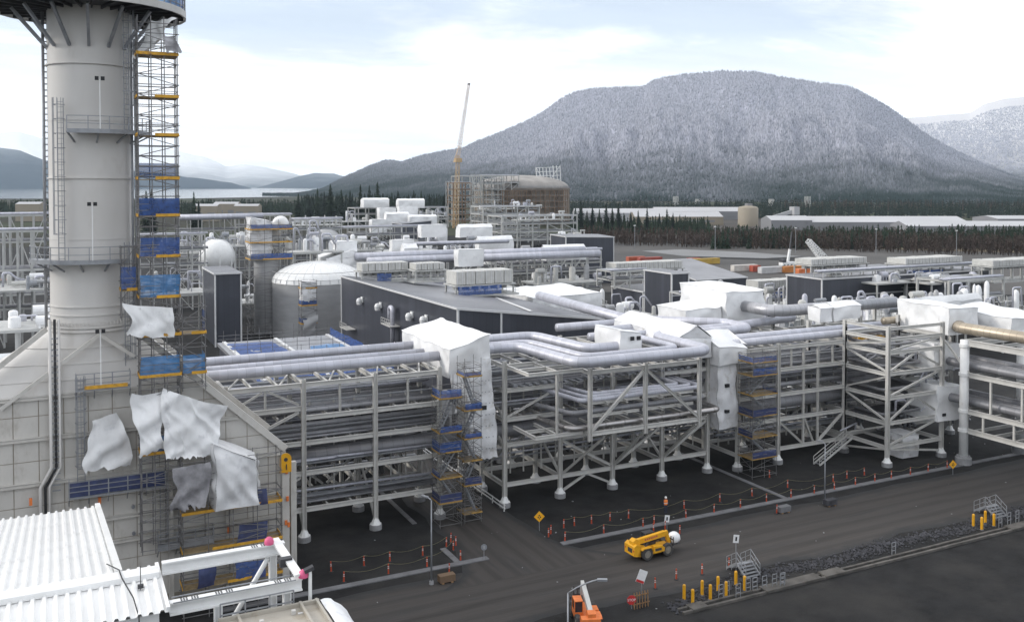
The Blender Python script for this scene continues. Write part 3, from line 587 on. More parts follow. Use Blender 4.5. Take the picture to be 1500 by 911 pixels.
# the projecting frame
YL = 85.9; XL = [52.1, 59.3, 66.8]
for x in XL: member('hanger', (x, YL, 8.1), (x, YL, 16.05), .4, .4, M_STEEL, rk)
for z in (8.9, 15.6):
    for i in (0, 1): member('beam', (XL[i]+.2, YL, z), (XL[i+1]-.2, YL, z), .28, .46, M_STEEL, rk)
for x in XL:
    for z in (8.87, 15.57): member('cross_beam', (x, YL+.2, z), (x, YF-.22, z), .28, .44, M_STEEL, rk)
member('brace', (XL[0]+.2, YL-.02, 9.2), (XL[1]-.1, YL-.02, 15.3), .3, .3, M_STEEL, rk); member('brace', (XL[1]+.1, YL-.02, 15.3), (XL[2]-.2, YL-.02, 9.2), .3, .3, M_STEEL, rk)
for z in (10.6, 12.0): 
    for i in (0, 1): member('ledger_beam', (XL[i]+.2, YL+.9, z), (XL[i+1]-.2, YL+.9, z), .2, .3, M_STEEL, rk)
for x in (54.5, 57, 61.8, 64.3):
    for z in (10.58, 11.98, 15.5, 8.85): member('joist', (x, YL+.15, z), (x, YF-.15, z), .18, .28, M_STEEL, rk)
# the open corner frame on the left
for z, x0 in ((15.75, 45.2), (8.9, 46.0)):
    for q in (((x0, 87.0, z), (51.9, 87.0, z)), ((x0, 87.0, z), (x0, YF-.2, z)), ((48.6, 87.1, z), (48.6, YF-.2, z)), ((x0, 89.6, z), (51.9, 89.6, z))): member('frame_beam', *q, .24, .36, M_STEEL, rk)
member('post', (48.6, 87.0, 9.1), (48.6, 87.0, 15.55), .24, .24, M_STEEL, rk)
inner_pipes(rk, 43, 75, rnd_pipes(11, 95.7, 104.5, 10.0, 14)+rnd_pipes(12, 93.2, 104.5, 13.25, 17, .08, .24)+rnd_pipes(13, 96.2, 104.5, 7.15, 7, .2, .45))
tray = MB()
for y in (95.4, 97.0, 100.5): tray.box((43, y, 14.5), (75, y+.7, 14.62))
tray.build('cable_tray', M_GALV, rk)
b = MB()
for i in range(26):
    x = 46+i*.95
    if 66.9 < x < 67.2: continue
    b.box((x, 92.2, 13.35), (x+.5, 93.6, 13.38+.25*random.random()))
b.build('junction_boxes', M_GALV, rk, kind='stuff')
# ------------------------------------------------------------------ third module
XC = [77.0, 83.6, 95.2]; LC = [1.9, 5.7, 8.9, 12.1, 14.95]; YC = 91.3
rk = rack('steel rack module right of the second scaffold stair tower', XC, [YC, 98.0, YB], LC, 15.5, joist_lv=(2, 3, 4), sec=3)
for x in (87.9, 90.4):
    for i in range(4): member('post', (x, YC, LC[i]+.24), (x, YC, LC[i+1]-.24), .26, .26, M_STEEL, rk)
member('brace', (83.9, YC, 5.3), (87.7, YC, 2.2), .26, .26, M_STEEL, rk); member('brace', (88.1, YC, 5.4), (89.6, YC, 2.2), .22, .22, M_STEEL, rk); member('brace', (94.9, YC, 5.4), (90.6, YC, 2.2), .28, .28, M_STEEL, rk)
for i in range(2):
    brace(rk, (XC[i], 98, 2.2), (XC[i+1], 98, 5.5), 'V', .24); brace(rk, (XC[i], YB, .8), (XC[i+1], YB, 5.5), 'X', .26)
for x in (85.8, 93): member('post', (x, YC, 12.3), (x, YC, 14.7), .2, .2, M_STEEL, rk)
inner_pipes(rk, 75, 100, rnd_pipes(21, 95.7, 104.5, 9.1, 14)+rnd_pipes(22, 92.2, 104.5, 12.3, 17, .08, .24)+rnd_pipes(23, 96.2, 104.5, 5.9, 7, .2, .45)+[(92.4, 9.9, .3)])
tag(sweep('large_pipe', [(77.5, 93.2, 7.4), (104, 93.2, 7.4)], .82, M_JACKD, None, 18), 'fat dull grey header pipe inside the rack right of the second stair tower', 'pipe')
# ------------------------------------------------------------------ projecting module with the corner towards the road
XD = [95.2, 105.2, 116]; YD = [84.1, YC, 98.0, YB]; LD = [2.4, 5.5, 8.7, 11.8, 14.5, 16.2]
rk = rack('open square steel module whose corner stands out towards the road', XD[:2], YD[:2], LD, 17.9, joist_lv=(0, 2, 3), sec=2)
member('beam', (95.4, 84.1, 17.6), (105, 84.1, 17.6), .28, .4, M_STEEL, rk); member('beam', (95.2, 84.3, 17.57), (95.2, 91.1, 17.57), .28, .4, M_STEEL, rk)
for i in range(5):
    brace(rk, (95.2, 84.1, LD[i]+.25), (95.2, YC, LD[i+1]-.25), '\\' if i % 2 == 0 else '/', .22)
    brace(rk, (95.4, 84.1, LD[i]+.25), (105.0, 84.1, LD[i+1]-.25), 'A' if i in (1, 3) else '/', .22)
brace(rk, (95.4, 84.1, .9), (105.0, 84.1, 2.2), '\\', .22); brace(rk, (95.2, 84.1, .9), (95.2, YC, 2.2), '\\', .22)
for z in LD[1:5]: sweep('pipe', [(96.5, YC+.5, z+.6), (96.5, 86, z+.6), (103.5, 86, z+.6), (103.5, YC+2, z+.6)], .2, M_JACKD, rk, 10)
rk = rack('tall open steel module standing behind the square corner module', XD, YD[1:], LD[:5], 16.9, joist_lv=(1, 2, 3, 4), sec=2)
for i in range(4):
    brace(rk, (105.4, YC, LD[i]+.25), (115.8, YC, LD[i+1]-.25), '/\\'[i % 2], .22); brace(rk, (105.2, YC, LD[i]+.25), (105.2, 98, LD[i+1]-.25), '\\/'[i % 2], .22)
inner_pipes(rk, 95, 120, rnd_pipes(31, 92.0, 104.5, 8.95, 12)+rnd_pipes(32, 92.2, 104.5, 12.05, 14, .08, .3)+rnd_pipes(33, 94, 104.5, 5.75, 6, .2, .5))
yb = MB()
for i in range(5): yb.box((97+i*1.6, 92.0, 14.75), (98.2+i*1.6, 92.3, 15.1))
yb.build('yellow_restraint', M_YELB, rk, kind='stuff')
# ------------------------------------------------------------------ pipe bridge over the road
rk = empty('pipe_bridge', (105.2, 80.6, 0), 'pipe bridge on thick round white columns crossing the road', 'pipe bridge')
BX = [105.0, 116.2]; BY = [80.6, 55.0]
for x in BX:
    for y in BY:
        c = MB().tube((x, y, .9), (x, y, 16.0), .55, 20); c.build('column', M_WHITE, rk, smooth=True)
        c = MB().lathe((x, y, 0), [(.001, 1.1), (.8, 1.1), (.85, .9), (1.0, .85), (1.0, -.1)], 20); c.build('pier', M_CONC, rk)
        for z in (4.4, 6.9, 11.6, 15.3):
            c = MB().lathe((x, y, z), [(.551, -.2), (.68, -.2), (.68, .2), (.551, .2)], 20); c.build('collar', M_WHITE, rk)
for z in (4.4, 6.9, 11.6, 15.7):
    for x in BX: member('girder', (x, BY[1]+.7, z), (x, BY[0]-.7, z), .35, .8 if z > 15 else .6, M_STEEL, rk)
    for k in range(9):
        y = 57+k*2.8; member('cross_beam', (BX[0]+.2, y, z-.02), (BX[1]-.2, y, z-.02), .24, .4, M_STEEL, rk)
for k in range(5):
    y = 60+k*4.2; member('post', (BX[0], y, 7.25), (BX[0], y, 11.25), .24, .24, M_STEEL, rk); member('post', (BX[0], y+1, 4.75), (BX[0], y+1, 6.55), .24, .24, M_STEEL, rk)
member('brace', (BX[0], 80.0, 11.9), (BX[0], 83.6, 15.5), .24, .24, M_STEEL, rk)
for y, x0 in ((80.9, 0),): member('girder', (BX[0]+.6, y, 15.6), (BX[1]-.6, y, 15.6), .35, .8, M_STEEL, rk); member('girder', (BX[0]+.6, y, 6.8), (BX[1]-.6, y, 6.8), .3, .6, M_STEEL, rk)
for z in (7.3, 12.0):
    x = 105.9
    for k in range(8):
        r_ = [.55, .3, .2, .4, .25, .5, .2, .3][k]; x += r_; sweep('pipe', [(x, 55, z+r_+.02), (x, 84+k*.4, z+r_+.02), (x, 84.1+k*.4, z+r_+.02)], r_, M_JACKD, rk, 12); x += r_+.25
# ================================================================== pipes on top of the racks
def toppipe(label, pts, r_, m=None, bend=None): return tag(sweep('clad_pipe', pts, r_, m or M_JACK, None, 18, bend), label, 'pipe', 'pale clad pipes on top of the racks')
zt = 16.35
toppipe('front of three pale pipes on the rack beside the stack, the thickest', [(3, 95.9, zt+.55), (40, 95.9, zt+.55)], .54)
toppipe('thin middle pipe of three on the rack beside the stack', [(3, 99.9, zt+.4), (40, 99.9, zt+.4)], .38)
toppipe('rear of three pale pipes on the rack beside the stack', [(3, 104.0, zt+.5), (40, 104.0, zt+.5)], .48)
toppipe('outermost pipe of the nested loop, nearest the road', [(42, 97.0, zt+.62), (48.9, 97.0, zt+.62), (50.1, 84.9, zt+.62), (67.6, 84.9, zt+.62), (67.6, 96.4, zt+.62), (74.5, 96.4, zt+.62)], .60, None, 2.0)
toppipe('thinner middle pipe of the nested loop', [(42, 99.6, zt+.5), (51.6, 99.6, zt+.5), (52.9, 88.2, zt+.5), (65.6, 88.2, zt+.5), (65.6, 99.0, zt+.5), (74.5, 99.0, zt+.5)], .42, None, 1.8)
toppipe('innermost pipe of the nested loop', [(42, 103.0, zt+.62), (54.0, 103.0, zt+.62), (55.5, 91.8, zt+.62), (63.0, 91.8, zt+.62), (63.0, 102.4, zt+.62), (74.5, 102.4, zt+.62)], .60, None, 2.0)
toppipe('lower bundle outer pipe hung inside the projecting frame', [(46, 95.0, 12.35), (50.4, 95.0, 12.35), (51.6, 86.9, 12.35), (68.0, 86.9, 12.35), (68.0, 95, 12.35)], .26, None, 1.0)
toppipe('lower bundle second pipe inside the projecting frame', [(46, 96.0, 12.4), (51.4, 96.0, 12.4), (52.8, 87.9, 12.4), (67.2, 87.9, 12.4), (67.2, 96, 12.4)], .24, None, 1.0)
toppipe('lower bundle third pipe inside the projecting frame', [(46, 97.0, 12.4), (52.6, 97.0, 12.4), (54.2, 89.0, 12.4), (66.2, 89.0, 12.4), (66.2, 97, 12.4)], .26, None, 1.0)
toppipe('grey pipe below the bundle in the projecting frame', [(46, 94.2, 11.0), (48.6, 94.2, 11.0), (50.6, 87.3, 11.0), (68.6, 87.3, 11.0), (68.6, 94, 11.0)], .28, M_JACKD, 1.0)
toppipe('bare metal pipe lowest in the projecting frame', [(45, 94.0, 9.45), (49.0, 94.0, 9.45), (50.2, 86.8, 9.45), (70.5, 86.8, 9.45), (70.5, 94, 9.45)], .32, jacket('bare_metal_pipe', (.45, .43, .42), .3, .8, 2.5), 1.0)
toppipe('front pipe on the rack right of the second stair tower', [(74, 92.2, 15.9), (95.0, 92.2, 15.9), (107, 92.2, 15.9)], .5)
toppipe('rear pipe on the rack right of the second stair tower', [(74, 94.6, 16.0), (107, 94.6, 16.0)], .55)
toppipe('long pale pipe slanting from the white tent to the loop rack', [tuple(gz(790, 433, 16.0)), tuple(gz(955, 478, 16.9))], .78)
toppipe('short pale pipe end beside the small wrapped box on the loop', [(60.0, 99.2, zt+.62), (66.5, 99.2, zt+.62)], .5)
toppipe('capped pale pipe behind the nested loop', [(60, 107.5, zt+.6), (72, 107.5, zt+.6)], .55)
p0 = gz(1085, 449, 17.8)
toppipe('fat curved pipe leaving the tall wrapped box at the right', [(93.6, 110.0, 17.6), (93.6, 103.0, 17.6), (118, 103.0, 17.6)], .85, jacket('grey_curved_cladding', (.42, .42, .44), .42, .5), 3.2)
toppipe('pale pipe below the fat curved pipe at the right', [(76, 103.2, 15.9), (84, 103.2, 15.9), (100, 106.2, 15.9)], .6)
toppipe('short bent pale pipe behind the gabled wrap', [(77, 99.5, 16.2), (86, 99.5, 16.2), (86, 105.0, 16.2), (78, 112, 16.2)], .65)
toppipe('tan pipe on the square corner module', [(103.5, 92.3, 17.0), (113, 92.3, 17.0)], .5, M_JACKT)
toppipe('tan ribbed pipe along the top of the pipe bridge', [(109.0, 84.5, 17.1), (107.2, 83.5, 17.1), (107.2, 58, 17.1)], .75, M_JACKT, 1.6)
# ================================================================== white shrink wrap and sheeting
def vn1(x, y, s): return float(vnoise(np.array([x]), np.array([y]), s)[0])
def cloth(name, c4, nu, nv, amp, m, parent, seed=0, ragged=0.0, fold=1.0, out=None, pin=True, warp=.42, inplane=0.0):
    """sheet between corners c4 = (bottom-left, bottom-right, top-right, top-left); wrinkles pushed along its normal"""
    A, B, C_, D_ = [Vector(c) for c in c4]; nrm = (B-A).cross(D_-A).normalized(); wl = (B-A).length; hl = (D_-A).length
    U, Vv = np.meshgrid(np.linspace(0, 1, nu+1), np.linspace(0, 1, nv+1)); X_, Y_ = U*wl, Vv*hl
    rg = lambda a_, b_, s_: 1-np.abs(2*vnoise(a_, b_, s_)-1)
    dsp = (vnoise(X_*.35+seed, Y_*.3, seed+8)-.5)*.9
    for k_, (an, f1, f2, w_) in enumerate(((.25+.13*(seed % 5), .8, .16, .8), (.1+.12*(seed % 4), 1.2, .2, .5), (.55-.1*(seed % 3), 1.9, .3, .35), (.05, 2.6*fold, .3, .25))):
        u_, v_ = X_*math.cos(an)+Y_*math.sin(an), -X_*math.sin(an)+Y_*math.cos(an); dsp = dsp+(rg(u_*f1+seed*3.1+40, v_*f2+seed+40, seed+11+k_)-.5)*w_
    if pin: dsp = dsp*np.minimum(1, np.minimum(Vv*4+.25, (1-Vv)*5+.05))*np.minimum(1, np.minimum(U, 1-U)*8+.1)
    vs = []
    for j in range(nv+1):
        for i in range(nu+1):
            u, v = U[j, i], Vv[j, i]; p = A*(1-u)*(1-v)+B*u*(1-v)+C_*u*v+D_*(1-u)*v
            if ragged and j == 0: p = p+Vector((0, 0, ragged*(vn1(i*.9, seed, seed+2)-.3)))
            vs.append(p+nrm*(amp*dsp[j, i]))
    if warp:
        Q = np.array([tuple(v) for v in vs]); x_, y_, z_ = Q[:, 0], Q[:, 1], Q[:, 2]
        W_ = np.stack([vnoise(x_*.31+z_*.5, y_*.37+z_*.21, 91)-.5+.6*(vnoise(x_*.9+z_*.8, y_*.9-z_*.6, 94)-.5), vnoise(x_*.33-z_*.4, y_*.29+z_*.3, 92)-.5+.6*(vnoise(x_*.8-z_*.9, y_*.8+z_*.7, 95)-.5), .7*(vnoise(x_*.45, y_*.4, 93)-.5)], -1)*warp
        if inplane: W_ = W_+np.outer(vnoise(y_*0+z_*.8+seed, x_*.9, 96)-.5, np.array((B-A).normalized()))*inplane
        vs = [Vector(v) for v in (Q+W_).tolist()]
    fs = [(j*(nu+1)+i, j*(nu+1)+i+1, (j+1)*(nu+1)+i+1, (j+1)*(nu+1)+i) for j in range(nv) for i in range(nu)]
    b = MB(); b.add(vs, fs); return b.build(name, m, parent, smooth=True)
def wrapped(label, x0, x1, y0, y1, z0, zc, seed=0, amp=.14, gable=None, m=None, group='white shrink-wrapped enclosures', skirt=None, dens=2.4, cat='wrapped enclosure'):
    """a shrink-wrapped box: zc = roof heights at (x0,y0) (x1,y0) (x1,y1) (x0,y1); gable = ('x'|'y', ridge height)"""
    m = m or M_WRAP; e = empty('wrapped_enclosure', (x0, y0, z0), label, cat, group); a, b_, c, d = zc
    nx, ny, nz = max(4, int((x1-x0)*dens)), max(4, int((y1-y0)*dens)), max(3, int((max(zc)-z0)*dens))
    cloth('side_sheet', ((x0, y0, z0), (x1, y0, z0), (x1, y0, b_), (x0, y0, a)), nx, nz, amp*2, m, e, seed)
    cloth('side_sheet', ((x0, y1, z0), (x0, y0, z0), (x0, y0, a), (x0, y1, d)), ny, nz, amp*2, m, e, seed+1)
    cloth('side_sheet', ((x1, y0, z0), (x1, y1, z0), (x1, y1, c), (x1, y0, b_)), ny, nz, amp*2, m, e, seed+2)
    cloth('side_sheet', ((x1, y1, z0), (x0, y1, z0), (x0, y1, d), (x1, y1, c)), nx, nz, amp*2, m, e, seed+3)
    o = .12
    if gable is None: cloth('roof_sheet', ((x0-o, y0-o, a+.03), (x1+o, y0-o, b_+.03), (x1+o, y1+o, c+.03), (x0-o, y1+o, d+.03)), nx, ny, amp*.5, m, e, seed+4)
    else:
        ax, zr = gable
        if ax == 'y':
            xm = (x0+x1)/2; cloth('roof_sheet', ((x0-o, y0-o, a), (xm, y0-o, zr), (xm, y1+o, zr), (x0-o, y1+o, d)), nx, ny, amp*.5, m, e, seed+4); cloth('roof_sheet', ((xm, y0-o, zr), (x1+o, y0-o, b_), (x1+o, y1+o, c), (xm, y1+o, zr)), nx, ny, amp*.5, m, e, seed+5)
            for yy, f in ((y0, 1), (y1, 0)): bb = MB(); bb.add([(x0, yy, a), (x1, yy, b_), (xm, yy, zr)], [(0, 1, 2) if f else (0, 2, 1)]); bb.build('gable_sheet', m, e)
        else:
            ym = (y0+y1)/2; cloth('roof_sheet', ((x0-o, y0-o, a), (x1+o, y0-o, b_), (x1+o, ym, zr), (x0-o, ym, zr)), nx, ny, amp*.5, m, e, seed+4); cloth('roof_sheet', ((x0-o, ym, zr), (x1+o, ym, zr), (x1+o, y1+o, c), (x0-o, y1+o, d)), nx, ny, amp*.5, m, e, seed+5)
            for xx, f in ((x0, 1), (x1, 0)): bb = MB(); bb.add([(xx, y0, a), (xx, y1, d), (xx, ym, zr)], [(0, 2, 1) if f else (0, 1, 2)]); bb.build('gable_sheet', m, e)
    return e
e = wrapped('big white wrapped box with slanting flat roof over the rack joint', 38.5, 43.4, 93.0, 108.0, 14.9, (18.0, 19.3, 19.3, 18.0), 3, .16)
M_WRAPS = mat('stained_shrink_wrap', (.72, .72, .73), .45, 0, .08, 1, crease=.6, dirt=(.5, .48, .45), dscale=1.1, dlo=.48, dhi=.75)
cloth('hanging_sheet', ((40.5, 92.2, 5.6), (43.8, 92.2, 5.6), (43.4, 92.85, 16.6), (40.3, 92.85, 16.6)), 14, 36, .3, M_WRAPS, e, 17, .3, pin=False)
cloth('hanging_sheet', ((43.8, 92.2, 5.6), (43.9, 94.8, 5.6), (43.5, 95.0, 16.6), (43.4, 92.85, 16.6)), 8, 26, .2, M_WRAPS, e, 18, .3)
cloth('hanging_sheet', ((40.5, 94.8, 5.8), (40.5, 92.2, 5.6), (40.3, 92.85, 16.6), (40.3, 95.0, 16.6)), 8, 26, .2, M_WRAPS, e, 19, .3)
b = MB().box((41.95, 91.95, 11.3), (42.55, 92.1, 11.75)); b.build('opening', M_BLACK, e)
ties = MB()
for r_ in range(7):
    for k in range(5): ties.obox((41.6+k*.42+random.uniform(-.06, .06), 91.93, 7.0+r_*1.25), (.09, .05, .09))
ties.build('tie_patch', M_GALV, e, kind='stuff')
cloth('gathered_sheet', ((38.7, 92.6, 13.2), (40.6, 92.5, 13.0), (40.6, 92.9, 15.4), (38.6, 92.9, 15.4)), 10, 8, .45, M_WRAPS, e, 31, .5, 2)
e = wrapped('small wrapped box with two dark openings sitting on the pipe loop', 59.2, 62.2, 91.0, 96.4, 16.4, (19.0, 18.4, 18.4, 19.0), 9, .12)
for dx in (0, .9): MB().box((60.6+dx*1, 90.78, 17.7), (61.1+dx*1, 90.9, 18.15)).build('opening', M_BLACK, e)
wrapped('long gabled white wrap over the rack joint right of the pipe loop', 68.3, 73.2, 91.8, 106.5, 14.6, (17.3, 17.0, 17.3, 17.6), 21, .3, ('y', 18.7), M_WRAPS)
wrapped('low gabled white wrap beside the second stair tower', 73.4, 77.8, 90.6, 98.0, 13.6, (16.0, 15.5, 15.5, 16.0), 25, .12, ('x', 17.4))
e = wrapped('stained hanging wrap down the riser beside the second stair tower', 73.6, 76.6, 91.0, 94.0, 5.6, (13.5,)*4, 27, .35, None, M_WRAPS)
for z in (10.9, 7.7): MB().box((74.4, 90.45, z), (75.0, 90.7, z+.4)).build('opening', M_BLACK, e)
p = gz(1050, 448, 20.0)
wrapped('tall white wrapped box where the fat curved pipe starts', 90.2, 97.2, 109.5, 121.0, 12.5, (19.8, 19.8, 20.2, 20.2), 41, .14)
wrapped('lower white wrapped box stepped against the tall one', 83.5, 90.0, 110.5, 118.0, 12.2, (17.4, 17.6, 17.8, 17.4), 43, .2)
wrapped('white panelled tent with posts on the square corner module', 99.2, 104.2, 97.2, 99.6, 16.7, (18.6, 18.6, 18.9, 18.9), 45, .06, ('x', 19.2))
wrapped('small white panelled hut on the square corner module', 96.6, 98.8, 97.2, 99.6, 16.7, (18.7,)*4, 46, .05, ('x', 19.1))
wrapped('large white wrapped box at the top of the pipe bridge', 106.4, 112.5, 84.2, 92.5, 15.9, (19.5, 19.2, 19.4, 19.8), 51, .2)
wrapped('white wrap over the pipe bridge at the right edge of the picture', 113.2, 121, 80, 90.0, 16.2, (18.2, 18.2, 18.8, 18.8), 53, .15)
def flared(label, x, y, z0, z1, w, seed):
    e = empty('flared_wrap', (x, y, z0), label, 'wrapped enclosure', 'white shrink-wrapped enclosures')
    a = w*.5
    cloth('side_sheet', ((x, y, z0), (x+w*1.2, y-.3, z0+.2), (x+w, y+.3, z1-.4), (x+.4, y+.4, z1)), 10, 10, .2, M_WRAP, e, seed)
    cloth('side_sheet', ((x, y+w, z0), (x, y, z0), (x+.4, y+.4, z1), (x+.4, y+w-.4, z1)), 10, 10, .2, M_WRAP, e, seed+1)
    cloth('roof_sheet', ((x+.4, y+.4, z1), (x+w, y+.3, z1-.4), (x+w, y+w-.4, z1-.4), (x+.4, y+w-.4, z1)), 6, 6, .1, M_WRAP, e, seed+2)
    MB().box((x+.9, y-.12, z0+.7), (x+1.5, y-.02, z0+1.05)).build('opening', M_BLACK, e)
flared('upper flared wrap behind the thick round column', 104.2, 84.6, 11.2, 14.8, 5.6, 61)
flared('lower flared wrap behind the thick round column', 103.8, 83.6, 4.8, 9.4, 5.2, 64)
e = wrapped('small grey-white wrapped pump under the square corner module', 99.3, 102.2, 85.2, 88.0, .2, (3.3, 3.1, 3.2, 3.4), 71, .2, None, M_WRAPS)

rnd = random.Random(77)
e = empty('process_piping', (96, 86, 0), 'tangle of small pipes and valves inside the square corner module', 'pipework')
for k in range(34):
    x, y = rnd.uniform(96.2, 114), rnd.uniform(86, 97); z = rnd.choice((2.7, 5.8, 9.0, 12.1)); h = rnd.uniform(.8, 2.2); sweep('pipe', [(x, y, z), (x, y, z+h), (x+rnd.uniform(-3, 3), y, z+h), (x+rnd.uniform(-3, 3), y+rnd.uniform(-2, 2), z+h*.3)], rnd.uniform(.07, .2), rnd.choice((M_JACKD, M_JACK, M_GALV)), e, 8, .3)
    if k % 3 == 0: MB().lathe((x+.8, y+.6, z), [(.001, 1.9), (.4, 1.8), (.5, 1.5), (.5, .3), (.001, .3)], 10).build('vessel', rnd.choice((M_GALV, M_CREAM, M_DARK)), e, smooth=True)
for z in (5.75, 9.0, 12.1): MB().box((95.6, 87.5, z-.02), (104.8, 91.0, z+.03)).build('grating_deck', M_DARK, e)

def rack_fill(rkname, x0, x1, zl, seed):
    rk_ = [o for o in bpy.data.objects if o.get('label', '').startswith(rkname)][0]; q = random.Random(seed)
    for z in zl:
        for y in (93.1, 94.4, 96.2, 99.6, 101.8):
            if q.random() < .75: w_ = q.uniform(.3, .7); MB().box((x0, y, z), (x1, y+w_, z+.1)).build('cable_tray', M_GALV, rk_)
        for k in range(4): y = q.uniform(93, 104); r_ = q.uniform(.06, .16); sweep('pipe', [(x0, y, z+.3), (q.uniform(x0+4, x1-4), y, z+.3), (q.uniform(x0+4, x1-4), y+q.uniform(-1.5, 1.5), z+.3), (x1, y+q.uniform(-1, 1), z+.3)], r_, M_JACK, rk_, 8, .4)
    x = x0+1.2
    while x < x1-1:
        z0_, z1_ = zl[0]-1.5, zl[-1]; member('hanger_post', (x, q.choice((93.4, 95.2, 97.4)), z0_), (x, 95.2, z1_), .14, .14, M_STEEL, rk_) if False else member('hanger_post', (x, 95.3, z0_), (x, 95.3, z1_), .14, .14, M_STEEL, rk_); x += q.uniform(1.6, 2.6)
rack_fill('long pale steel pipe rack', 8, 38, (4.3, 7.6, 11.2, 13.6), 5); rack_fill('steel rack module with a projecting frame', 43.5, 74.5, (4.2, 8.6, 11.2, 14.0), 6); rack_fill('steel rack module right of the second', 76, 99, (3.6, 10.6, 13.2), 8)
# ================================================================== scaffold builder
def scaffold(label, x0, x1, y0, y1, z0, z1, decks, nx=2, ny=1, lift=2.2, nets={}, group='tube scaffolds around the plant', zig=True, stairs=False, stair_face='y', tube=.06, name='scaffold_tower', m=None, toe=.22, toe_m=None):
    m = m or M_TUBE
    e = empty(name, (x0, y0, z0), label, 'scaffold', group)
    xs = [x0+(x1-x0)*i/nx for i in range(nx+1)]; ys = [y0+(y1-y0)*i/ny for i in range(ny+1)]
    for x in xs:
        for y in ys:
            if x in (x0, x1) or y in (y0, y1): member('standard', (x, y, z0), (x, y, z1), tube, tube, m, e, 'rod')
    k = 0; z = z0+.3
    while z < z1:
        for y in (y0, y1): member('ledger', (x0-.15, y, z), (x1+.15, y, z), tube*.85, tube*.85, m, e, 'rod')
        for x in (x0, x1): member('ledger', (x, y0-.15, z+.05), (x, y1+.15, z+.05), tube*.85, tube*.85, m, e, 'rod')
        if zig and z+lift < z1:
            a, c = (x0, x1) if k % 2 else (x1, x0); member('brace', (a, y0, z), (c, y0, z+lift), tube*.8, tube*.8, m, e, 'rod')
            a, c = (y0, y1) if k % 2 else (y1, y0); member('brace', (x0, a, z), (x0, c, z+lift), tube*.8, tube*.8, m, e, 'rod')
        k += 1; z += lift
    for z in decks:
        d = MB(); w = (y1-y0)/max(1, round((y1-y0)/.32)); y = y0
        while y < y1-.05: d.box((x0-.05, y+.015, z-.06), (x1+.05, y+w-.015, z)); y += w
        d.build('platform', M_PLANK, e)
        t = MB(); xt = x0+(x1-x0)*random.choice((0, 0, .3, .45)); t.box((xt-.1, y0-.09, z-.02), (x1+.1, y0-.05, z+toe)); t.box((x0-.1, y0-.05, z-.02), (x0-.06, y1+.05, z+toe)); t.box((x1+.06, y0-.05, z-.02), (x1+.1, y1+.05, z+toe)); t.build('toe_board', toe_m or M_YELB, e)
        g = MB()
        for h in (.5, 1.0):
            g.bar((x0, y0-.05, z+h), (x1, y0-.05, z+h), .045); g.bar((x0-.05, y0, z+h), (x0-.05, y1, z+h), .045); g.bar((x1+.05, y0, z+h), (x1+.05, y1, z+h), .045); g.bar((x0, y1+.05, z+h), (x1, y1+.05, z+h), .045)
        g.build('guard_rail', m, e)
        if z in nets:
            mm, h, sides = nets[z]
            for s in sides:
                q = {'f': ((x0, y0-.03, z+.1), (x1, y0-.03, z+.1), (x1, y0-.03, z+h), (x0, y0-.03, z+h)), 'b': ((x0, y1, z+.1), (x1, y1, z+.1), (x1, y1, z+h), (x0, y1, z+h)),
                     'l': ((x0-.02, y1, z+.1), (x0-.02, y0, z+.1), (x0-.02, y0, z+h), (x0-.02, y1, z+h)), 'r': ((x1+.02, y0, z+.1), (x1+.02, y1, z+.1), (x1+.02, y1, z+h), (x1+.02, y0, z+h))}[s]
                cloth('netting', q, 6, 4, .12, mm, e, int(z*7) % 50, warp=.12)
    if stairs:
        for i in range(len(decks)-1):
            za, zb = decks[i], decks[i+1]; a, c = (x0+.3, x1-.3) if i % 2 else (x1-.3, x0+.3); s = MB(); yy = (y0+y1)/2-.35
            for k in range(9):
                f = (k+.5)/9; s.obox((a+(c-a)*f, yy+.35, za+(zb-za)*f), (.26, .7, .04))
            for dy in (0, .7):
                s.bar((a, yy+dy, za), (c, yy+dy, zb), .05, .16); s.bar((a, yy+dy, za+1), (c, yy+dy, zb+1), .04)
            s.build('stair_flight', M_GALV, e)
    return e
def ladder(parent, base, z0, z1, nrm, w=.55, cage=True, m=None):
    """ladder with a safety cage; base = (x, y) on the wall, nrm = outward direction in plan"""
    m = m or M_GALV; n_ = Vector((nrm[0], nrm[1], 0)).normalized(); t_ = Vector((-n_.y, n_.x, 0)); c = Vector((base[0], base[1], 0))+n_*.25; b = MB()
    for s in (-1, 1): p = c+t_*(w/2*s); b.bar((p.x, p.y, z0), (p.x, p.y, z1), .07)
    z = z0+.2
    while z < z1: p, q = c-t_*(w/2), c+t_*(w/2); b.bar((p.x, p.y, z), (q.x, q.y, z), .04); z += .42
    b.build('ladder', m, parent)
    if cage:
        g = MB(); z = z0+2.2; hs = []
        while z < z1:
            pts = [c+t_*(.42*math.cos(a))+n_*(.78*math.sin(a)) for a in [math.pi*k/6 for k in range(7)]]
            for k in range(6): g.bar((pts[k].x, pts[k].y, z), (pts[k+1].x, pts[k+1].y, z), .05)
            z += 1.15
        for k in range(1, 6): g.bar((pts[k].x, pts[k].y, z0+2.2), (pts[k].x, pts[k].y, z1), .04)
        g.build('ladder_cage', m, parent)
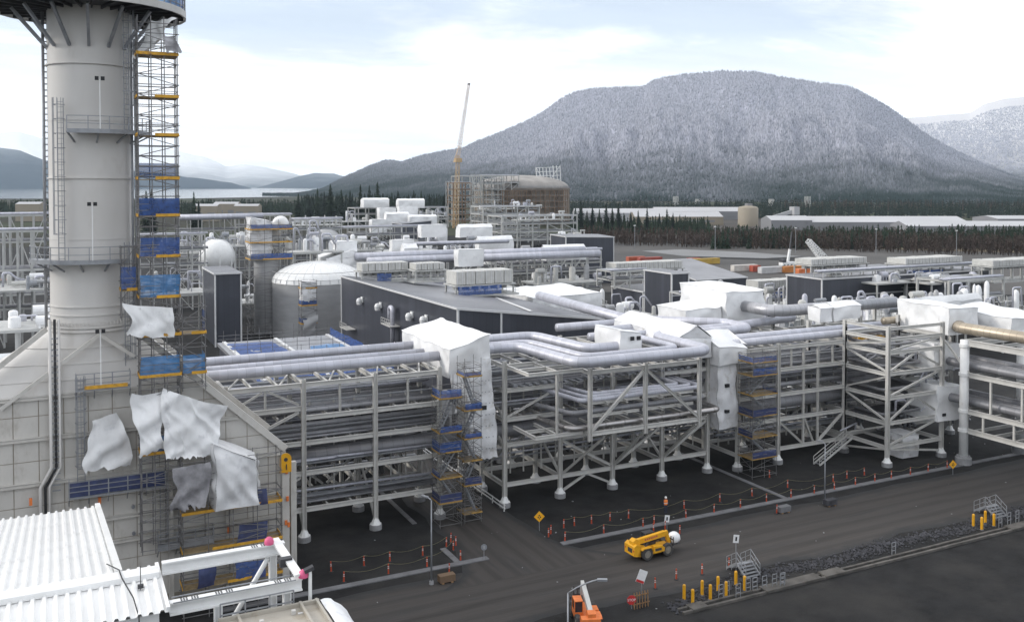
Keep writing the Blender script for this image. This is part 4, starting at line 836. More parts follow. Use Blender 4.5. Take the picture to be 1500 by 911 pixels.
# ================================================================== exhaust stack
SX, SY, SR = 3.1, 86.0, 3.28
st = empty('exhaust_stack', (SX, SY, 23.9), 'tall round cream exhaust stack with platforms and ladders', 'stack')
b = MB().lathe((SX, SY, 0), [(SR, 24.0), (SR, 31.5)], 64); b.build('shell_course', M_STACK, st, smooth=True)
zs = [31.5, 36.5, 41.2, 45.8, 50.6, 56]
for a, c in zip(zs, zs[1:]): MB().lathe((SX, SY, 0), [(SR, a), (SR, c)], 64).build('shell_course', M_STACK, st, smooth=True)
def ringp(name, z, h, out, m=None): MB().lathe((SX, SY, z), [(SR+.002, -h), (SR+out, -h), (SR+out, h), (SR+.002, h)], 64).build(name, m or M_STACK, st)
for z, h, o in ((45.8, .05, .16), (41.2, .03, .04), (36.5, .05, .12), (31.5, .03, .04), (26.0, .04, .1), (25.3, .04, .1), (24.05, .09, .28), (24.35, .07, .2)): ringp('ring_flange', z, h, o)
b = MB()
for k in range(72):
    a = k/72*2*math.pi; b.obox((SX+(SR+.14)*math.cos(a), SY+(SR+.14)*math.sin(a), 24.62), (.09, .09, .28))
b.build('flange_bolts', M_STACK, st, kind='stuff')
def arc_platform(z, a0, a1, ro, label_parts=True, net=None, rail=1.15):
    a0, a1 = R(a0), R(a1); n = max(6, int((a1-a0)/.16))
    MB().lathe((SX, SY, z), [(SR+.05, -.05), (ro, -.05), (ro, .02), (SR+.05, .02)], n, 0, a0, a1).build('platform', M_GALV, st)
    g = MB(); pt = lambda a, zz: (SX+ro*math.cos(a), SY+ro*math.sin(a), zz)
    MB().lathe((SX, SY, z), [(ro+.005, -.22), (ro+.03, -.22), (ro+.03, .12), (ro+.005, .12)], n, 0, a0, a1).build('kick_plate', M_GALV, st)
    for k in range(n+1):
        a = a0+(a1-a0)*k/n
        if k % 2 == 0 or k == n: g.bar(pt(a, z), pt(a, z+rail), .07)
        if k < n:
            c = a0+(a1-a0)*(k+1)/n
            for h in (.55, rail): g.bar(pt(a, z+h), pt(c, z+h), .06)
    g.build('hand_rail', M_GALV, st)
    for k in range(0, n+1, 3):
        a = a0+(a1-a0)*k/n; member('bracket', (SX+(SR+.02)*math.cos(a), SY+(SR+.02)*math.sin(a), z-.9), pt(a, z-.1), .12, .12, M_GALV, st, 'box')
arc_platform(40.3, -114, 20, 4.75); arc_platform(29.8, -188, -58, 4.75)
zp = 50.5
MB().lathe((SX, SY, zp), [(SR+.03, -.02), (7.5, -.02), (7.5, .06), (SR+.03, .06)], 28).build('platform', M_DARK, st)
MB().lathe((SX, SY, zp), [(7.51, -.28), (7.66, -.28), (7.66, .3), (7.51, .3)], 28).build('kick_plate', M_STEEL, st)
for k in range(28):
    a = k/28*2*math.pi; member('floor_beam', (SX+(SR+.02)*math.cos(a), SY+(SR+.02)*math.sin(a), zp-.16), (SX+7.45*math.cos(a), SY+7.45*math.sin(a), zp-.16), .12, .24, M_DARK, st, 'box')
for k in range(14):
    a = (k+.35)/14*2*math.pi; member('strut', (SX+(SR+.03)*math.cos(a), SY+(SR+.03)*math.sin(a), 47.2), (SX+5.9*math.cos(a), SY+5.9*math.sin(a), zp-.3), .22, .22, M_GALV, st, 'box')
g = MB()
for k in range(56):
    a = k/56*2*math.pi; c = (k+1)/56*2*math.pi; q = lambda w, zz: (SX+7.55*math.cos(w), SY+7.55*math.sin(w), zz)
    g.bar(q(a, zp), q(a, zp+2.2), .06)
    for h in (.6, 1.2, 2.0): g.bar(q(a, zp+h), q(c, zp+h), .06)
g.build('hand_rail', M_TUBE, st)
for a0, a1, mm in ((-75, -22, M_BLUE2), (-112, -80, M_NAVY), (-175, -140, M_BLUE2), (-20, 30, M_BLUE)):
    MB().lathe((SX, SY, zp), [(7.44, .3), (7.44, 2.1)], 10, 0, R(a0), R(a1)).build('netting', mm, st)
def stk(phi, r_=SR): a = R(-91.7+phi); return (SX+r_*math.cos(a), SY+r_*math.sin(a)), (math.cos(a), math.sin(a))
p_, n_ = stk(-36); ladder(st, (p_[0]+n_[0]*.35, p_[1]+n_[1]*.35), 29.8, 42.9, n_)
p_, n_ = stk(44); ladder(st, (p_[0]+n_[0]*.3, p_[1]+n_[1]*.3), 40.3, 50.3, n_)
p_, n_ = stk(42); ladder(st, (p_[0]+n_[0]*.3, p_[1]+n_[1]*.3), 19.4, 31.2, n_)
def conduit(px, y0, y1, dep, m, r_): 
    p = atd(px, y0, dep); q = atd(px, y1, dep); sweep('conduit', [(q.x, q.y, q.z), (q.x, q.y, p.z)], r_, m, st, 8)
for px, r_ in ((68, .12), (75.5, .1)): conduit(px, 20, 484, 77.5, M_GALV, r_)
p = atd(72, 484, 77.6); b = MB(); z = p.z
while z < 50: b.obox((p.x, p.y, z), (.45, .05, .1), Matrix.Rotation(-YAW, 3, 'Z')); z += .5
b.build('cable_tray_rungs', M_GALV, st, kind='stuff')
for px, r_ in ((197, .1), (203, .14)): conduit(px, 60, 560, 78.5, M_GALV, r_)
for (px, py, zb) in ((146, 116, 40.4), (135, 300, 29.9), (147, 486, 20.0)):
    q = atd(px, py, 74.0); b = MB().bar((q.x, q.y, zb), (q.x, q.y, q.z), .07); b.build('lamp_post', M_WHITE, st)
    for s in (-1, 1): MB().obox((q.x+s*.22, q.y, q.z+.05), (.28, .25, .3)).build('flood_light', M_BLACK, st)
# ================================================================== exhaust casing under the stack
YW = 82.5
cs = empty('exhaust_casing', (-14, YW, 0), 'large cream panelled exhaust casing under the stack with sloping end', 'casing')
def topz(x):
    if x < -7.5: return 19.0+(x+7.5)*.846
    if x < 11.4: return 19.0
    return 19.0-(x-11.4)*(6.7/7.0)
prof = [(-14, 0), (18.5, 0), (18.5, 12.2), (11.4, 19.0), (-7.5, 19.0), (-14, 13.5)]
b = MB(); b.prism([(x, z) for x, z in prof], 'y', 90.0, YW+.04); b.build('casing_core', mat('casing_joint', (.33, .29, .24), .7, 0, .1, 1), cs)
nn = 64; rect = (-7.5, 11.4, YW, 90.0); lo = []; hi = []
for k in range(nn):
    a = 2*math.pi*k/nn; ca, sa = math.cos(a), math.sin(a); cx_, cy_ = 2.6, 86.0
    tx = ((rect[1]-cx_)/ca if ca > 0 else (rect[0]-cx_)/ca) if abs(ca) > 1e-6 else 1e9; ty = ((rect[3]-cy_)/sa if sa > 0 else (rect[2]-cy_)/sa) if abs(sa) > 1e-6 else 1e9
    t_ = min(tx, ty); lo.append(Vector((cx_+ca*t_, cy_+sa*t_, 19.0))); hi.append(Vector((SX+(SR+.05)*ca, SY+(SR+.05)*sa, 23.95)))
lev = [[l_.lerp(h_, f) for l_, h_ in zip(lo, hi)] for f in (0, .25, .5, .75, 1)]
b = MB(); b.add([v for r_ in lev for v in r_], [(j*nn+k, j*nn+(k+1) % nn, (j+1)*nn+(k+1) % nn, (j+1)*nn+k) for j in range(4) for k in range(nn)]); b.build('hopper', M_STACK, cs, smooth=True)
for j in (1, 2, 3):
    b = MB()
    for k in range(nn): b.bar(lev[j][k], lev[j][(k+1) % nn], .12, .07)
    b.build('ring_stiffener', M_STACK, cs)
cnv = lambda x, y, Y_: tuple(ony(x, y, Y_))
member('edge_beam', (6.6, 82.35, 23.5), (18.4, 82.35, 12.55), .5, .55, M_CASING, cs, 'box'); MB().box((6.3, 82.0, 11.0), (6.4, 82.1, 11.1))
member('edge_beam', (6.6, 89.8, 23.6), (18.4, 89.8, 12.65), .5, .55, M_CASING, cs, 'box')
member('edge_beam', cnv(68, 482, 82.6), cnv(-30, 560, 82.6), .3, .4, M_CASING, cs, 'box')
nd = Vector(cnv(146, 490, 82.1))
for q in ((0, 600), (197, 522)): member('edge_beam', nd, cnv(q[0], q[1], 82.2), .2, .28, M_CASING, cs, 'box')
def clip(poly, f):
    out = []
    for i, p in enumerate(poly):
        q = poly[(i+1) % len(poly)]; a, c = f(p), f(q)
        if a >= 0: out.append(p)
        if (a >= 0) != (c >= 0): t_ = a/(a-c); out.append((p[0]+(q[0]-p[0])*t_, p[1]+(q[1]-p[1])*t_))
    return out
z = 1.4; g_ = .035
while z < 19:
    x = -13.7
    while x < 18.3:
        poly = [(x+g_, z+g_), (min(x+1.8, 18.4)-g_, z+g_), (min(x+1.8, 18.4)-g_, min(z+1.8, 19)-g_), (x+g_, min(z+1.8, 19)-g_)]
        poly = clip(poly, lambda p: 18.85-(p[0]-11.4)*(6.7/7.0)-p[1]); poly = clip(poly, lambda p: 19.0+(p[0]+7.5)*.846-.1-p[1])
        if len(poly) >= 3: MB().prism(poly, 'y', YW+.06, YW-.012+random.uniform(-.008, .008)).build('wall_panel', M_CASING, cs)
        x += 1.8
    z += 1.8
for z in (19.05, 15.8, 12.2, 8.6, 6.6): 
    xe = 18.4 if z < 12.3 else 11.4+(19-z)*7/6.7-.4
    member('wall_beam', (-13.8 if z < 13 else -7.4, YW-.16, z), (xe, YW-.16, z), .24, .3, M_CASING, cs)
for x in (1.5, 8.7, 13.4): member('wall_column', (x, YW-.42, 0), (x, YW-.42, 11.9 if x < 9 else 8.3), .3, .4, M_CASING, cs)
member('corner_column', (18.35, YW-.1, 0), (18.35, YW-.1, 12.0), .62, .62, M_CASING, cs, 'box'); member('corner_column', (19.3, YW+.9, 0), (19.3, YW+.9, 11.0), .5, .5, M_CASING, cs, 'box')
c = Vector(cnv(418, 677, 82.0)); b = MB(); pr_ = [(c.x-.5, c.z-.85), (c.x+.5, c.z-.85), (c.x+.5, c.z+.35)]+[(c.x+.5*math.cos(a), c.z+.35+.5*math.sin(a)) for a in [math.pi*k/8 for k in range(1, 8)]]+[(c.x-.5, c.z+.35)]
b.prism(pr_, 'y', 81.95, 81.82); b.build('lifting_lug', M_YELLOW, cs); MB().tube((c.x, 81.81, c.z+.3), (c.x, 81.78, c.z+.3), .17, 12).build('lug_hole', M_DARK, cs)
MB().obox((c.x+.05, 81.78, c.z-.35), (.08, .05, .5)).build('lug_pin', M_DARK, cs)
for px, py in ((420, 690), (421, 730), (419, 765), (423, 768)): q = Vector(cnv(px, py, 82.0)); MB().obox((q.x, 81.97, q.z), (.22, .1, .42)).build('orange_marker', M_ORANGEP, cs)
for px, py in ((45, 735), (146, 733), (335, 776)): q = Vector(cnv(px, py, 81.9)); MB().obox((q.x, 81.95, q.z), (.22, .2, .55)).build('orange_marker', M_ORANGEP, cs)
for px, py in ((195, 742), (196, 781)): q = Vector(cnv(px, py, 82.3)); MB().tube((q.x, 82.5, q.z), (q.x, 82.2, q.z), .14, 10).build('nozzle', M_GALV, cs)
for dx, m_, r_ in ((-.35, M_STACK, .13), (0, M_BLACK, .1), (.3, M_STACK, .1)):
    q0 = Vector(cnv(80, 490, 82.0)); q1 = Vector(cnv(80, 685, 82.0)); q2 = Vector(cnv(68, 745, 82.0))
    sweep('conduit', [(q0.x+dx, 82.0, q0.z+1.2), (q0.x+dx, 82.0, q1.z), (q0.x+dx-.8, 82.0, q1.z-1.5), (q0.x+dx-.8, 82.0, q2.z-4)], r_, m_, cs, 8)
b = MB(); z = 11.6
while z < 24: b.obox((q0.x, 81.95, z), (.6, .05, .1)); z += .45
b.build('cable_tray_rungs', M_GALV, cs, kind='stuff')
def balcony(xa, xb, z, net=None, y0=81.0, y1=82.0, kick=False):
    MB().box((xa, y0, z-.12), (xb, y1, z)).build('balcony_floor', M_GALV, cs); g = MB(); n = max(2, int((xb-xa)/1.3))
    for k in range(n+1):
        x = xa+(xb-xa)*k/n; g.bar((x, y0, z), (x, y0, z+1.25), .09); g.bar((x, y0, z-.1), (x, y1, z-.9), .08)
    for h in (.45, .85, 1.25): g.bar((xa, y0, z+h), (xb, y0, z+h), .06); g.bar((xa, y0, z+h), (xa, y1, z+h), .06); g.bar((xb, y0, z+h), (xb, y1, z+h), .06)
    g.build('balcony_rail', M_GALV, cs)
    if net: cloth('netting', ((xa, y0+.05, z+.05), (xb, y0+.05, z+.05), (xb, y0+.05, z+1.2), (xa, y0+.05, z+1.2)), 14, 4, .15, net, cs, 5, warp=.1)
    if kick: MB().box((xa, y0-.03, z-.12), (xb, y0-.01, z+.55)).build('kick_plate', M_GALV, cs)
balcony(1.0, 8.2, 11.1, M_NAVY); balcony(7.6, 12.0, 5.8, None, kick=True); balcony(1.6, 5.6, 19.6, None, 81.2); MB().box((2.2, 81.1, 19.62), (5.4, 81.15, 19.9)).build('toe_board', M_YELB, cs)
p_ = Vector(cnv(118, 600, 82.0)); ladder(cs, (p_.x, 82.2), 11.2, 20.6, (0, -1)); p_ = Vector(cnv(240, 740, 82.0)); ladder(cs, (p_.x, 82.2), 5.9, 12.0, (0, -1), cage=False)
# ================================================================== scaffold tower beside the stack
dk = [14.1, 20.4, 23.7, 26.8, 30.1, 33.4, 36.4, 39.9, 43.0, 46.4]
tw = scaffold('tall tube scaffold tower with blue netting beside the stack', 6.3, 9.3, 79.9, 81.9, 6.0, 49.5, dk, 3, 2, .82,
     {20.4: (M_BLUE2, 1.7, 'fr'), 26.8: (M_BLUE2, 1.9, 'fr'), 30.1: (M_BLUE, 1.6, 'fr'), 33.4: (M_BLUE, 1.5, 'fr'), 36.4: (M_BLUE, 1.3, 'rb'), 14.1: (M_BLUE2, 1.5, 'f')}, tube=.085)
scaffold('wider lower bay of the stack scaffold with blue sheeting', 9.5, 11.3, 79.9, 81.9, 19.0, 26.6, [20.4, 23.7], 1, 1, 1.1, {20.4: (M_BLUE2, 1.6, 'fr'), 23.7: (M_BLUE, 1.8, 'r')}, tube=.08)
scaffold('narrow scaffold bay with blue netting hugging the stack', 5.0, 6.1, 81.0, 82.2, 25.0, 31.0, [27.4], 1, 1, 1.4, {27.4: (M_BLUE, 1.9, 'fl')}, tube=.08)
def tarp(label, c4, nu, nv, amp, m, seed, ragged=.4, cat='tarpaulin'):
    e = empty('tarpaulin', c4[0], label, cat, 'tarpaulins on the exhaust casing'); cloth('sheet', c4, nu, nv, amp, m, e, seed, ragged, 1.0, pin=False, warp=.7, inplane=.8); return e
q = lambda x, y, Y_: tuple(ony(x, y, Y_))
tarp('white sheet wrapped round the tower scaffold at the stack foot', (q(190, 492, 79.7), q(246, 494, 79.6), q(250, 448, 79.6), q(187, 446, 79.7)), 18, 16, .5, M_TARP, 81)
tarp('small grey sheet tied at the top of the stack scaffold', (q(236, 76, 79.7), q(258, 74, 79.7), q(258, 50, 79.7), q(236, 50, 79.7)), 8, 8, .3, M_MESHT, 82)
tarp('grey-white sheet draped from the stack top platform to the scaffold', (q(196, 90, 81.2), q(232, 58, 80.2), q(258, 26, 80.2), q(222, 32, 81.5)), 14, 14, .8, M_TARP, 83)
tarp('largest crumpled white tarpaulin beside the lower scaffold', (q(236, 674, 79.2), q(322, 666, 79.6), q(326, 592, 80.4), q(236, 566, 79.6)), 36, 36, .42, M_TARP, 84)
tarp('narrow white tarpaulin strip behind the lower scaffold ladder', (q(203, 668, 79.5), q(236, 655, 79.7), q(236, 575, 79.7), q(192, 575, 79.8)), 12, 24, .42, M_TARP, 85)
tarp('white tarpaulin flap hanging on the panelled casing wall', (q(132, 690, 81.3), q(200, 684, 81.3), q(176, 604, 81.6), q(130, 613, 81.6)), 18, 20, .32, M_TARP, 86)
tarp('grey translucent mesh tarpaulin with a torn lower edge', (q(256, 750, 79.0), q(303, 736, 79.0), q(308, 674, 79.2), q(256, 684, 79.2)), 16, 18, .5, M_MESHT, 87, .9)
M_WARP2 = mat('crumpled_tarp', (.74, .74, .745), .45, 0, .06, 1, crease=.6, dirt=(.58, .58, .6), dscale=1.2, dlo=.5, dhi=.75)
e = wrapped('crumpled white wrapped bundle on the lower scaffold by the yellow lug', 11.9, 15.3, 79.2, 81.6, 9.0, (14.6, 12.8, 12.8, 14.6), 91, .3, None, M_WARP2, 'tarpaulins on the exhaust casing', dens=4, cat='tarpaulin')
scaffold('lower tube scaffold in front of the casing below the tarpaulins', 9.4, 17.4, 79.7, 81.6, 0, 13.2, [2.6, 5.6, 8.8], 4, 1, 1.6, {}, tube=.08)
# ================================================================== stair scaffolds on the rack
M_TOE = mat('weathered_toe_board', (.36, .22, .06), .7, 0, .3, 3)
scaffold('stair scaffold with blue netting in front of the big wrapped box', 36.0, 38.4, 89.4, 91.6, 0, 15.6, [2.6, 5.2, 7.9, 10.0, 13.6], 1, 1, 1.1, {2.6: (M_NAVY, 1.0, 'fl'), 5.2: (M_BLUE, .6, 'l'), 7.9: (M_BLUE, 1.1, 'fl'), 10.0: (M_BLUE, .7, 'f'), 13.6: (M_BLUE, .9, 'fl')}, stairs=True, toe=.14, toe_m=M_TOE)
scaffold('second bay of the stair scaffold against the hanging sheet', 38.9, 40.8, 89.6, 91.6, 0, 17.6, [1.0, 4.0, 6.6, 9.0, 12.0, 15.6], 1, 1, 1.1, {4.0: (M_NAVY, .9, 'f'), 9.0: (M_BLUE, .6, 'fr'), 12.0: (M_BLUE, .8, 'fr'), 15.6: (M_BLUE, .5, 'fl')}, stairs=True, toe=.14, toe_m=M_TOE)
scaffold('dark stair scaffold between the two right rack modules', 76.2, 80.0, 87.6, 90.2, 0, 15.2, [2.4, 5.0, 7.6, 10.2, 12.6, 14.2], 2, 1, 1.05, {2.4: (M_NAVY, .9, 'f'), 5.0: (M_NAVY, .8, 'l'), 7.6: (M_NAVY, .9, 'fl'), 10.2: (M_BLUE, .7, 'r'), 12.6: (M_BLUE, 1.0, 'f'), 14.2: (M_BLUE, .7, 'fl')}, stairs=True, toe=.1, toe_m=M_TOE)
# ================================================================== corrugated roof in the foreground
def corrugated(name, x0, x1, ya, za, yb, zb, m, parent, pitch=.40, h=.11, th=.02):
    """trapezoid-ribbed sheet; ribs run from (ya, za) to (yb, zb)"""
    b = MB(); xs = [x1]; hs = [0.0]; x = x1
    while x > x0:
        for dx, hh in ((.10, 0), (.15, h), (.25, h), (.30, 0)):
            xs.append(x-dx*pitch/.40); hs.append(hh)
        x -= pitch
    n = len(xs); vs = [(x, ya, za+hh) for x, hh in zip(xs, hs)]+[(x, yb, zb+hh) for x, hh in zip(xs, hs)]+[(x, ya, za+hh-th) for x, hh in zip(xs, hs)]+[(x, yb, zb+hh-th) for x, hh in zip(xs, hs)]
    fs = []
    for k in range(n-1): fs += [(k, k+1, n+k+1, n+k), (2*n+k, 3*n+k, 3*n+k+1, 2*n+k+1), (k, 2*n+k, 2*n+k+1, k+1), (n+k, n+k+1, 3*n+k+1, 3*n+k)]
    b.add(vs, fs); return b.build(name, m, parent)
rf = empty('corrugated_roof_building', (-16, 36.9, 0), 'white building with ribbed metal roof in the lower left corner', 'building')
yr, zr = 40.1, 20.1
ks = (yr, 41.4, 46.6, 52.0, 57.0, 62.0)
for i, (a, c) in enumerate(zip(ks[1:], ks[2:])):
    corrugated('roof_sheet', -18, 2.25, a-.25, zr-(a-.25-yr)*.176+.012*i*-1, c, zr-(c-yr)*.176-.012*i, M_ROOFW, rf)
corrugated('roof_sheet', -18, 3.70, yr, zr, 41.5, zr-1.4*.176, M_ROOFW, rf); corrugated('roof_sheet', -18, 3.78, 36.9, 19.85, yr, zr-.02, M_ROOFW, rf)
b = MB().add([(-18, 39.72, zr+.02), (3.75, 39.72, zr+.02), (3.75, 39.74, zr+.16), (-18, 39.74, zr+.16)], [(0, 1, 2, 3)]); b.box((-18, 39.72, zr+.15), (3.75, 40.5, zr+.2)); b.box((-18, 39.70, zr-.02), (3.75, 39.73, zr+.2)); b.build('ridge_flashing', M_ROOFW, rf)
b = MB().bar((2.32, 41.2, zr-.12), (2.32, 62, zr-21.9*.176+.08), .28, .22); b.build('verge_flashing', M_ROOFW, rf)
MB().bar((3.80, 36.95, 19.9), (3.80, 41.4, 19.98), .14, .2).build('verge_flashing', M_ROOFW, rf)
MB().box((-18, 41.01, 8), (2.1, 61.5, 16.0)).build('wall', M_WHITE, rf); MB().box((-18, 37.25, 8), (3.5, 41.0, 19.7)).build('wall', M_WHITE, rf)
MB().box((-18, 37.3, 0), (2.0, 61.4, 7.99)).build('base_wall', M_CONC, rf)
pb = ony(206, 864, 39.0); MB().bar((pb.x, 39.0, 20.0), (pb.x, 39.0, 20.95), .03).build('antenna', M_DARK, rf); MB().obox((pb.x, 39.0, 20.15), (.22, .14, .14)).build('antenna_base', M_DARK, rf)
sweep('cable', [(1.95, 43.0, 19.75), (2.3, 40.6, 20.33), (2.35, 39.6, 20.35), (2.65, 38.0, 20.15), (2.75, 36.8, 19.9), (2.78, 36.75, 18.6)], .025, M_BLACK, rf, 6)
# ================================================================== lifting frame with pink bolt caps
fr = empty('lifting_frame', (4, 37.3, 17), 'white steel frame with two pink caps beside the ribbed roof', 'steel frame')
member('beam', (3.9, 40.2, 20.25), (8.9, 40.2, 20.25), .32, .5, M_WHITE, fr); member('beam', (3.9, 37.5, 19.7), (9.0, 37.5, 19.7), .32, .5, M_WHITE, fr)
member('end_beam', (8.85, 37.3, 20.12), (8.55, 40.5, 20.56), .34, .1, M_WHITE, fr, 'box'); member('beam', (4.2, 37.6, 18.2), (8.9, 37.6, 18.2), .3, .4, M_WHITE, fr)
for x, y in ((8.4, 40.2), (8.4, 37.52), (5.7, 37.52)): member('post', (x, y, 12.0), (x, y, 19.45 if y < 38 else 20.0), .3, .3, M_WHITE, fr)
member('post', (9.3, 37.3, 17.6), (9.3, 37.3, 20.2), .12, .12, M_WHITE, fr, 'box')
for a, c in (((6.6, 40.2, 17.4), (8.2, 40.2, 19.9)), ((4.0, 37.6, 18.3), (5.6, 37.6, 16.9)), ((5.8, 37.6, 17.0), (8.2, 37.6, 18.0))): member('brace', a, c, .22, .22, M_WHITE, fr, 'tube')
for x, y, z in ((8.25, 40.2, 20.5), (9.05, 37.4, 19.98)): MB().lathe((x, y, z), [(.2, 0), (.21, .1), (.17, .23), (.08, .3), (.001, .32)], 14).build('pink_cap', M_PINK, fr, smooth=True)
MB().obox((9.25, 37.3, 20.3), (.4, .25, .14), Matrix.Rotation(-.3, 3, 'Y')).build('lamp', M_DARK, fr); MB().obox((8.6, 38.6, 20.25), (.5, .3, .35)).build('lamp', M_DARK, fr)
for y in (37.2, 37.75): MB().bar((4, y, 20.0), (8.7, y, 20.0), .04).build('cable_run', M_GALV, fr)
t = MB()
for (x, y, z) in ((4.3, 37.5, 19.958), (5.6, 37.5, 19.958), (7.9, 37.5, 19.958), (7.5, 40.2, 20.508)):
    for k in range(8):
        if k % 4 != 3: t.box((x+k*.1, y-.14, z), (x+k*.1+.06, y-.02, z+.003)); t.box((x+k*.1, y+.02, z), (x+k*.1+.06, y+.12, z+.003))
t.build('stencilled_lettering', M_DARK, fr, kind='stuff')
mr_ = empty('module_roof', (5.8, 33.6, 17.9), 'beige plated module roof with raised ribs at the bottom edge', 'module')
MB().box((5.6, 33.0, 17.2), (9.55, 36.9, 17.75)).build('roof_plate', M_BEIGE, mr_)
for x in (6.3, 8.75, 9.4): MB().box((x, 32.95, 17.753), (x+.1, 36.95, 17.92)).build('rib', M_BEIGE, mr_)
MB().box((5.6, 36.8, 17.753), (9.55, 36.92, 17.9)).build('rib', M_BEIGE, mr_); MB().box((6.42, 35.0, 17.753), (8.73, 35.1, 17.88)).build('rib', M_BEIGE, mr_)
for x, y in ((7.0, 35.9), (8.3, 36.2)):
    MB().box((x, y, 17.753), (x+.16, y+.16, 17.92)).build('bolt_block', M_STEEL, mr_); MB().box((x+.25, y, 17.755), (x+.45, y+.12, 17.76)).build('label_plate', M_REFL, mr_)
MB().box((5.7, 33.1, -1.3), (9.45, 36.8, 17.198)).build('wall', M_BEIGE, mr_)
g = MB()
for k in range(4): x = 5.7+k*.95; g.bar((x, 36.98, 17.5), (x, 36.98, 18.4), .05)
for h in (17.95, 18.4): g.bar((5.7, 36.98, h), (8.55, 36.98, h), .05)
g.build('hand_rail', M_GALV, mr_)
tp = empty('tarpaulin', (9.6, 33, 15), 'rounded pale tarpaulin bulging beside the beige module roof', 'tarpaulin')
b = MB(); vs = []
for i in range(15):
    for j in range(10):
        u, v = i/14, j/9; x = 9.58+1.5*math.sin(u*1.45); z = 17.8-2.2*(1-math.cos(u*1.45)); vs.append((x+.05*vn1(i*.8, j*.8, 4), 33+v*3.9, z+.12*vn1(i*.7, j*.9, 7)))
b.add(vs, [(i*10+j, (i+1)*10+j, (i+1)*10+j+1, i*10+j+1) for i in range(14) for j in range(9)]); b.build('sheet', M_TARP, tp, smooth=True)
for o_ in (mr_, tp): o_.location.z += 1.3
lowsc = [o for o in bpy.data.objects if o.get('label', '').startswith('lower tube scaffold')][0]
for (xa, xb, za, zb, mm) in ((13.9, 16.1, 5.7, 7.4, M_NAVY), (10.5, 11.9, 2.7, 4.3, M_NAVY), (13.4, 16.0, 2.7, 4.2, M_BLUE), (14.2, 16.2, 8.9, 10.2, M_NAVY)): cloth('netting', ((xa, 79.6, za), (xb, 79.6, za), (xb, 79.6, zb), (xa, 79.6, zb)), 8, 5, .2, mm, lowsc, int(xa*3))
# ================================================================== delineator posts and ropes
DB = MB().lathe((0, 0, 0), [(.001, .09), (.17, .09), (.24, .04), (.25, 0)], 8); DB = meshdata('delineator_base', DB.v, DB.f, M_BLACK)
DP = MB().lathe((0, 0, 0), [(.085, .09), (.055, 1.05), (.07, 1.08), (.07, 1.16), (.001, 1.18)], 10); DP = meshdata('delineator_post', DP.v, DP.f, M_ORANGE)
DW = MB().lathe((0, 0, 0), [(.0765, .66), (.073, .73)], 10); DW.lathe((0, 0, 0), [(.0705, .83), (.0675, .9)], 10); DW = meshdata('delineator_band', DW.v, DW.f, M_REFL)
def delineators(pix, fmt, group, rope=None, order=True):
    pts = [gz(x, y) for x, y in pix]
    if order: pts.sort(key=lambda p: p.x)
    for k, p in enumerate(pts):
        M = Matrix.Translation((p.x, p.y, 0)) @ Matrix.Rotation(random.uniform(0, 3), 4, 'Z') @ Matrix.Rotation(random.uniform(-.05, .05), 4, 'X') @ Matrix.Diagonal((.95, .95, .86, 1))
        e = empty('delineator_post', (p.x, p.y, 0), fmt % ORD[k], 'delineator', group)
        mobj('base', DB, e, M); o = mobj('post', DP, e, M); mobj('reflective_band', DW, e, M)
    if rope:
        path = []
        for a, c in zip(pts, pts[1:]):
            for k in range(6):
                f = k/6; q = a.lerp(c, f); path.append((q.x, q.y, 1.02-.5*math.sin(f*math.pi)*min(1, (c-a).length/6)))
        path.append((pts[-1].x, pts[-1].y, 1.02)); o = sweep('rope', path, .018, M_ROPE, None, 5, .01, seg=1); tag(o, rope, 'rope', 'ropes between the delineators')
zA = lambda l_: [(780+x*.26667, 680+y*.26667) for x, y in l_]; zB = lambda l_: [(1100+x*.28653, 650+y*.28653) for x, y in l_]; zC = lambda l_: [(420+x*.29333, 700+y*.29333) for x, y in l_]
G_ = 'orange delineator posts around the rack'
delineators(zA([(172,352),(230,340),(324,328),(426,312),(527,298),(833,245),(1029,207),(1206,176),(1401,130)])+zB([(420,195),(490,178),(580,162)]), 'orange delineator in the rope row nearer the rack, %s from the diamond sign', G_, 'thin rope sagging along the delineator row nearer the rack')
delineators(zA([(178,423),(392,382),(607,345),(668,330),(843,297),(997,266),(1142,240),(1285,208),(1420,185)])+zB([(205,275),(323,255),(427,235),(534,212),(633,193),(717,178),(815,160),(905,142),(1003,125)]), 'orange delineator in the rope row nearer the concrete strip, %s from the side road', G_, 'thin rope sagging along the delineator row nearer the concrete strip')
delineators(zA([(100,385),(88,402)]), 'orange delineator leaning together by the diamond sign, %s from the side road', G_)
delineators(zA([(665,375),(728,360),(808,385)]), 'orange delineator just behind the yellow telehandler, %s from its tail', G_)
delineators(zA([(1341,270)])+zB([(95,175)]), 'lone orange delineator outside the rope rows right of the telehandler, %s from the machine', G_)
delineators(zA([(675,682),(790,632),(932,604),(1079,570)]), 'orange delineator on the ditch side of the dirt road, %s from the leaning board', G_)
delineators(zC([(222,468),(386,440),(515,418),(679,390),(797,345)]), 'orange delineator in the left bay row nearer the rack, %s from the casing', G_, 'thin rope along the left bay row nearer the rack')
delineators(zC([(285,520),(508,480),(701,445),(832,362)]), 'orange delineator in the left bay row nearer the concrete strip, %s from the casing', G_, 'thin rope along the left bay row nearer the concrete strip')
delineators(zC([(819,322),(845,340),(868,412),(811,478)]), 'orange delineator at the corner of the side road, %s from the stair scaffold', G_)
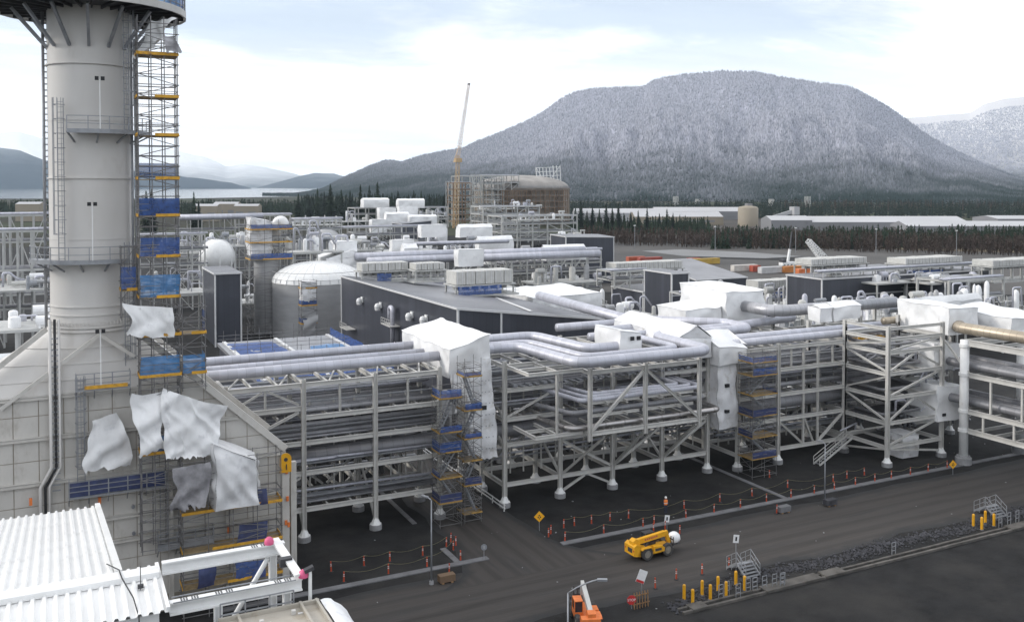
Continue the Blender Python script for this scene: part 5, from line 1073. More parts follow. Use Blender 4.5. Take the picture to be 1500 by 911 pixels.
# ================================================================== wheels and machines
def wheel(e, c, r_, w, axis):
    """tyre with lugs, rim as a sub-part; axis: unit vector of the axle"""
    ax = Vector(axis); c = Vector(c); M = frame(c-ax*(w/2), c+ax*(w/2)); b = MB(); n = 20; prof = [(0, .58*r_), (0, .86*r_), (.12*w, .97*r_), (.3*w, r_), (.7*w, r_), (.88*w, .97*r_), (w, .86*r_), (w, .58*r_)]; vs = []
    for x, rr in prof:
        for k in range(n): a = 2*math.pi*k/n; q = rr*(1.0 if rr < .9*r_ or k % 2 else .955); vs.append(M @ Vector((x, q*math.cos(a), q*math.sin(a))))
    b.add(vs, [(j*n+k, j*n+(k+1) % n, (j+1)*n+(k+1) % n, (j+1)*n+k) for j in range(len(prof)-1) for k in range(n)]); t = b.build('tyre', M_RUBG, e)
    b = MB().tube(c-ax*(w*.42), c+ax*(w*.42), .57*r_, 16); b.tube(c-ax*(w*.5), c+ax*(w*.5), .22*r_, 10); b.build('rim', M_RIM, t)
def telehandler(label, pos, heading, mb_, mboom, boom_ang, ext, cat='telehandler'):
    e = empty('telehandler', pos, label, cat, 'telescopic handlers on the site'); P0 = Vector(pos); Rz = Matrix.Rotation(heading, 3, 'Z'); T = lambda x, y, z: P0+Rz @ Vector((x, y, z))
    def part(name, m, f):
        b = MB(); f(b); b.v = [P0+Rz @ v for v in b.v]; return b.build(name, m, e)
    for x in (-1.45, 1.45):
        for y in (-1.02, 1.02): wheel(e, T(x, y, .76), .76, .48, Rz @ Vector((0, 1, 0)))
    part('chassis', mb_, lambda b: b.prism([(-2.7, .62), (-2.2, .42), (2.0, .42), (2.35, .6), (2.35, 1.0), (.9, 1.05), (-.6, 1.05), (-2.2, 1.3), (-2.7, 1.2)], 'y', .74, -.74))
    part('axle', M_DARK, lambda b: (b.tube((-1.45, -.9, .76), (-1.45, .9, .76), .14, 8), b.tube((1.45, -.9, .76), (1.45, .9, .76), .14, 8)))
    part('counterweight', mb_, lambda b: b.prism([(-3.15, .72), (-2.62, .6), (-2.3, 1.28), (-2.3, 1.75), (-2.75, 2.0), (-3.15, 1.75)], 'y', .95, -.95))
    part('tail_grille', M_DARK, lambda b: b.box((-3.17, -.55, 1.0), (-3.152, .3, 1.5))); part('tail_light', M_RED, lambda b: (b.box((-3.17, -.9, 1.2), (-3.153, -.75, 1.4)), b.box((-3.17, .7, 1.2), (-3.153, .85, 1.4))))
    part('engine_cover', mb_, lambda b: b.prism([(-.7, .75), (.85, .75), (.95, 1.15), (.6, 1.42), (-.6, 1.5)], 'y', -.72, -1.28)); part('engine_vent', M_DARK, lambda b: b.box((-.45, -1.295, .95), (.45, -1.283, 1.25)))
    part('fender', mb_, lambda b: (b.prism([(-2.3, 1.36), (-2.0, 1.52), (-.95, 1.52), (-.72, 1.2), (-.78, 1.15), (-1.0, 1.44), (-1.95, 1.44), (-2.25, 1.3)], 'y', -.8, -1.3)))
    part('cab', M_DARK if mb_ is M_YELLOW else mb_, lambda b: (b.box((-.75, .32, .9), (.8, 1.22, 1.35)), b.box((-.7, .34, 2.42), (.62, 1.2, 2.5)), b.bar((-.68, .36, 1.35), (-.62, .36, 2.42), .08), b.bar((-.68, 1.18, 1.35), (-.62, 1.18, 2.42), .08), b.bar((.72, .36, 1.35), (.55, .36, 2.42), .08), b.bar((.72, 1.18, 1.35), (.55, 1.18, 2.42), .08)))
    part('window', M_GLASS, lambda b: b.prism([(-.62, 1.36), (.66, 1.36), (.52, 2.41), (-.58, 2.41)], 'y', 1.15, .4))
    a = R(boom_ang); pv = Vector((-2.55, -.1, 1.95)); d = Vector((math.cos(a), 0, math.sin(a)))
    bo = part('boom', mboom, lambda b: b.bar(pv-d*.35, pv+d*4.3, .46, .56)); b2 = part('inner_boom', mboom, lambda b: b.bar(pv+d*4.29, pv+d*(4.9+ext), .36, .44))
    part('boom_pivot', mb_, lambda b: b.prism([(-3.0, 1.74), (-2.0, 1.3), (-2.0, 2.2), (-2.6, 2.45), (-3.0, 2.2)], 'y', .3, -.5))
    tip = pv+d*(4.95+ext); part('boom_head', mboom, lambda b: (b.bar(tip-Vector((.15, 0, -.2)), tip+Vector((.35, 0, -1.25)), .34, .4)))
    part('lift_cylinder', M_DARK, lambda b: b.tube((-1.0, -.1, 1.1), tuple(pv+d*2.2-Vector((0, 0, .25))), .09, 8))
    cr = tip+Vector((.5, 0, -1.2))
    part('carriage', M_DARK, lambda b: (b.box((cr.x, -.75, cr.z-.25), (cr.x+.08, .75, cr.z-.13)), b.box((cr.x, -.75, cr.z+.35), (cr.x+.08, .75, cr.z+.47)), [b.box((cr.x, y, cr.z-.25), (cr.x+.07, y+.07, cr.z+.75)) for y in (-.75, -.3, .25, .68)]))
    for y in (-.5, .35): part('fork', M_DARK, lambda b: b.box((cr.x+.08, y, cr.z-.3), (cr.x+1.25, y+.13, cr.z-.24)))
    part('mirror', M_DARK, lambda b: b.box((.8, 1.25, 2.0), (.86, 1.4, 2.3)))
    lt = MB()
    for k in range(7): lt.obox(pv+d*(1.4+k*.27)+Vector((0, -.235, .04)), (.17, .008, .2), Matrix.Rotation(-a, 3, 'Y'))
    lt.v = [P0+Rz @ v for v in lt.v]; lt.build('boom_lettering', mat('faded_red_letters', (.35, .06, .09), .5), e)
    return e, T(cr.x+.6, 0, cr.z-.22)
th_, fork = telehandler('yellow telehandler driving on the dirt road', (51.9, 74.0, .01), R(2), M_YELLOW, M_YELLOW, 4.5, -.35)
th_.scale = (.84, .84, .84); fork = Vector((51.9, 74.0, .01))+(fork-Vector((51.9, 74.0, .01)))*.84
b = MB(); vs = []
for i in range(9):
    for j in range(14):
        a = math.pi*i/8; c = 2*math.pi*j/14; rr = .62*(1+.25*(vn1(i*1.3, j*1.1, 3)-.5)); vs.append(fork+Vector((.1+rr*math.sin(a)*math.cos(c), 1.0*rr*math.sin(a)*math.sin(c), .5-.55*math.cos(a))))
b.add(vs, [(i*14+j, i*14+(j+1) % 14, (i+1)*14+(j+1) % 14, (i+1)*14+j) for i in range(8) for j in range(14)]); tag(b.build('wrapped_bundle', M_TARP, smooth=True), 'crumpled white bag carried on the forks of the yellow telehandler', 'bag')
oh, _ = telehandler('orange telehandler with cream boom at the bottom edge', tuple(gz(857, 911)), R(70), M_ORANGEP, M_CREAM, 14, -.2); oh.scale = (.82, .82, .82)
# ================================================================== pick-up truck behind the rack
def pickup(label, pos, heading, mb_):
    e = empty('pickup_truck', pos, label, 'truck'); P0 = Vector(pos); Rz = Matrix.Rotation(heading, 3, 'Z')
    def part(name, m, f): b = MB(); f(b); b.v = [P0+Rz @ v for v in b.v]; return b.build(name, m, e)
    part('body', mb_, lambda b: b.prism([(-2.8, .55), (2.7, .5), (2.8, .8), (2.7, 1.1), (1.3, 1.22), (-2.75, 1.18)], 'y', .95, -.95)); part('cab', mb_, lambda b: b.prism([(-.9, 1.18), (1.35, 1.2), (.65, 1.84), (-.7, 1.86)], 'y', .84, -.84))
    part('window', M_GLASS, lambda b: b.prism([(-.72, 1.26), (1.05, 1.26), (.55, 1.76), (-.6, 1.76)], 'y', .85, -.85)); part('windscreen', M_GLASS, lambda b: b.add([(1.3, -.7, 1.26), (1.3, .7, 1.26), (.72, .66, 1.8), (.72, -.66, 1.8)], [(0, 1, 2, 3)]))
    part('load_bed', M_DARK, lambda b: b.box((-2.65, -.8, 1.182), (-1.0, .8, 1.2)))
    for s in (-.6, .6): part('headlight', M_REFL, lambda b: b.box((2.72, s-.2, .82), (2.8, s+.2, .98)))
    for x in (-1.75, 1.75):
        for y in (-.86, .86): wheel(e, P0+Rz @ Vector((x, y, .4)), .4, .26, Rz @ Vector((0, 1, 0)))
pickup('white pickup truck glimpsed through the left rack', tuple(gz(508, 664)), R(5), M_WHITE)
# ================================================================== worker
def person(label, pos, heading):
    e = empty('person', pos, label, 'person'); P0 = Vector(pos); Rz = Matrix.Rotation(heading, 3, 'Z')
    vs = [(0,0,.95),(0,0,1.15),(0,0,1.42),(0,0,1.53),(.02,0,1.62),(.02,0,1.72), (0,.1,.9),(.06,.11,.5),(-.04,.12,.1),(.12,.13,.04), (0,-.1,.9),(.1,-.11,.5),(.04,-.12,.1),(.2,-.13,.04), (0,.2,1.4),(.02,.27,1.14),(.16,.24,.94),(.2,.23,.86), (0,-.2,1.4),(-.02,-.27,1.14),(.12,-.25,.93),(.16,-.24,.85)]
    rad = [.15,.15,.16,.07,.1,.09,.1,.075,.055,.05,.1,.075,.055,.05,.075,.055,.042,.04,.075,.055,.042,.04]
    ed = [(0,1),(1,2),(2,3),(3,4),(4,5),(0,6),(6,7),(7,8),(8,9),(0,10),(10,11),(11,12),(12,13),(2,14),(14,15),(15,16),(16,17),(2,18),(18,19),(19,20),(20,21)]
    me = bpy.data.meshes.new('body'); me.from_pydata(vs, ed, []); me.materials.append(M_NAVYC); o = bpy.data.objects.new('body', me); place(o, Matrix.Translation(P0) @ Matrix.Rotation(heading, 4, 'Z'), e)
    o.modifiers.new('skin', 'SKIN'); o.modifiers.new('subsurf', 'SUBSURF').levels = 1; o.modifiers['subsurf'].render_levels = 1
    for i, r_ in enumerate(rad): me.skin_vertices[0].data[i].radius = (r_, r_)
    me.skin_vertices[0].data[0].use_root = True
    def lat(name, m, prof, c, sx=1, sy=1): b = MB().lathe((0, 0, 0), prof, 14); b.v = [P0+Rz @ (Vector((v.x*sx, v.y*sy, v.z))+Vector(c)) for v in b.v]; b.build(name, m, e, smooth=True)
    lat('vest', M_HIVIS, [(.19, .93), (.2, 1.1), (.215, 1.3), (.2, 1.45), (.1, 1.5)], (0, 0, 0), .9, 1.1); lat('reflective_strip', M_REFL, [(.211, 1.1), (.217, 1.17)], (0, 0, 0), .9, 1.1)
    lat('hard_hat', M_WHITE, [(.15, 1.70), (.13, 1.72), (.12, 1.79), (.07, 1.84), (.001, 1.85)], (.02, 0, 0)); lat('face', M_SKIN, [(.09, 1.56), (.108, 1.64), (.1, 1.7)], (.03, 0, 0))
person('worker in orange vest and hard hat standing among the delineators', tuple(gz(975, 751)), R(-100))
# ================================================================== lamp posts
def lamp_post(label, base, h, arm, az, r_=.09):
    e = empty('street_lamp', base, label, 'street lamp', 'lamp posts beside the road'); x, y, z = base
    MB().tube((x, y, z), (x, y, z+h), r_, 10, r_*.6).build('pole', M_GALV, e, smooth=True); MB().lathe((x, y, z), [(.001, .3), (.2, .3), (.24, 0)], 8).build('foot', M_CONC, e)
    d = Vector((math.cos(az), math.sin(az), 0)); pts = [Vector((x, y, z+h))+d*(arm*math.sin(t_))+Vector((0, 0, arm*.75*(1-math.cos(t_)) if False else arm*.7*math.sin(t_)*(1-.35*math.sin(t_)))) for t_ in [0, .3, .6, .9, 1.2, 1.5]]
    sweep('arm', pts, .055, M_GALV, e, 8, .05, seg=1)
    MB().obox(pts[-1]+d*.25-Vector((0, 0, .02)), (.7, .26, .14), Matrix.Rotation(az, 3, 'Z')).build('lamp_head', M_GALV, e)
b_ = gz(632, 855); lamp_post('grey lamp post by the left concrete strip', (b_.x, b_.y, 0), 7.6, .5, R(120))
b_ = gz(1208, 738); lamp_post('grey lamp post beside the timber block at the right', (b_.x, b_.y, 0), 6.8, .5, R(100))
b_ = gz(832, 862, 7.2); lamp_post('lamp post with curved arm in front of the orange telehandler', (b_.x, b_.y, 0), 6.9, 2.2, R(-28))
# ================================================================== bollards, stiles, signs, blocks along the ditch
BL = MB().lathe((0, 0, 0), [(.001, 1.36), (.1, 1.33), (.14, 1.25), (.14, 0)], 12); BL = meshdata('bollard', BL.v, BL.f, M_YELLOW)
BLC = MB().lathe((0, 0, 0), [(.2, .06), (.22, 0)], 12); BLC.lathe((0, 0, 0), [(.141, .06), (.2, .06)], 12); BLC = meshdata('bollard_collar', BLC.v, BLC.f, M_CONCD)
def bollards(pix, fmt, group):
    for k, p in enumerate(sorted([gz(x, y) for x, y in pix], key=lambda p: p.x)):
        e = empty('bollard', (p.x, p.y, 0), fmt % ORD[k], 'bollard', group); M = Matrix.Translation((p.x, p.y, 0)); mobj('post', BL, e, M); mobj('collar', BLC, e, M)
bollards(zA([(833,742),(880,768),(932,718),(977,742),(1019,695),(1063,725),(1117,665),(1165,693)]), 'yellow bollard by the trench near the first stile, %s from the leaning board', 'yellow bollards by the first stile')
bollards(zB([(1137,422),(1180,438),(1198,405),(1242,420)]), 'yellow bollard by the far stile at the right edge, %s from the lamp post', 'yellow bollards by the far stile')
def stile(label, p, w=1.6):
    e = empty('stile', (p.x, p.y, 0), label, 'steps', 'stiles over the ditch pipes'); x, y = p.x, p.y
    for k in range(5): MB().box((x-.25+k*.05, y-1.2+k*.26, .2+k*.2), (x+w-.25+k*.05, y-.92+k*.26, .24+k*.2)).build('tread', M_GALV, e)
    for k in range(4): MB().box((x, y+.4+k*.26, .8-k*.2), (x+w-.3, y+.68+k*.26, .84-k*.2)).build('tread', M_GALV, e)
    for dx in (-.25, w-.2):
        g = MB(); g.bar((x+dx, y-1.2, .2), (x+dx, y+.1, 1.1), .06, .2); g.bar((x+dx, y+.1, 1.1), (x+dx, y+1.5, .2), .06, .2)
        for h in (.55, 1.05): g.bar((x+dx, y-1.2, .2+h), (x+dx, y+.1, 1.1+h), .05); g.bar((x+dx, y+.1, 1.1+h), (x+dx, y+1.5, .2+h), .05)
        for q in (-1.2, -.55, .1, .8, 1.5): zz = 1.1-abs(q-.1)*.68; g.bar((x+dx, y+q, max(0, zz-.4)), (x+dx, y+q, zz+1.05), .05)
        g.build('hand_rail', M_GALV, e)
stile('galvanised stile steps over the ditch beside eight yellow bollards', gz(1083, 842)); stile('galvanised stile steps over the ditch at the right edge', gz(1447, 756))
def text_on(e, s, c, size, M3, m):
    cu = bpy.data.curves.new('lettering', 'FONT'); cu.body = s; cu.size = size; cu.align_x = 'CENTER'; cu.align_y = 'CENTER'; cu.extrude = .004; cu.materials.append(m)
    tmp = bpy.data.objects.new('lettering_curve', cu); me = bpy.data.meshes.new_from_object(tmp); bpy.data.objects.remove(tmp); me.materials.clear(); me.materials.append(m); o = bpy.data.objects.new('lettering', me); place(o, Matrix.Translation(Vector(c)) @ M3.to_4x4(), e)
FACE = Matrix((RT, Vector((0, 0, 1)), -HF)).transposed()          # a panel facing the camera's side of the site
def face_rot(deg): return Matrix.Rotation(R(deg), 3, 'Z') @ FACE
def diamond(label, base, zc, half, tilt=0):
    e = empty('warning_sign', base, label, 'sign', 'yellow diamond signs'); F_ = face_rot(12); n_ = F_ @ Vector((0, 0, 1)); c = Vector((base[0], base[1], zc))
    b = MB(); pts = [F_ @ Vector((half*a, half*d, 0)) for a, d in ((0, -1), (1, 0), (0, 1), (-1, 0))]; b.add([c+p-n_*.012 for p in pts]+[c+p+n_*.012 for p in pts], [(3,2,1,0),(4,5,6,7),(0,1,5,4),(1,2,6,5),(2,3,7,6),(3,0,4,7)]); b.build('sign_plate', M_SIGNY, e)
    s = MB()
    for (u, v, w, h) in ((0, .22, .2, .16), (-.2, -.1, .16, .2), (.2, -.1, .16, .2), (0, -.35, .12, .14)): s.obox(c+F_ @ Vector((u*half, v*half, .02)), (w*half*1.3, h*half*1.3, .01), F_)
    s.build('sign_symbol', M_BLACK, e); MB().bar((base[0], base[1], 0), tuple(c-n_*.04), .05).build('post', M_GALV, e)
p = gz(806, 779); p2 = gz(790, 757, 1.45); diamond('yellow diamond warning sign by the side road', (p2.x, p2.y, 0), 1.5, .58)
p2 = gz(1396, 680, 1.3); diamond('yellow diamond warning sign beside the thick round column', (p2.x, p2.y, 0), 1.3, .55)
def board(label, base, zc, w, h, m, deg=8, tilt=0, sym=None, post=True, name='notice_sign', cat='sign', group=None):
    e = empty(name, base, label, cat, group); F_ = face_rot(deg) @ Matrix.Rotation(R(tilt), 3, 'Z'); c = Vector((base[0], base[1], zc)); MB().obox(c, (w, h, .025), F_).build('sign_plate', m, e)
    if sym: MB().obox(c+F_ @ Vector((0, 0, .02)), (w*sym[0], h*sym[1], .012), F_).build('sign_symbol', M_BLACK, e)
    if post: MB().bar((base[0], base[1], 0), tuple(c-F_ @ Vector((0, 0, .05))), .05).build('post', M_GALV, e)
    return e, F_, c
q_ = gz(977, 776); board('white notice with black figure behind the yellow telehandler', (q_.x, q_.y, 0), 1.2, .52, .72, M_REFL, 8, -6, (.3, .5))
q_ = gz(1083, 836); board('white notice with black figure above the stile', (q_.x-.4, q_.y, 0), 3.1, .55, .75, M_REFL, 8, -6, (.3, .5))
q_ = gz(709, 820); e, F_, c = board('small round grey sign at the side road corner', (q_.x, q_.y, 0), 1.25, .05, .05, M_GALV); MB().tube(tuple(c-F_ @ Vector((0, 0, .02))), tuple(c+F_ @ Vector((0, 0, .03))), .3, 18).build('sign_disc', M_GALV, e)
text_on(e, '1', c+F_ @ Vector((0, 0, .035)), .4, F_, M_REFL)
q_ = gz(925, 891); e, F_, c = board('round red stop sign on the ground by the timber barricade', (q_.x, q_.y, 0), .75, .05, .05, M_RED, 8, 0, None)
b = MB(); o8 = [F_ @ Vector((.42*math.cos(R(22.5+45*k)), .42*math.sin(R(22.5+45*k)), 0)) for k in range(8)]; n_ = F_ @ Vector((0, 0, 1)); b.add([c+p for p in o8]+[c+p+n_*.03 for p in o8], [tuple(range(7, -1, -1)), tuple(range(8, 16))]+[(k, (k+1) % 8, 8+(k+1) % 8, 8+k) for k in range(8)]); b.build('stop_plate', M_RED, e); text_on(e, 'STOP', c+n_*.036, .3, F_, M_REFL)
q_ = gz(940, 872); e, F_, c = board('white board with red lower edge leaning over the timber barricade', (q_.x, q_.y, 0), 1.7, .75, 1.15, M_REFL, 0, -20); MB().obox(c+F_ @ Vector((0, -.45, .02)), (.7, .22, .012), F_).build('red_stripe', M_RED, e)
q_ = gz(939, 889); e = empty('timber_barricade', (q_.x, q_.y, 0), 'brown slatted timber barricade beside the round stop sign', 'barricade')
for k in range(6): MB().bar((q_.x-.75+k*.28, q_.y-.1, 0), (q_.x-.55+k*.28, q_.y+.25, 1.25), .11, .03).build('slat', M_WOOD, e)
for z in (.3, .95): MB().bar((q_.x-.8, q_.y+.02+z*.25, z), (q_.x+.95, q_.y+.02+z*.25, z), .04, .1).build('rail', M_WOOD, e)
for k, (px, py, lab) in enumerate(((1148, 750, 'weathered timber-grey block on the road edge near the cross strip'), (1216, 740, 'dark timber-grey block beside the right lamp post'), (654, 852, 'rust-brown block beside the left lamp post'))):
    q_ = gz(px, py); e = empty('ballast_block', (q_.x, q_.y, 0), lab, 'block', 'blocks on the road edge'); m_ = (M_CONCD, M_ROCK, M_RUST)[k]; MB().box((q_.x-.75, q_.y-.35, .12), (q_.x+.75, q_.y+.35, .72)).build('block', m_, e)
    for dx in (-.55, .35): MB().box((q_.x+dx, q_.y-.36, 0), (q_.x+dx+.2, q_.y+.36, .118)).build('skid', M_WOOD, e)
for k, (x, y) in enumerate(zA([(1035, 740), (1068, 722), (1130, 735), (1185, 705), (1222, 700), (1275, 690), (1330, 680), (1375, 672)])+zB([(20, 755), (160, 738), (730, 570), (1275, 425), (1320, 412), (1362, 402)])):
    q_ = gz(x, y); e = empty('cable_stand', (q_.x, q_.y, 0), 'small galvanised cable stand on the trench edge, %s from the leaning board' % ORD[k], 'stand', 'cable stands along the trench')
    MB().bar((q_.x-.25, q_.y, 0), (q_.x-.25, q_.y, 1.3), .05).build('post', M_GALV, e); MB().bar((q_.x+.25, q_.y, 0), (q_.x+.25, q_.y, 1.3), .05).build('post', M_GALV, e)
    for z in (.5, .9, 1.28): MB().bar((q_.x-.24, q_.y, z), (q_.x+.24, q_.y, z), .04, .06).build('rung', M_GALV, e)
# stair down from the third rack module
e = empty('access_stair', (88, 87, 0), 'steel access stair down from the rack in front of the lamp post', 'stair'); a, c = gz(1196, 681), Vector((94.4, 89.6, 2.5)); a.z = .05
sd = (c-a).normalized(); sn = Vector((-sd.y, sd.x, 0)).normalized()
for s in (-.45, .45):
    member('stringer', a+sn*s, c+sn*s, .08, .26, M_STEEL, e, 'box'); member('hand_rail', a+sn*s+Vector((0, 0, 1)), c+sn*s+Vector((0, 0, 1)), .06, .06, M_STEEL, e, 'box'); member('hand_rail', a+sn*s+Vector((0, 0, .5)), c+sn*s+Vector((0, 0, .5)), .05, .05, M_STEEL, e, 'box')
    for f in (0, .33, .66, 1): member('rail_post', a.lerp(c, f)+sn*s, a.lerp(c, f)+sn*s+Vector((0, 0, 1)), .05, .05, M_STEEL, e, 'box')
for k in range(12):
    q_ = a.lerp(c, (k+.5)/12); member('tread', q_-sn*.42, q_+sn*.42, .26, .04, M_GALV, e, 'box')
e = empty('guard_rail', (44.6, 92, 0), 'low white guard rail running under the rack beside the side road', 'guard rail')
for z in (.35, .75): member('rail', (44.3, 91.0, z), (44.3, 116, z), .1, .12, M_WHITE, e, 'box')
for k in range(9): member('post', (44.3, 91.2+k*3, 0), (44.3, 91.2+k*3, .85), .1, .1, M_WHITE, e, 'box')

b = MB()
for k in range(60):
    x = random.uniform(22, 125); y = random.choice((random.uniform(81, 91), random.uniform(64, 79.5))); s_ = random.uniform(.03, .12); b.obox((x, y, s_*.3), (s_*1.6, s_, s_*.5), Matrix.Rotation(random.random()*3, 3, 'Z'))
tag(b.build('scrap_litter', M_CONC, None, (50, 80, 0)), 'scattered pale scraps lying on the dark gravel', 'litter', None, 'stuff')
# ================================================================== middle distance
def corner(px, py, dep): return atd(px, py, dep)
def extents(c, pxr, pxl): return ony(pxr, 300, c.y).x, onx(pxl, 300, c.x).y
def shed(label, c, x1, y1, zc, roof=None, trim=True, group='dark clad sheds', z0=0.0, name='shed', walls=None):
    """clad building; c = near top corner, zc = eaves at (x0,y0) (x1,y0) (x1,y1) (x0,y1)"""
    x0, y0 = c.x, c.y; e = empty(name, (x0, y0, z0), label, 'building', group); a, b_, cc_, d = zc; w = walls or M_CLAD
    MB().add([(x0,y0,z0),(x1,y0,z0),(x1,y0,b_),(x0,y0,a)], [(0,1,2,3)]).build('wall', w, e); MB().add([(x0,y1,z0),(x0,y0,z0),(x0,y0,a),(x0,y1,d)], [(0,1,2,3)]).build('wall', w, e)
    MB().add([(x1,y0,z0),(x1,y1,z0),(x1,y1,cc_),(x1,y0,b_)], [(0,1,2,3)]).build('wall', w, e); MB().add([(x1,y1,z0),(x0,y1,z0),(x0,y1,d),(x1,y1,cc_)], [(0,1,2,3)]).build('wall', w, e)
    o = .25; rf_ = MB(); n = max(3, int((y1-y0)/1.4)); P = lambda u, v, up=0: Vector((x0-o+(x1-x0+2*o)*u, y0-o+(y1-y0+2*o)*v, (a*(1-u)+b_*u)*(1-v)+(d*(1-u)+cc_*u)*v+.05+up))
    rf_.add([P(0,0), P(1,0), P(1,1), P(0,1), P(0,0,.12), P(1,0,.12), P(1,1,.12), P(0,1,.12)], [(3,2,1,0),(4,5,6,7),(0,1,5,4),(1,2,6,5),(2,3,7,6),(3,0,4,7)]); ro = rf_.build('roof', roof or M_ROOFG, e)
    s = MB()
    for k in range(1, n): s.bar(P(0, k/n, .14), P(1, k/n, .14), .06, .05)
    s.build('standing_seam', roof or M_ROOFG, ro, kind='stuff')
    if trim:
        t_ = .16
        for x, y, z in ((x0, y0, a), (x1, y0, b_), (x0, y1, d)): MB().box((x-t_, y-t_, z0), (x+t_, y+t_, z)).build('corner_trim', M_TRIM, e)
        MB().bar(P(0,0,-.05)+Vector((0,-.04,0)), P(1,0,-.05)+Vector((0,-.04,0)), .08, .34).build('eaves_trim', M_TRIM, e); MB().bar(P(0,0,-.06)+Vector((-.04,0,0)), P(0,1,-.06)+Vector((-.04,0,0)), .08, .34).build('eaves_trim', M_TRIM, e)
    return e
M_CLADW = M_CLAD
# --- long dark building behind the rack
c = Vector((56.7, 133.2, 16.6)); bd = shed('long dark grey building with low metal roof behind the wrapped box', c, 82.8, 198.0, (16.6, 13.3, 12.8, 15.9), walls=M_CLAD)
MB().box((64.0, 133.0, 0), (64.3, 133.18, 15.65)).build('wall_trim', M_TRIM, bd)
MB().bar((70, 134, 15.3), (80.5, 175, 13.4), .5, .1).build('roof_flashing', M_TRIM, bd)
for k, (px, py) in enumerate(((530, 439), (557, 447), (603, 461), (624, 466))):
    p = onx(px, py, 56.5); b = MB(); b.prism([(p.y-.55, p.z-.5), (p.y+.55, p.z-.5), (p.y+.55, p.z+.55), (p.y-.55, p.z+.55)], 'x', 56.65, 56.4)
    b.lathe((55.95, p.y, p.z-.2), [(.5, -.75), (.62, 0), (.45, .45), (.001, .62)], 12); b.build('vent_hood', M_WHITE, bd)
p = onx(578, 470, 56.0); sweep('vent_duct', [(55.6, p.y, 6), (55.6, p.y, p.z+2.4), (55.6, p.y+1.6, p.z+2.4), (55.6, p.y+1.6, p.z)], .42, M_JACK, bd, 12, .8)
for px, py in ((575, 475), (512, 480)):
    p = onx(px, py, 56.0); MB().box((54.6, p.y-2.6, p.z-.15), (56.6, p.y+2.6, p.z)).build('balcony', M_STEEL, bd); g = MB()
    for k in range(6): g.bar((54.65, p.y-2.6+k*1.04, p.z), (54.65, p.y-2.6+k*1.04, p.z+1.1), .07)
    for h in (.55, 1.1): g.bar((54.65, p.y-2.6, p.z+h), (54.65, p.y+2.6, p.z+h), .06)
    g.build('balcony_rail', M_STEEL, bd)
# --- air cooler banks
def cooler(label, px0, px1, py, dep, depth=5.0, fan_h=1.6, leg=3.5, n=None, net=None, axis='x', group='beige air cooler banks', mat_=None):
    a = atd(px0, py, dep); L_ = (ony(px1, py, a.y).x-a.x) if axis == 'x' else (onx(px1, py, a.x).y-a.y); L_ = abs(L_); n = n or max(3, int(L_/1.3))
    e = empty('air_cooler', (a.x, a.y, a.z-fan_h-leg), label, 'air cooler', group); w = depth; zt_ = a.z
    Q = (lambda u, v, z: (a.x+u, a.y+v, z)) if axis == 'x' else (lambda u, v, z: (a.x+v, a.y+u, z))
    for k in range(n):
        u0, u1 = L_*k/n+.06, L_*(k+1)/n-.06; p, q = Q(u0, 0, zt_-fan_h), Q(u1, w, zt_-random.uniform(0, .12)); MB().box(tuple(map(min, p, q)), tuple(map(max, p, q))).build('fan_bay', mat_ or M_CREAM, e)
    rbs = MB()
    for k in range(2*n):
        p = Q(L_*(k+.25)/(2*n), -.06, zt_-fan_h); rbs.box((p[0]-.05, p[1]-.05, zt_-fan_h), (p[0]+.05, p[1]+.05, zt_+.1))
    rbs.build('stiffener', M_TRIM, e, kind='stuff')
    p, q = Q(-.4, -.5, zt_-fan_h-.35), Q(L_+.4, w+.5, zt_-fan_h-.1); MB().box(tuple(map(min, p, q)), tuple(map(max, p, q))).build('deck', M_STEEL2, e)
    p, q = Q(-.8, -1.0, zt_-fan_h-leg-.3), Q(L_+.8, w+1.0, zt_-fan_h-leg); MB().box(tuple(map(min, p, q)), tuple(map(max, p, q))).build('lower_deck', M_STEEL2, e)
    for k in range(max(2, n//3)+1):
        for v in (0, w): u = L_*k/max(2, n//3); member('leg', Q(u, v, zt_-fan_h-leg), Q(u, v, zt_-fan_h-.35), .3, .3, M_STEEL2, e, 'box')
    g = MB()
    for h in (.6, 1.1): g.bar(Q(-.8, -1, zt_-fan_h-leg+h), Q(L_+.8, -1, zt_-fan_h-leg+h), .07)
    for k in range(n+1): g.bar(Q(L_*k/n, -1, zt_-fan_h-leg), Q(L_*k/n, -1, zt_-fan_h-leg+1.1), .07)
    for k in range(n): g.tube(Q(L_*(k+.5)/n, w/2, zt_-fan_h-.36), Q(L_*(k+.5)/n, w/2, zt_-fan_h-1.2), .75, 8)
    g.build('fan_housing', M_STEEL2, e, kind='stuff')
    if net: p, q = Q(L_*net[0], -1.05, 0), Q(L_*net[1], -1.05, 0); cloth('netting', ((p[0], p[1], zt_-fan_h-leg), (q[0], q[1], zt_-fan_h-leg), (q[0], q[1], zt_-fan_h-leg+1.7), (p[0], p[1], zt_-fan_h-leg+1.7)), 8, 3, .15, M_BLUE, e, 3)
    return e
cooler('small beige cooler bank on the far roof edge of the long dark building', 530, 598, 386, 196, 4, 1.7, 2.2, None, (.3, .6))
cooler('second small beige cooler bank right of the first on the roof', 609, 652, 386, 196, 4, 1.4, 2.4)
cooler('larger cooler platform with blue netting at the roof of the dark building', 668, 752, 398, 178, 5, 2.6, 2.0, 6, (0, .75))
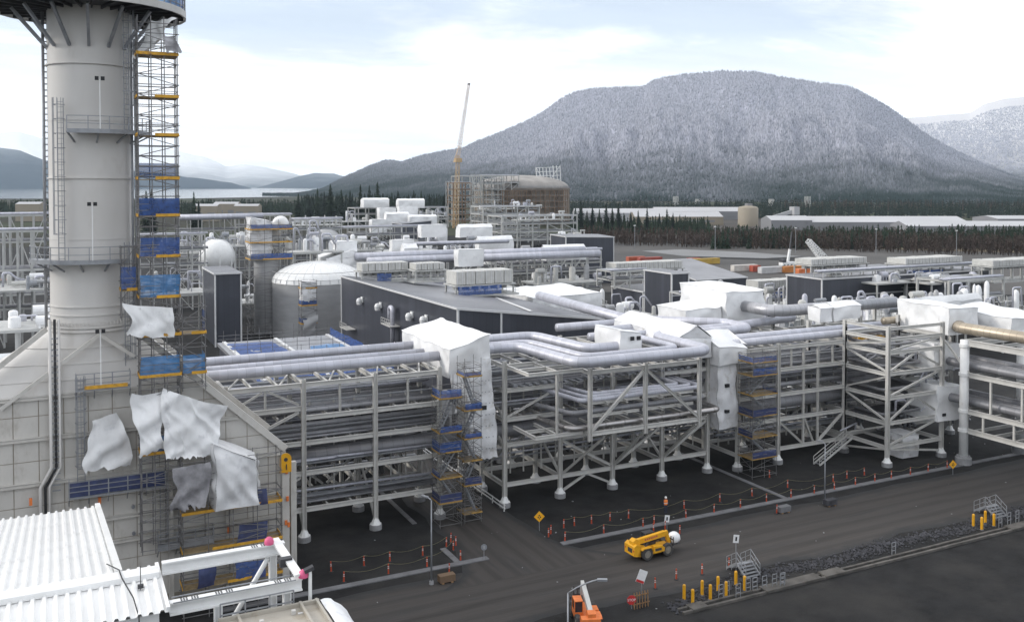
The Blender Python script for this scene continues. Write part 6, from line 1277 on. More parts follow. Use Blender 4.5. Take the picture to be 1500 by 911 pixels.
# --- generic far steelwork
def far_rack(label, px0, px1, ytop, dep, wd=8.0, axis='x', bays=None, lv=4, group='distant steel structures', pipes=3, z0=0.0, m=None, net=None, ztop=None, diag=True, t_=.34, cat='pipe rack', name='steel_structure', deck=0.0, jack=None):
    a = atd(px0, ytop, dep); zt_ = a.z if ztop is None else ztop; L_ = abs((ony(px1, ytop, a.y).x-a.x) if axis == 'x' else (onx(px1, ytop, a.x).y-a.y)); bays = bays or max(2, int(L_/7)); m = m or M_STEEL2
    Q = (lambda u, v, z: Vector((a.x+u, a.y+v, z))) if axis == 'x' else (lambda u, v, z: Vector((a.x+v, a.y+u, z)))
    e = empty(name, Q(0, 0, z0), label, cat, group)
    for k in range(bays+1):
        for v in (0, wd): member('column', Q(L_*k/bays, v, z0), Q(L_*k/bays, v, zt_), t_, t_, m, e, 'box')
    zs_ = [z0+(zt_-z0)*(j+1)/lv-.15 for j in range(lv)]
    for z in zs_:
        for v in (0, wd): member('beam', Q(0, v, z), Q(L_, v, z), t_*.8, t_*1.1, m, e, 'box')
        for k in range(bays+1): member('cross_beam', Q(L_*k/bays, 0, z-.02), Q(L_*k/bays, wd, z-.02), t_*.7, t_, m, e, 'box')
    if diag:
        for k in range(bays):
            for j in range(lv):
                if random.random() < .45:
                    za, zb = (z0 if j == 0 else zs_[j-1]), zs_[j]; u0, u1 = L_*k/bays, L_*(k+1)/bays
                    if random.random() < .5: u0, u1 = u1, u0
                    member('brace', Q(u0, 0, za), Q(u1, 0, zb), t_*.55, t_*.55, m, e, 'box')
    if deck:
        g = MB()
        for z in zs_:
            for k in range(bays):
                if random.random() < deck: u0, u1 = L_*k/bays, L_*(k+1)/bays; p, q = Q(u0, .2, z+.2), Q(u1, wd-.2, z+.26); g.box(tuple(map(min, p, q)), tuple(map(max, p, q)))
            for h in (.6, 1.1): g.bar(Q(0, -.1, z+h), Q(L_, -.1, z+h), .08)
        g.build('deck', M_GALV, e, kind='stuff')
    for j, z in enumerate(zs_):
        v = .5
        for k in range(pipes if j < lv-1 else pipes):
            r_ = random.uniform(.12, .38); v += r_+.1
            if v > wd-.4: break
            sweep('pipe', [Q(-1, v, z+r_+.2), Q(L_+1, v, z+r_+.2)], r_, (jack or M_JACK) if j == lv-1 else M_JACKD, e, 8); v += r_+.25
    if net:
        for (u0, u1, j, mm) in net: z = zs_[j]; p, q = Q(L_*u0, -.2, z), Q(L_*u1, -.2, z); cloth('netting', (p, q, q+Vector((0, 0, 1.8)), p+Vector((0, 0, 1.8))), 6, 3, .15, mm, e, 4)
    return e
def clutter(label, px0, px1, ytop, dep, n, wd=8, zspan=6, group='process equipment clusters', mats=None, seed=0, whites=.3, cat='equipment'):
    """skid of vessels, drums, pipe risers and platforms"""
    rnd = random.Random(seed); a = atd(px0, ytop, dep); L_ = ony(px1, ytop, a.y).x-a.x; e = empty('process_equipment', (a.x, a.y, a.z-zspan), label, cat, group)
    MB().box((a.x-.5, a.y-.5, a.z-zspan-.4), (a.x+L_+.5, a.y+wd+.5, a.z-zspan)).build('skid', M_STEEL2, e)
    if a.z-zspan > 1.2:
        for x in (a.x, a.x+L_/2, a.x+L_):
            for y in (a.y, a.y+wd): member('leg', (x, y, 0), (x, y, a.z-zspan-.4), .35, .35, M_STEEL2, e, 'box')
    for k in range(n):
        x = a.x+rnd.uniform(0, L_); y = a.y+rnd.uniform(0, wd); t_ = rnd.random(); h = zspan*rnd.uniform(.3, 1.0); z = a.z-zspan; mm = M_WRAP if rnd.random() < whites else rnd.choice([M_CREAM, M_STEEL2, M_GALV, M_JACK, M_TANK])
        if t_ < .3: r_ = rnd.uniform(.35, .9); MB().lathe((x, y, z), [(r_, 0), (r_, h*.85), (r_*.7, h*.95), (.001, h)], 12).build('vessel', mm, e, smooth=True)
        elif t_ < .5: r_ = rnd.uniform(.4, .9); l_ = rnd.uniform(2, 4); zz = z+rnd.uniform(.8, max(1, h)); b = MB().tube((x, y, zz), (x+l_, y, zz), r_, 12); b.box((x+.3, y-r_*.7, z), (x+.6, y+r_*.7, zz)); b.box((x+l_-.6, y-r_*.7, z), (x+l_-.3, y+r_*.7, zz)); b.build('drum', mm, e)
        elif t_ < .72: r_ = rnd.uniform(.12, .3); sweep('riser_pipe', [(x, y, z), (x, y, z+h), (x+rnd.uniform(1, 3), y, z+h), (x+3.2, y, z+h*.4)], r_, M_JACK, e, 8, .5)
        elif t_ < .88: s = rnd.uniform(.8, 2.0); b = MB().box((x, y, z), (x+s, y+s*.8, z+h*.6)); b.box((x+.1, y+.1, z+h*.6), (x+s*.6, y+s*.5, z+h*.6+.3)); b.build('cabinet', mm, e)
        else:
            w_ = rnd.uniform(1.5, 3); g = MB().box((x, y, z+h*.5), (x+w_, y+1.4, z+h*.5+.08))
            for q in (0, w_):
                for r2 in (0, 1.4): g.bar((x+q, y+r2, z), (x+q, y+r2, z+h*.5+1.1), .09)
            for hh in (.55, 1.05): g.bar((x, y, z+h*.5+hh), (x+w_, y, z+h*.5+hh), .07)
            g.build('access_platform', M_STEEL2, e)
    return e
# --- domed tank, spheres, wrapped towers on the left
tc_ = atd(466, 440, 222); tx, ty = tc_.x, tc_.y; TR_ = 10.6; tz = 13.0
e = empty('domed_tank', (tx, ty, 0), 'grey storage tank with white ribbed dome left of the dark building', 'tank')
MB().lathe((tx, ty, 0), [(TR_, 0), (TR_, tz)], 48).build('shell', M_TANK, e, smooth=True)
for k in range(6): MB().lathe((tx, ty, 2.6+k*2.6), [(TR_+.004, -.05), (TR_+.04, -.05), (TR_+.04, .05), (TR_+.004, .05)], 48).build('shell_ring', M_TANK, e)
dome = [(TR_*math.cos(t_)*1.0+.1, tz+4.6*math.sin(t_)) for t_ in [math.pi/2*k/8 for k in range(9)]]; MB().lathe((tx, ty, 0), dome, 48).build('dome', M_WHITE, e, smooth=True)
s = MB()
for k in range(32):
    a = 2*math.pi*k/32
    for (r0, z0_), (r1, z1_) in zip(dome[:-1], dome[1:-1]): s.bar((tx+r0*math.cos(a), ty+r0*math.sin(a), z0_+.03), (tx+r1*math.cos(a), ty+r1*math.sin(a), z1_+.03), .09, .1)
s.build('dome_rib', M_WHITE, e, kind='stuff')
g = MB()
for k in range(32):
    a, c = 2*math.pi*k/32, 2*math.pi*(k+1)/32; q0 = (tx+(TR_+.1)*math.cos(a), ty+(TR_+.1)*math.sin(a)); q1 = (tx+(TR_+.1)*math.cos(c), ty+(TR_+.1)*math.sin(c)); g.bar((*q0, tz), (*q0, tz+1.0), .06); g.bar((*q0, tz+1.0), (*q1, tz+1.0), .06)
g.build('top_rail', M_GALV, e)
p = atd(450, 412, 206)
scaffold('scaffold with white wrap and blue netting in front of the domed tank', p.x-1.6, p.x+1.8, p.y-1.3, p.y+1.3, 0, p.z+.4, [5.2, 9.2, 13.0], 1, 1, 1.3, {5.2: (M_BLUE, 1.2, 'fl'), 9.2: (M_BLUE, 1.2, 'fl')}, tube=.09)
wrapped('white wrapped head of the scaffold in front of the domed tank', p.x-1.5, p.x+1.7, p.y-1.2, p.y+1.2, p.z-5, (p.z,)*4, 101, .15, None, M_WRAPS)
tarp('grey sheet covering the scaffold foot in front of the domed tank', ((p.x-1.3, p.y-1.45, 0), (p.x+1.6, p.y-1.45, 0), (p.x+1.6, p.y-1.45, 8.6), (p.x-1.3, p.y-1.45, 8.6)), 8, 16, .25, M_TANK, 103, .2)
def sphere_tank(label, px, py, dep, r_, m):
    c = atd(px, py, dep); e = empty('sphere_tank', (c.x, c.y, 0), label, 'tank', 'pale spherical tanks'); pr_ = [(r_*math.sin(t_), c.z-r_*math.cos(t_)) for t_ in [math.pi*k/20 for k in range(21)]]; MB().lathe((c.x, c.y, 0), pr_, 32).build('shell', m, e, smooth=True)
    for k in range(8): a = 2*math.pi*k/8; x, y = c.x+r_*.98*math.cos(a), c.y+r_*.98*math.sin(a); member('leg', (x, y, 0), (x, y, c.z), .45, .45, M_WHITE, e, 'tube')
    g = MB().lathe((c.x, c.y, c.z+r_*.97), [(.2, 0), (1.5, 0), (1.5, .1), (.2, .1)], 12)
    for k in range(12): a = 2*math.pi*k/12; g.bar((c.x+1.45*math.cos(a), c.y+1.45*math.sin(a), c.z+r_*.97), (c.x+1.45*math.cos(a), c.y+1.45*math.sin(a), c.z+r_*.97+1.2), .08)
    g.build('top_platform', M_GALV, e); s = MB()
    for k in range(14): t0_ = R(90-k*5.6); s.obox((c.x+(r_+.4)*math.cos(t0_)*.9+.6, c.y-(r_+.4)*.45*math.cos(t0_), c.z+(r_+.4)*math.sin(t0_)), (.8, .9, .1))
    s.build('stair', M_GALV, e)
    return e
sphere_tank('pale spherical tank right of the stack scaffold', 318, 375, 300, 5.6, M_WHITE); sphere_tank('grey spherical tank behind the white tent', 478, 359, 330, 5.8, M_TANK)
e = wrapped('white tent with raised top over the equipment beside the grey sphere', *[0]*0, **dict(x0=(q:=atd(478, 385, 232)).x, x1=ony(549, 380, q.y).x, y0=q.y, y1=q.y+10, z0=q.z-4, zc=(q.z+1.0,)*4, seed=111, amp=.2, gable=('y', q.z+2.8)))
wrapped('raised white wrapped top of the tent beside the grey sphere', q.x+3.2, q.x+8.6, q.y+2, q.y+8, q.z+1.2, (q.z+5.0,)*4, 113, .15)
c = atd(391, 452, 225); e = empty('wrapped_column', (c.x, c.y, 0), 'tall column wrapped in grey and white sheeting left of the domed tank', 'column'); r_ = 3.0
zt0 = atd(391, 375, 225).z; MB().lathe((c.x, c.y, 0), [(r_, 0), (r_*1.02, zt0*.5), (r_, zt0)], 20).build('grey_sheeting', M_TANK, e, smooth=True)
q = atd(372, 372, 224)
wrapped('stacked white wrap on top of the grey sheeted column', c.x-4.2, c.x+.5, c.y-3, c.y+3, zt0+.2, (zt0+9.5, zt0+8.5, zt0+8.5, zt0+9.5), 121, .35, None, M_WRAPS)
scaffold('scaffold with blue nets round the grey sheeted column', c.x-4.6, c.x+5.2, c.y-4.4, c.y+2, 0, zt0+9, [zt0-.5, zt0+3.5, zt0+6.6], 3, 1, 2.0, {zt0-.5: (M_BLUE, 1.4, 'f'), zt0+6.6: (M_BLUE, 1.2, 'f')}, tube=.12)
clutter('white vessels and wraps on the scaffold beside the grey sheeted column', 428, 500, 322, 228, 10, 6, 8, seed=5, whites=.7)
sweepo = sweep('vent_bend', [tuple(atd(405, 345, 226)), tuple(atd(405, 324, 226)), tuple(atd(415, 322, 226)), tuple(atd(418, 334, 226))], 1.1, M_WHITE, None, 12, 1.5); tag(sweepo, 'white curved vent pipe on top of the wrapped column', 'pipe')
# dark booth, blue decked roof
c = atd(315, 404, 205); bx, by = extents(c, 352, 297); shed('dark grey framed booth below the pale sphere', Vector((c.x, c.y, c.z)), bx, by, (c.z+.4,)*4, walls=M_CLAD, z0=0)
e = empty('scaffolded_roof', (0, 0, 0), 'flat grey roof covered with blue netting and scaffold tubes behind the left rack', 'building'); z = 11.2
A_, B_, C_, D__ = gz(292, 520, z), gz(432, 500, z), gz(365, 456, z), gz(292, 462, z); x0_, x1_, y0_, y1_ = 23.0, 41.0, 118.0, 150.0
MB().box((x0_, y0_, z-.5), (x1_, y1_, z)).build('roof_deck', M_ROOFG, e); MB().box((x0_+.3, y0_+.3, 0), (x1_-.3, y1_-.3, z-.51)).build('wall', M_CLAD, e)
for k in range(10):
    x = x0_+.8+k*(x1_-x0_-1.6)/9
    for y in (y0_+1, y0_+11, y0_+21, y1_-1): member('scaffold_post', (x, y, z), (x, y, z+1.5+random.random()), .08, .08, M_TUBE, e, 'rod')
for y in (y0_+1, y0_+11, y0_+21, y1_-1):
    for h in (.6, 1.2): member('scaffold_rail', (x0_, y, z+h), (x1_, y, z+h), .07, .07, M_TUBE, e, 'rod')
for x in (x0_+1, x0_+9, x1_-.6): member('roof_gutter', (x, y0_, z+.1), (x, y1_, z+.1), .5, .16, M_TRIM, e, 'box')
cloth('netting', ((x1_, y0_, z), (x1_, y1_, z), (x1_, y1_, z+1.3), (x1_, y0_, z+1.3)), 20, 3, .3, M_BLUE, e, 4); cloth('netting', ((x0_, y0_, z+.05), (x1_, y0_, z+.05), (x1_, y0_+5, z+.12), (x0_, y0_+5, z+.12)), 20, 6, .3, M_BLUE, e, 6)
cloth('netting', ((x0_+1, y0_+9, z+.1), (x0_+8, y0_+9, z+.1), (x0_+8, y1_-3, z+.14), (x0_+1, y1_-3, z+.14)), 14, 14, .15, M_BLUE, e, 7); cloth('netting', ((x0_+9, y0_+6, z+.1), (x1_-1, y0_+6, z+.1), (x1_-1, y0_+22, z+.14), (x0_+12, y0_+22, z+.14)), 14, 14, .15, M_BLUE2, e, 8)
# --- far racks
far_rack('tall tangled steel rack behind the pale sphere', 262, 345, 318, 330, 9, bays=5, lv=5, pipes=4, deck=.4); far_rack('tall tangled steel rack behind the wrapped column', 350, 425, 316, 345, 9, bays=5, lv=6, pipes=4, deck=.4)
far_rack('tall tangled steel rack behind the grey sphere', 432, 500, 322, 350, 9, bays=4, lv=6, pipes=4, deck=.4); far_rack('steel rack below the white module heap', 500, 640, 334, 400, 10, bays=8, lv=5, pipes=4, deck=.3)
far_rack('second long pipe rack crossing behind the dark building roof', 500, 880, 381, 238, 11, bays=16, lv=3, pipes=4, t_=.4)
far_rack('rack with stacked pipe decks in front of the dark shed', 742, 880, 372, 262, 10, bays=7, lv=5, pipes=4, t_=.4)
far_rack('lattice steel behind the stack seen at the left edge', -40, 66, 316, 240, 8, bays=6, lv=4, pipes=3, t_=.45)
e = sweep('clad_pipe', [tuple(atd(262, 319, 325)), tuple(ony(385, 316, atd(262, 319, 325).y))], 1.0, M_JACK, None, 12); tag(e, 'grey pipe on top of the rack behind the pale sphere', 'pipe')
for k, (x0p, x1p, yy, dd, rr, lab) in enumerate(((520, 690, 376, 234, 1.0, 'rear long pale pipe on the second rack behind the dark building'), (538, 700, 383, 230, 1.0, 'front long pale pipe on the second rack behind the dark building'), (700, 856, 371, 238, .9, 'rear pale pipe right of the wrapped box on the second rack'), (700, 878, 378, 236, 1.0, 'front pale pipe right of the wrapped box on the second rack'), (590, 745, 358, 275, .6, 'pale pipe between the white wraps below the big tank'))):
    a = atd(x0p, yy, dd); o = sweep('clad_pipe', [tuple(a), (ony(x1p, yy, a.y).x, a.y, a.z)], rr, M_JACK, None, 12); tag(o, lab, 'pipe', 'pale pipes on the second rack')
def wrap_px(label, pxc, pyt, dep, pxr, pxl, h, seed, gable=None, amp=.2, rise=0):
    c = atd(pxc, pyt, dep); x1, y1 = extents(c, pxr, pxl); return wrapped(label, c.x, x1, c.y, max(y1, c.y+1.5), c.z-h, (c.z, c.z+rise, c.z+rise, c.z), seed, amp, (gable, c.z+1.2) if gable else None, dens=.9)
wrap_px('white wrapped box with ragged sides on the second rack', 672, 366, 228, 708, 665, 4.2, 131); wrap_px('rounded white wrapped drum below the big tank', 702, 352, 290, 752, 696, 3.4, 133, 'x'); wrap_px('low white wrapped roof in front of the dark shed', 800, 366, 250, 859, 792, 3.0, 135, 'x'); wrap_px('small white wrap between the second rack pipes', 575, 352, 262, 606, 570, 3.2, 137)
wrap_px('white wrapped pipe elbow standing above the second rack', 617, 330, 268, 654, 612, 3.6, 139); wrap_px('pale low white wrap below the crane', 674, 334, 330, 722, 668, 3.5, 141, 'x'); wrap_px('small white gabled wrap among the second rack pipes', 592, 364, 255, 612, 586, 3.0, 143, 'x')
e = wrapped('broad white panelled tent roof behind the long dark building', *[0]*0, **dict(x0=(q:=atd(781, 437, 186)).x, x1=ony(880, 430, q.y).x, y0=q.y, y1=q.y+17, z0=q.z-4.5, zc=(q.z, q.z+.4, q.z+.6, q.z+.2), seed=151, amp=.15))
c = atd(829, 347, 330); x1, y1 = extents(c, 899, 807); shed('plain dark blue-grey shed below the big tank', c, x1, y1, (c.z, c.z-.6, c.z-.2, c.z+.3)); 
# --- dark two-level building right of centre
c = atd(984, 401, 214); x1, y1 = extents(c, 1009, 945); shed('tall dark block of the two-level building right of centre', c, x1, y1, (c.z,)*4); MB().box((c.x-.03, c.y-.03, c.z-5.2), (x1, c.y-.01, c.z-5.0)).build('cladding_line', M_TRIM, bpy.data.objects[[o.name for o in bpy.data.objects if o.name.startswith('shed')][-1]])
c2 = Vector((c.x-.2, y1+.3, 0)); y2 = onx(897, 430, c2.x).y; zl = onx(945, 428, c2.x).z; shed('lower dark wing of the two-level building with open steel above', c2, c2.x+9, y2, (zl,)*4)
far_rack('open pale steel frame above the lower dark wing', 900, 945, 398, 228, 8, axis='x', bays=2, lv=2, pipes=2, z0=zl+.2, deck=.5)
cooler('long beige cooler bank above the lower dark wing', 902, 1000, 386, 246, 5, 1.9, 2.0); clutter('grey equipment beside the lower dark wing', 880, 900, 420, 225, 7, 6, 8, seed=9)
c = atd(1020, 406, 300); shed('low pale metal-roofed shed behind the two-level building', c, ony(1094, 400, c.y).x, c.y+30, (c.z-1, c.z-1, c.z+3, c.z+3)); c = atd(1012, 438, 225); shed('low grey-roofed shed beside the tall dark block', c, ony(1060, 430, c.y).x, c.y+25, (c.z-.5, c.z-.5, c.z+1, c.z+1), walls=M_CLADL)
far_rack('pale steel platform beside the tall wrapped box', 1012, 1085, 432, 190, 7, bays=3, lv=2, pipes=3, z0=0)
cooler('cooler bank in the dip behind the tall wrapped box', 1110, 1178, 412, 262, 5, 2.0, 3.0, None, (.1, .6)); clutter('beige boxes and pipes in the dip behind the tall wrapped box', 1105, 1182, 420, 240, 16, 10, 6, seed=12)
# --- right modules
c = atd(1204, 409, 228); x1, y1 = extents(c, 1450, 1186); e = shed('long dark clad wall of the right module row', c, x1, max(y1, c.y+12), (c.z, c.z-.2, c.z, c.z)); MB().box((c.x+14, c.y-.3, c.z-4.6), (x1-4, c.y-.06, c.z-4.2)).build('ledge', M_TRIM, e)
cooler('left beige cooler bank above the right dark wall', 1188, 1270, 380, 244, 6, 1.5, 3.4, None, (.35, .75)); cooler('middle beige cooler bank above the right dark wall', 1326, 1410, 379, 244, 6, 1.5, 3.4, None, (.0, .6)); cooler('right edge beige cooler bank above the right dark wall', 1454, 1540, 382, 240, 6, 1.5, 4.0)
clutter('pipes and drums under the left cooler bank', 1190, 1275, 396, 242, 14, 6, 4, seed=21, whites=.1); clutter('pipes and drums under the middle cooler bank', 1325, 1440, 398, 240, 16, 6, 4, seed=22, whites=.1); clutter('tangle of pale vessels at the right edge', 1440, 1540, 420, 205, 26, 10, 8, seed=23, whites=.35)
far_rack('pale steel frame at the end of the right dark wall', 1390, 1470, 412, 222, 9, bays=3, lv=3, pipes=2, t_=.5, deck=.4); c = atd(1392, 415, 222)
c = atd(1385, 411, 230); shed('small dark clad block between the right cooler banks', Vector((c.x, c.y, c.z)), ony(1420, 410, c.y).x, c.y+8, (c.z,)*4); c = atd(1272, 394, 250); shed('dark clad penthouse between the left and middle cooler banks', c, ony(1322, 398, c.y).x, c.y+8, (c.z,)*4)
clutter('dense pale valves and pipes behind the square corner module', 1275, 1390, 440, 172, 30, 12, 4, seed=31, whites=.2); wrap_px('long low white tent among the valves behind the corner module', 1330, 447, 178, 1440, 1322, 3.0, 161, 'x', .2)
clutter('pipes between the wrapped boxes and the right dark wall', 1135, 1250, 452, 165, 14, 10, 5, seed=33, whites=.1)

# --- more process equipment filling the plant
for k, (x0p, x1p, yt, dd, n_, zs2, wh, lab) in enumerate((
  (300, 372, 330, 300, 14, 7, .3, 'pipes and drums beside the pale sphere'), (345, 420, 405, 240, 14, 7, .35, 'low pumps and boxes between the sphere and the domed tank'), (500, 560, 340, 300, 14, 6, .5, 'white drums behind the tent beside the grey sphere'),
  (560, 640, 344, 330, 16, 6, .5, 'white boxes and pipes in front of the white heap'), (640, 720, 346, 320, 16, 6, .45, 'white boxes and pipes below the crane'), (700, 800, 360, 300, 18, 6, .4, 'drums and risers behind the second rack'),
  (790, 880, 388, 240, 14, 5, .35, 'drums and risers under the second rack'), (640, 760, 402, 205, 14, 4, .3, 'equipment behind the cooler platform on the roof'), (880, 960, 440, 200, 10, 4, .4, 'valves in front of the lower dark wing'),
  (1010, 1090, 416, 240, 14, 5, .3, 'pipes and boxes behind the stepped wrapped boxes'), (1200, 1330, 436, 190, 26, 5, .2, 'low valves and pipes in front of the right dark wall'), (1330, 1470, 432, 185, 26, 5, .25, 'risers and drums in front of the right steel frame'),
  (262, 300, 335, 300, 10, 8, .3, 'steel boxes seen right of the stack scaffold'), (430, 500, 335, 300, 14, 8, .45, 'white drums left of the grey sphere'))): clutter(lab, x0p, x1p, yt, dd, n_, 9, zs2, seed=200+k, whites=wh)

c = atd(1204, 409, 228)
for k, (x0p, x1p, n_, lab) in enumerate(((1206, 1290, 16, 'pipes and small drums on the roof at the left end of the right dark wall'), (1285, 1370, 16, 'pipes and small drums on the roof in the middle of the right dark wall'), (1365, 1445, 16, 'pipes and small drums on the roof at the right end of the right dark wall'))): clutter(lab, x0p, x1p, 401, 230, n_, 8, 2.4, seed=300+k, whites=.15)
far_rack('low open steel walkway along the top of the right dark wall', 1206, 1440, 400, 229, 3.0, bays=14, lv=1, pipes=2, z0=c.z+.2, t_=.22, diag=False, deck=1.0)

def ground_plant(label, x0, x1, y0, y1, n, seed):
    rnd = random.Random(seed); e = empty('process_equipment', (x0, y0, 0), label, 'equipment', 'process equipment clusters')
    for k in range(n):
        x, y = rnd.uniform(x0, x1), rnd.uniform(y0, y1); h = rnd.uniform(2, 7.5); t_ = rnd.random(); mm = rnd.choice((M_GALV, M_CREAM, M_DARK, M_JACKD, M_TANK))
        if t_ < .35: r_ = rnd.uniform(.5, 1.2); MB().lathe((x, y, 0), [(r_, 0), (r_, h*.85), (r_*.7, h*.95), (.001, h)], 12).build('vessel', mm, e, smooth=True)
        elif t_ < .65: sweep('pipe', [(x, y, 0), (x, y, h), (x+rnd.uniform(2, 6), y, h), (x+6.5, y, 0)], rnd.uniform(.15, .4), M_JACKD, e, 8, .6)
        else:
            w_ = rnd.uniform(1.5, 4); b = MB().box((x, y, h*.5), (x+w_, y+2.4, h*.5+.15))
            for q in (0, w_):
                for r2 in (0, 2.4): b.bar((x+q, y+r2, 0), (x+q, y+r2, h*.5+1.1), .16)
            b.box((x+.3, y+.3, h*.5+.16), (x+w_*.7, y+1.6, h*.5+1.3)); b.build('platform_unit', mm, e)
ground_plant('pumps and vessels on the ground behind the left rack', 14, 36, 107.5, 117, 30, 71); ground_plant('pumps and vessels on the ground behind the loop rack', 47, 74, 107.5, 128, 44, 72); ground_plant('pumps and vessels on the ground behind the right rack', 77, 116, 107.5, 122, 44, 73)
# ================================================================== far plant: big tank, steel towers, crane
c = pd(764, 860); lx, ly = c.x, c.y; e = empty('storage_tank', (lx, ly, 0), 'huge weathered brown storage tank with shallow dome below the mountain', 'tank'); RL = 44; HL = 31.5
MB().lathe((lx, ly, 0), [(RL, 0), (RL, HL), (RL+.8, HL), (RL+.8, HL+1.0), (RL, HL+1.0)], 72).build('wall', M_LNG, e, smooth=False)
MB().lathe((lx, ly, HL+.9), [(RL*math.cos(t_), 12.0*math.sin(t_)) for t_ in [math.pi/2*k/10 for k in range(11)]], 72).build('dome', mat('dome_concrete', (.30, .28, .26), .8, 0, .2, .1), e, smooth=True)
for k in range(24):
    a = 2*math.pi*k/24; MB().tube((lx+(RL+.2)*math.cos(a), ly+(RL+.2)*math.sin(a), 0), (lx+(RL+.2)*math.cos(a), ly+(RL+.2)*math.sin(a), HL), .35, 6).build('buttress', M_LNG, e)
g = MB()
for k in range(72):
    a, b2 = 2*math.pi*k/72, 2*math.pi*(k+1)/72; q0 = (lx+(RL+.5)*math.cos(a), ly+(RL+.5)*math.sin(a)); q1 = (lx+(RL+.5)*math.cos(b2), ly+(RL+.5)*math.sin(b2)); g.bar((*q0, HL+1), (*q0, HL+2.6), .2)
    for h in (1.8, 2.6): g.bar((*q0, HL+h), (*q1, HL+h), .18)
g.build('edge_rail', M_GALV, e)
def lattice(label, px, py_top, dep, w, z0, m, group='lattice towers at the big tank', n=None, lean=(0, 0), t_=.35, cat='tower', name='lattice_tower'):
    p = pd(px, dep); z1 = CAMZ+(270-py_top)/FPX*dep; e = empty(name, (p.x, p.y, z0), label, cat, group); n = n or max(4, int((z1-z0)/(w*1.1))); cs_ = [(-w/2, -w/2), (w/2, -w/2), (w/2, w/2), (-w/2, w/2)]
    def at(i, f): s_ = 1; return Vector((p.x+cs_[i][0]*s_+lean[0]*f, p.y+cs_[i][1]*s_+lean[1]*f, z0+(z1-z0)*f))
    for i in range(4): member('chord', at(i, 0), at(i, 1), t_, t_, m, e, 'box')
    b = MB()
    for k in range(n):
        f0, f1 = k/n, (k+1)/n
        for i in range(4): j = (i+1) % 4; b.bar(at(i, f1), at(j, f1), t_*.7); b.bar(at(i if k % 2 else j, f0), at(j if k % 2 else i, f1), t_*.6)
    b.build('lacing', m, e, kind='stuff'); return e
def on_d(px, py, dep): p = pd(px, dep); p.z = CAMZ+(270-py)/FPX*dep; return p
lattice('slim pale lattice tower in front of the big tank', 698, 256, 770, 7, 0, M_STEEL2); lattice('outer pale lattice tower at the left of the big tank', 660, 266, 780, 6, 0, M_STEEL2)
far_rack('tall brown and pale steel platforms beside the big tank', 672, 735, 258, 790, 16, bays=4, lv=7, pipes=2, t_=.7, deck=.6, m=M_STEEL2); far_rack('rust-brown steel behind the crane', 664, 690, 268, 770, 12, bays=2, lv=7, pipes=1, t_=.8, deck=.8, m=M_RUST)
far_rack('pipe gallery on the left rim of the big tank', 705, 760, 257, 800, 10, bays=5, lv=2, pipes=3, z0=31, t_=.6, deck=.5)
e = empty('flare_lattice', on_d(800, 268, 850), 'white lattice frame rising above the dome of the big tank', 'steel frame'); b = MB()
for k in range(8):
    a = on_d(785+k*5, 246 if k < 5 else 243, 850); q = on_d(787+k*5, 272, 850); member('post', q, a, .5, .5, M_WHITE, e, 'box')
for yy in (246, 252, 258, 264): member('rail', on_d(785, yy, 850), on_d(820, yy-1, 850), .45, .45, M_WHITE, e, 'box')
member('brace', on_d(800, 272, 850), on_d(818, 246, 850), .6, .6, M_WHITE, e, 'box'); member('brace', on_d(785, 246, 850), on_d(800, 270, 850), .5, .5, M_WHITE, e, 'box')
far_rack('big open pale steel module in front of the big tank, upper part', 708, 790, 303, 560, 18, bays=5, lv=5, pipes=3, t_=.7, deck=.5); far_rack('big open pale steel module with large cross braces in front of the big tank', 735, 845, 317, 520, 18, bays=5, lv=4, pipes=3, t_=.75, deck=.5)
for a_, b_ in ((752, 792), (792, 822)):
    A1 = atd(a_, 350, 519); A2 = ony(b_, 322, A1.y)
clutter('red and grey machinery on top of the big open module', 712, 788, 292, 562, 16, 12, 6, seed=51, whites=.2, mats=None); clutter('white drum and pipes on the right half of the big open module', 762, 840, 307, 524, 12, 10, 6, seed=52, whites=.5)
clutter('pale pipes and platforms right of the big open module', 826, 856, 330, 480, 8, 10, 6, seed=53)
# crane
cp = pd(667, 755); e = empty('tower_crane', (cp.x, cp.y, 0), 'yellow lattice crane with tall leaning boom above the big tank', 'crane')
def lat_boom(e, a, c, w, n, m, nm, t_=.3):
    a, c = Vector(a), Vector(c); x = (c-a).normalized(); y = x.cross(Vector((0, 1, 0.1))).normalized(); z = x.cross(y); cs_ = [y*w/2+z*w/2, y*w/2-z*w/2, -y*w/2-z*w/2, -y*w/2+z*w/2]; b = MB()
    for o in cs_: member(nm+'_chord', a+o, c+o*.6, t_, t_, m, e, 'box')
    for k in range(n):
        f0, f1 = k/n, (k+1)/n
        for i in range(4):
            j = (i+1) % 4; p0 = a.lerp(c, f0)+cs_[i]*(1-.4*f0); p1 = a.lerp(c, f1)+cs_[j]*(1-.4*f1); b.bar(p0, p1, t_*.55)
            b.bar(a.lerp(c, f1)+cs_[i]*(1-.4*f1), p1, t_*.5)
    b.build(nm+'_lacing', m, e, kind='stuff')
lat_boom(e, (cp.x, cp.y, 0), on_d(671, 228, 755), 3.8, 16, M_CRANE, 'mast', .26); M_CRPALE = mat('pale_crane_boom', (.58, .48, .40), .5); lat_boom(e, on_d(671, 228, 755), on_d(687, 124, 760), 2.6, 24, M_CRPALE, 'boom', .20)
q = on_d(671, 235, 755); MB().obox(q, (5, 5, 3.2)).build('machine_house', M_CRANE, e); MB().obox(on_d(687, 124, 760), (1.6, 1.6, 1.4)).build('boom_head', M_DARK, e); MB().bar(on_d(664, 238, 752), on_d(673, 214, 756), .35).build('gantry', M_CRANE, e)
MB().bar(on_d(673, 214, 756), on_d(686, 130, 760), .14).build('pendant', M_DARK, e)
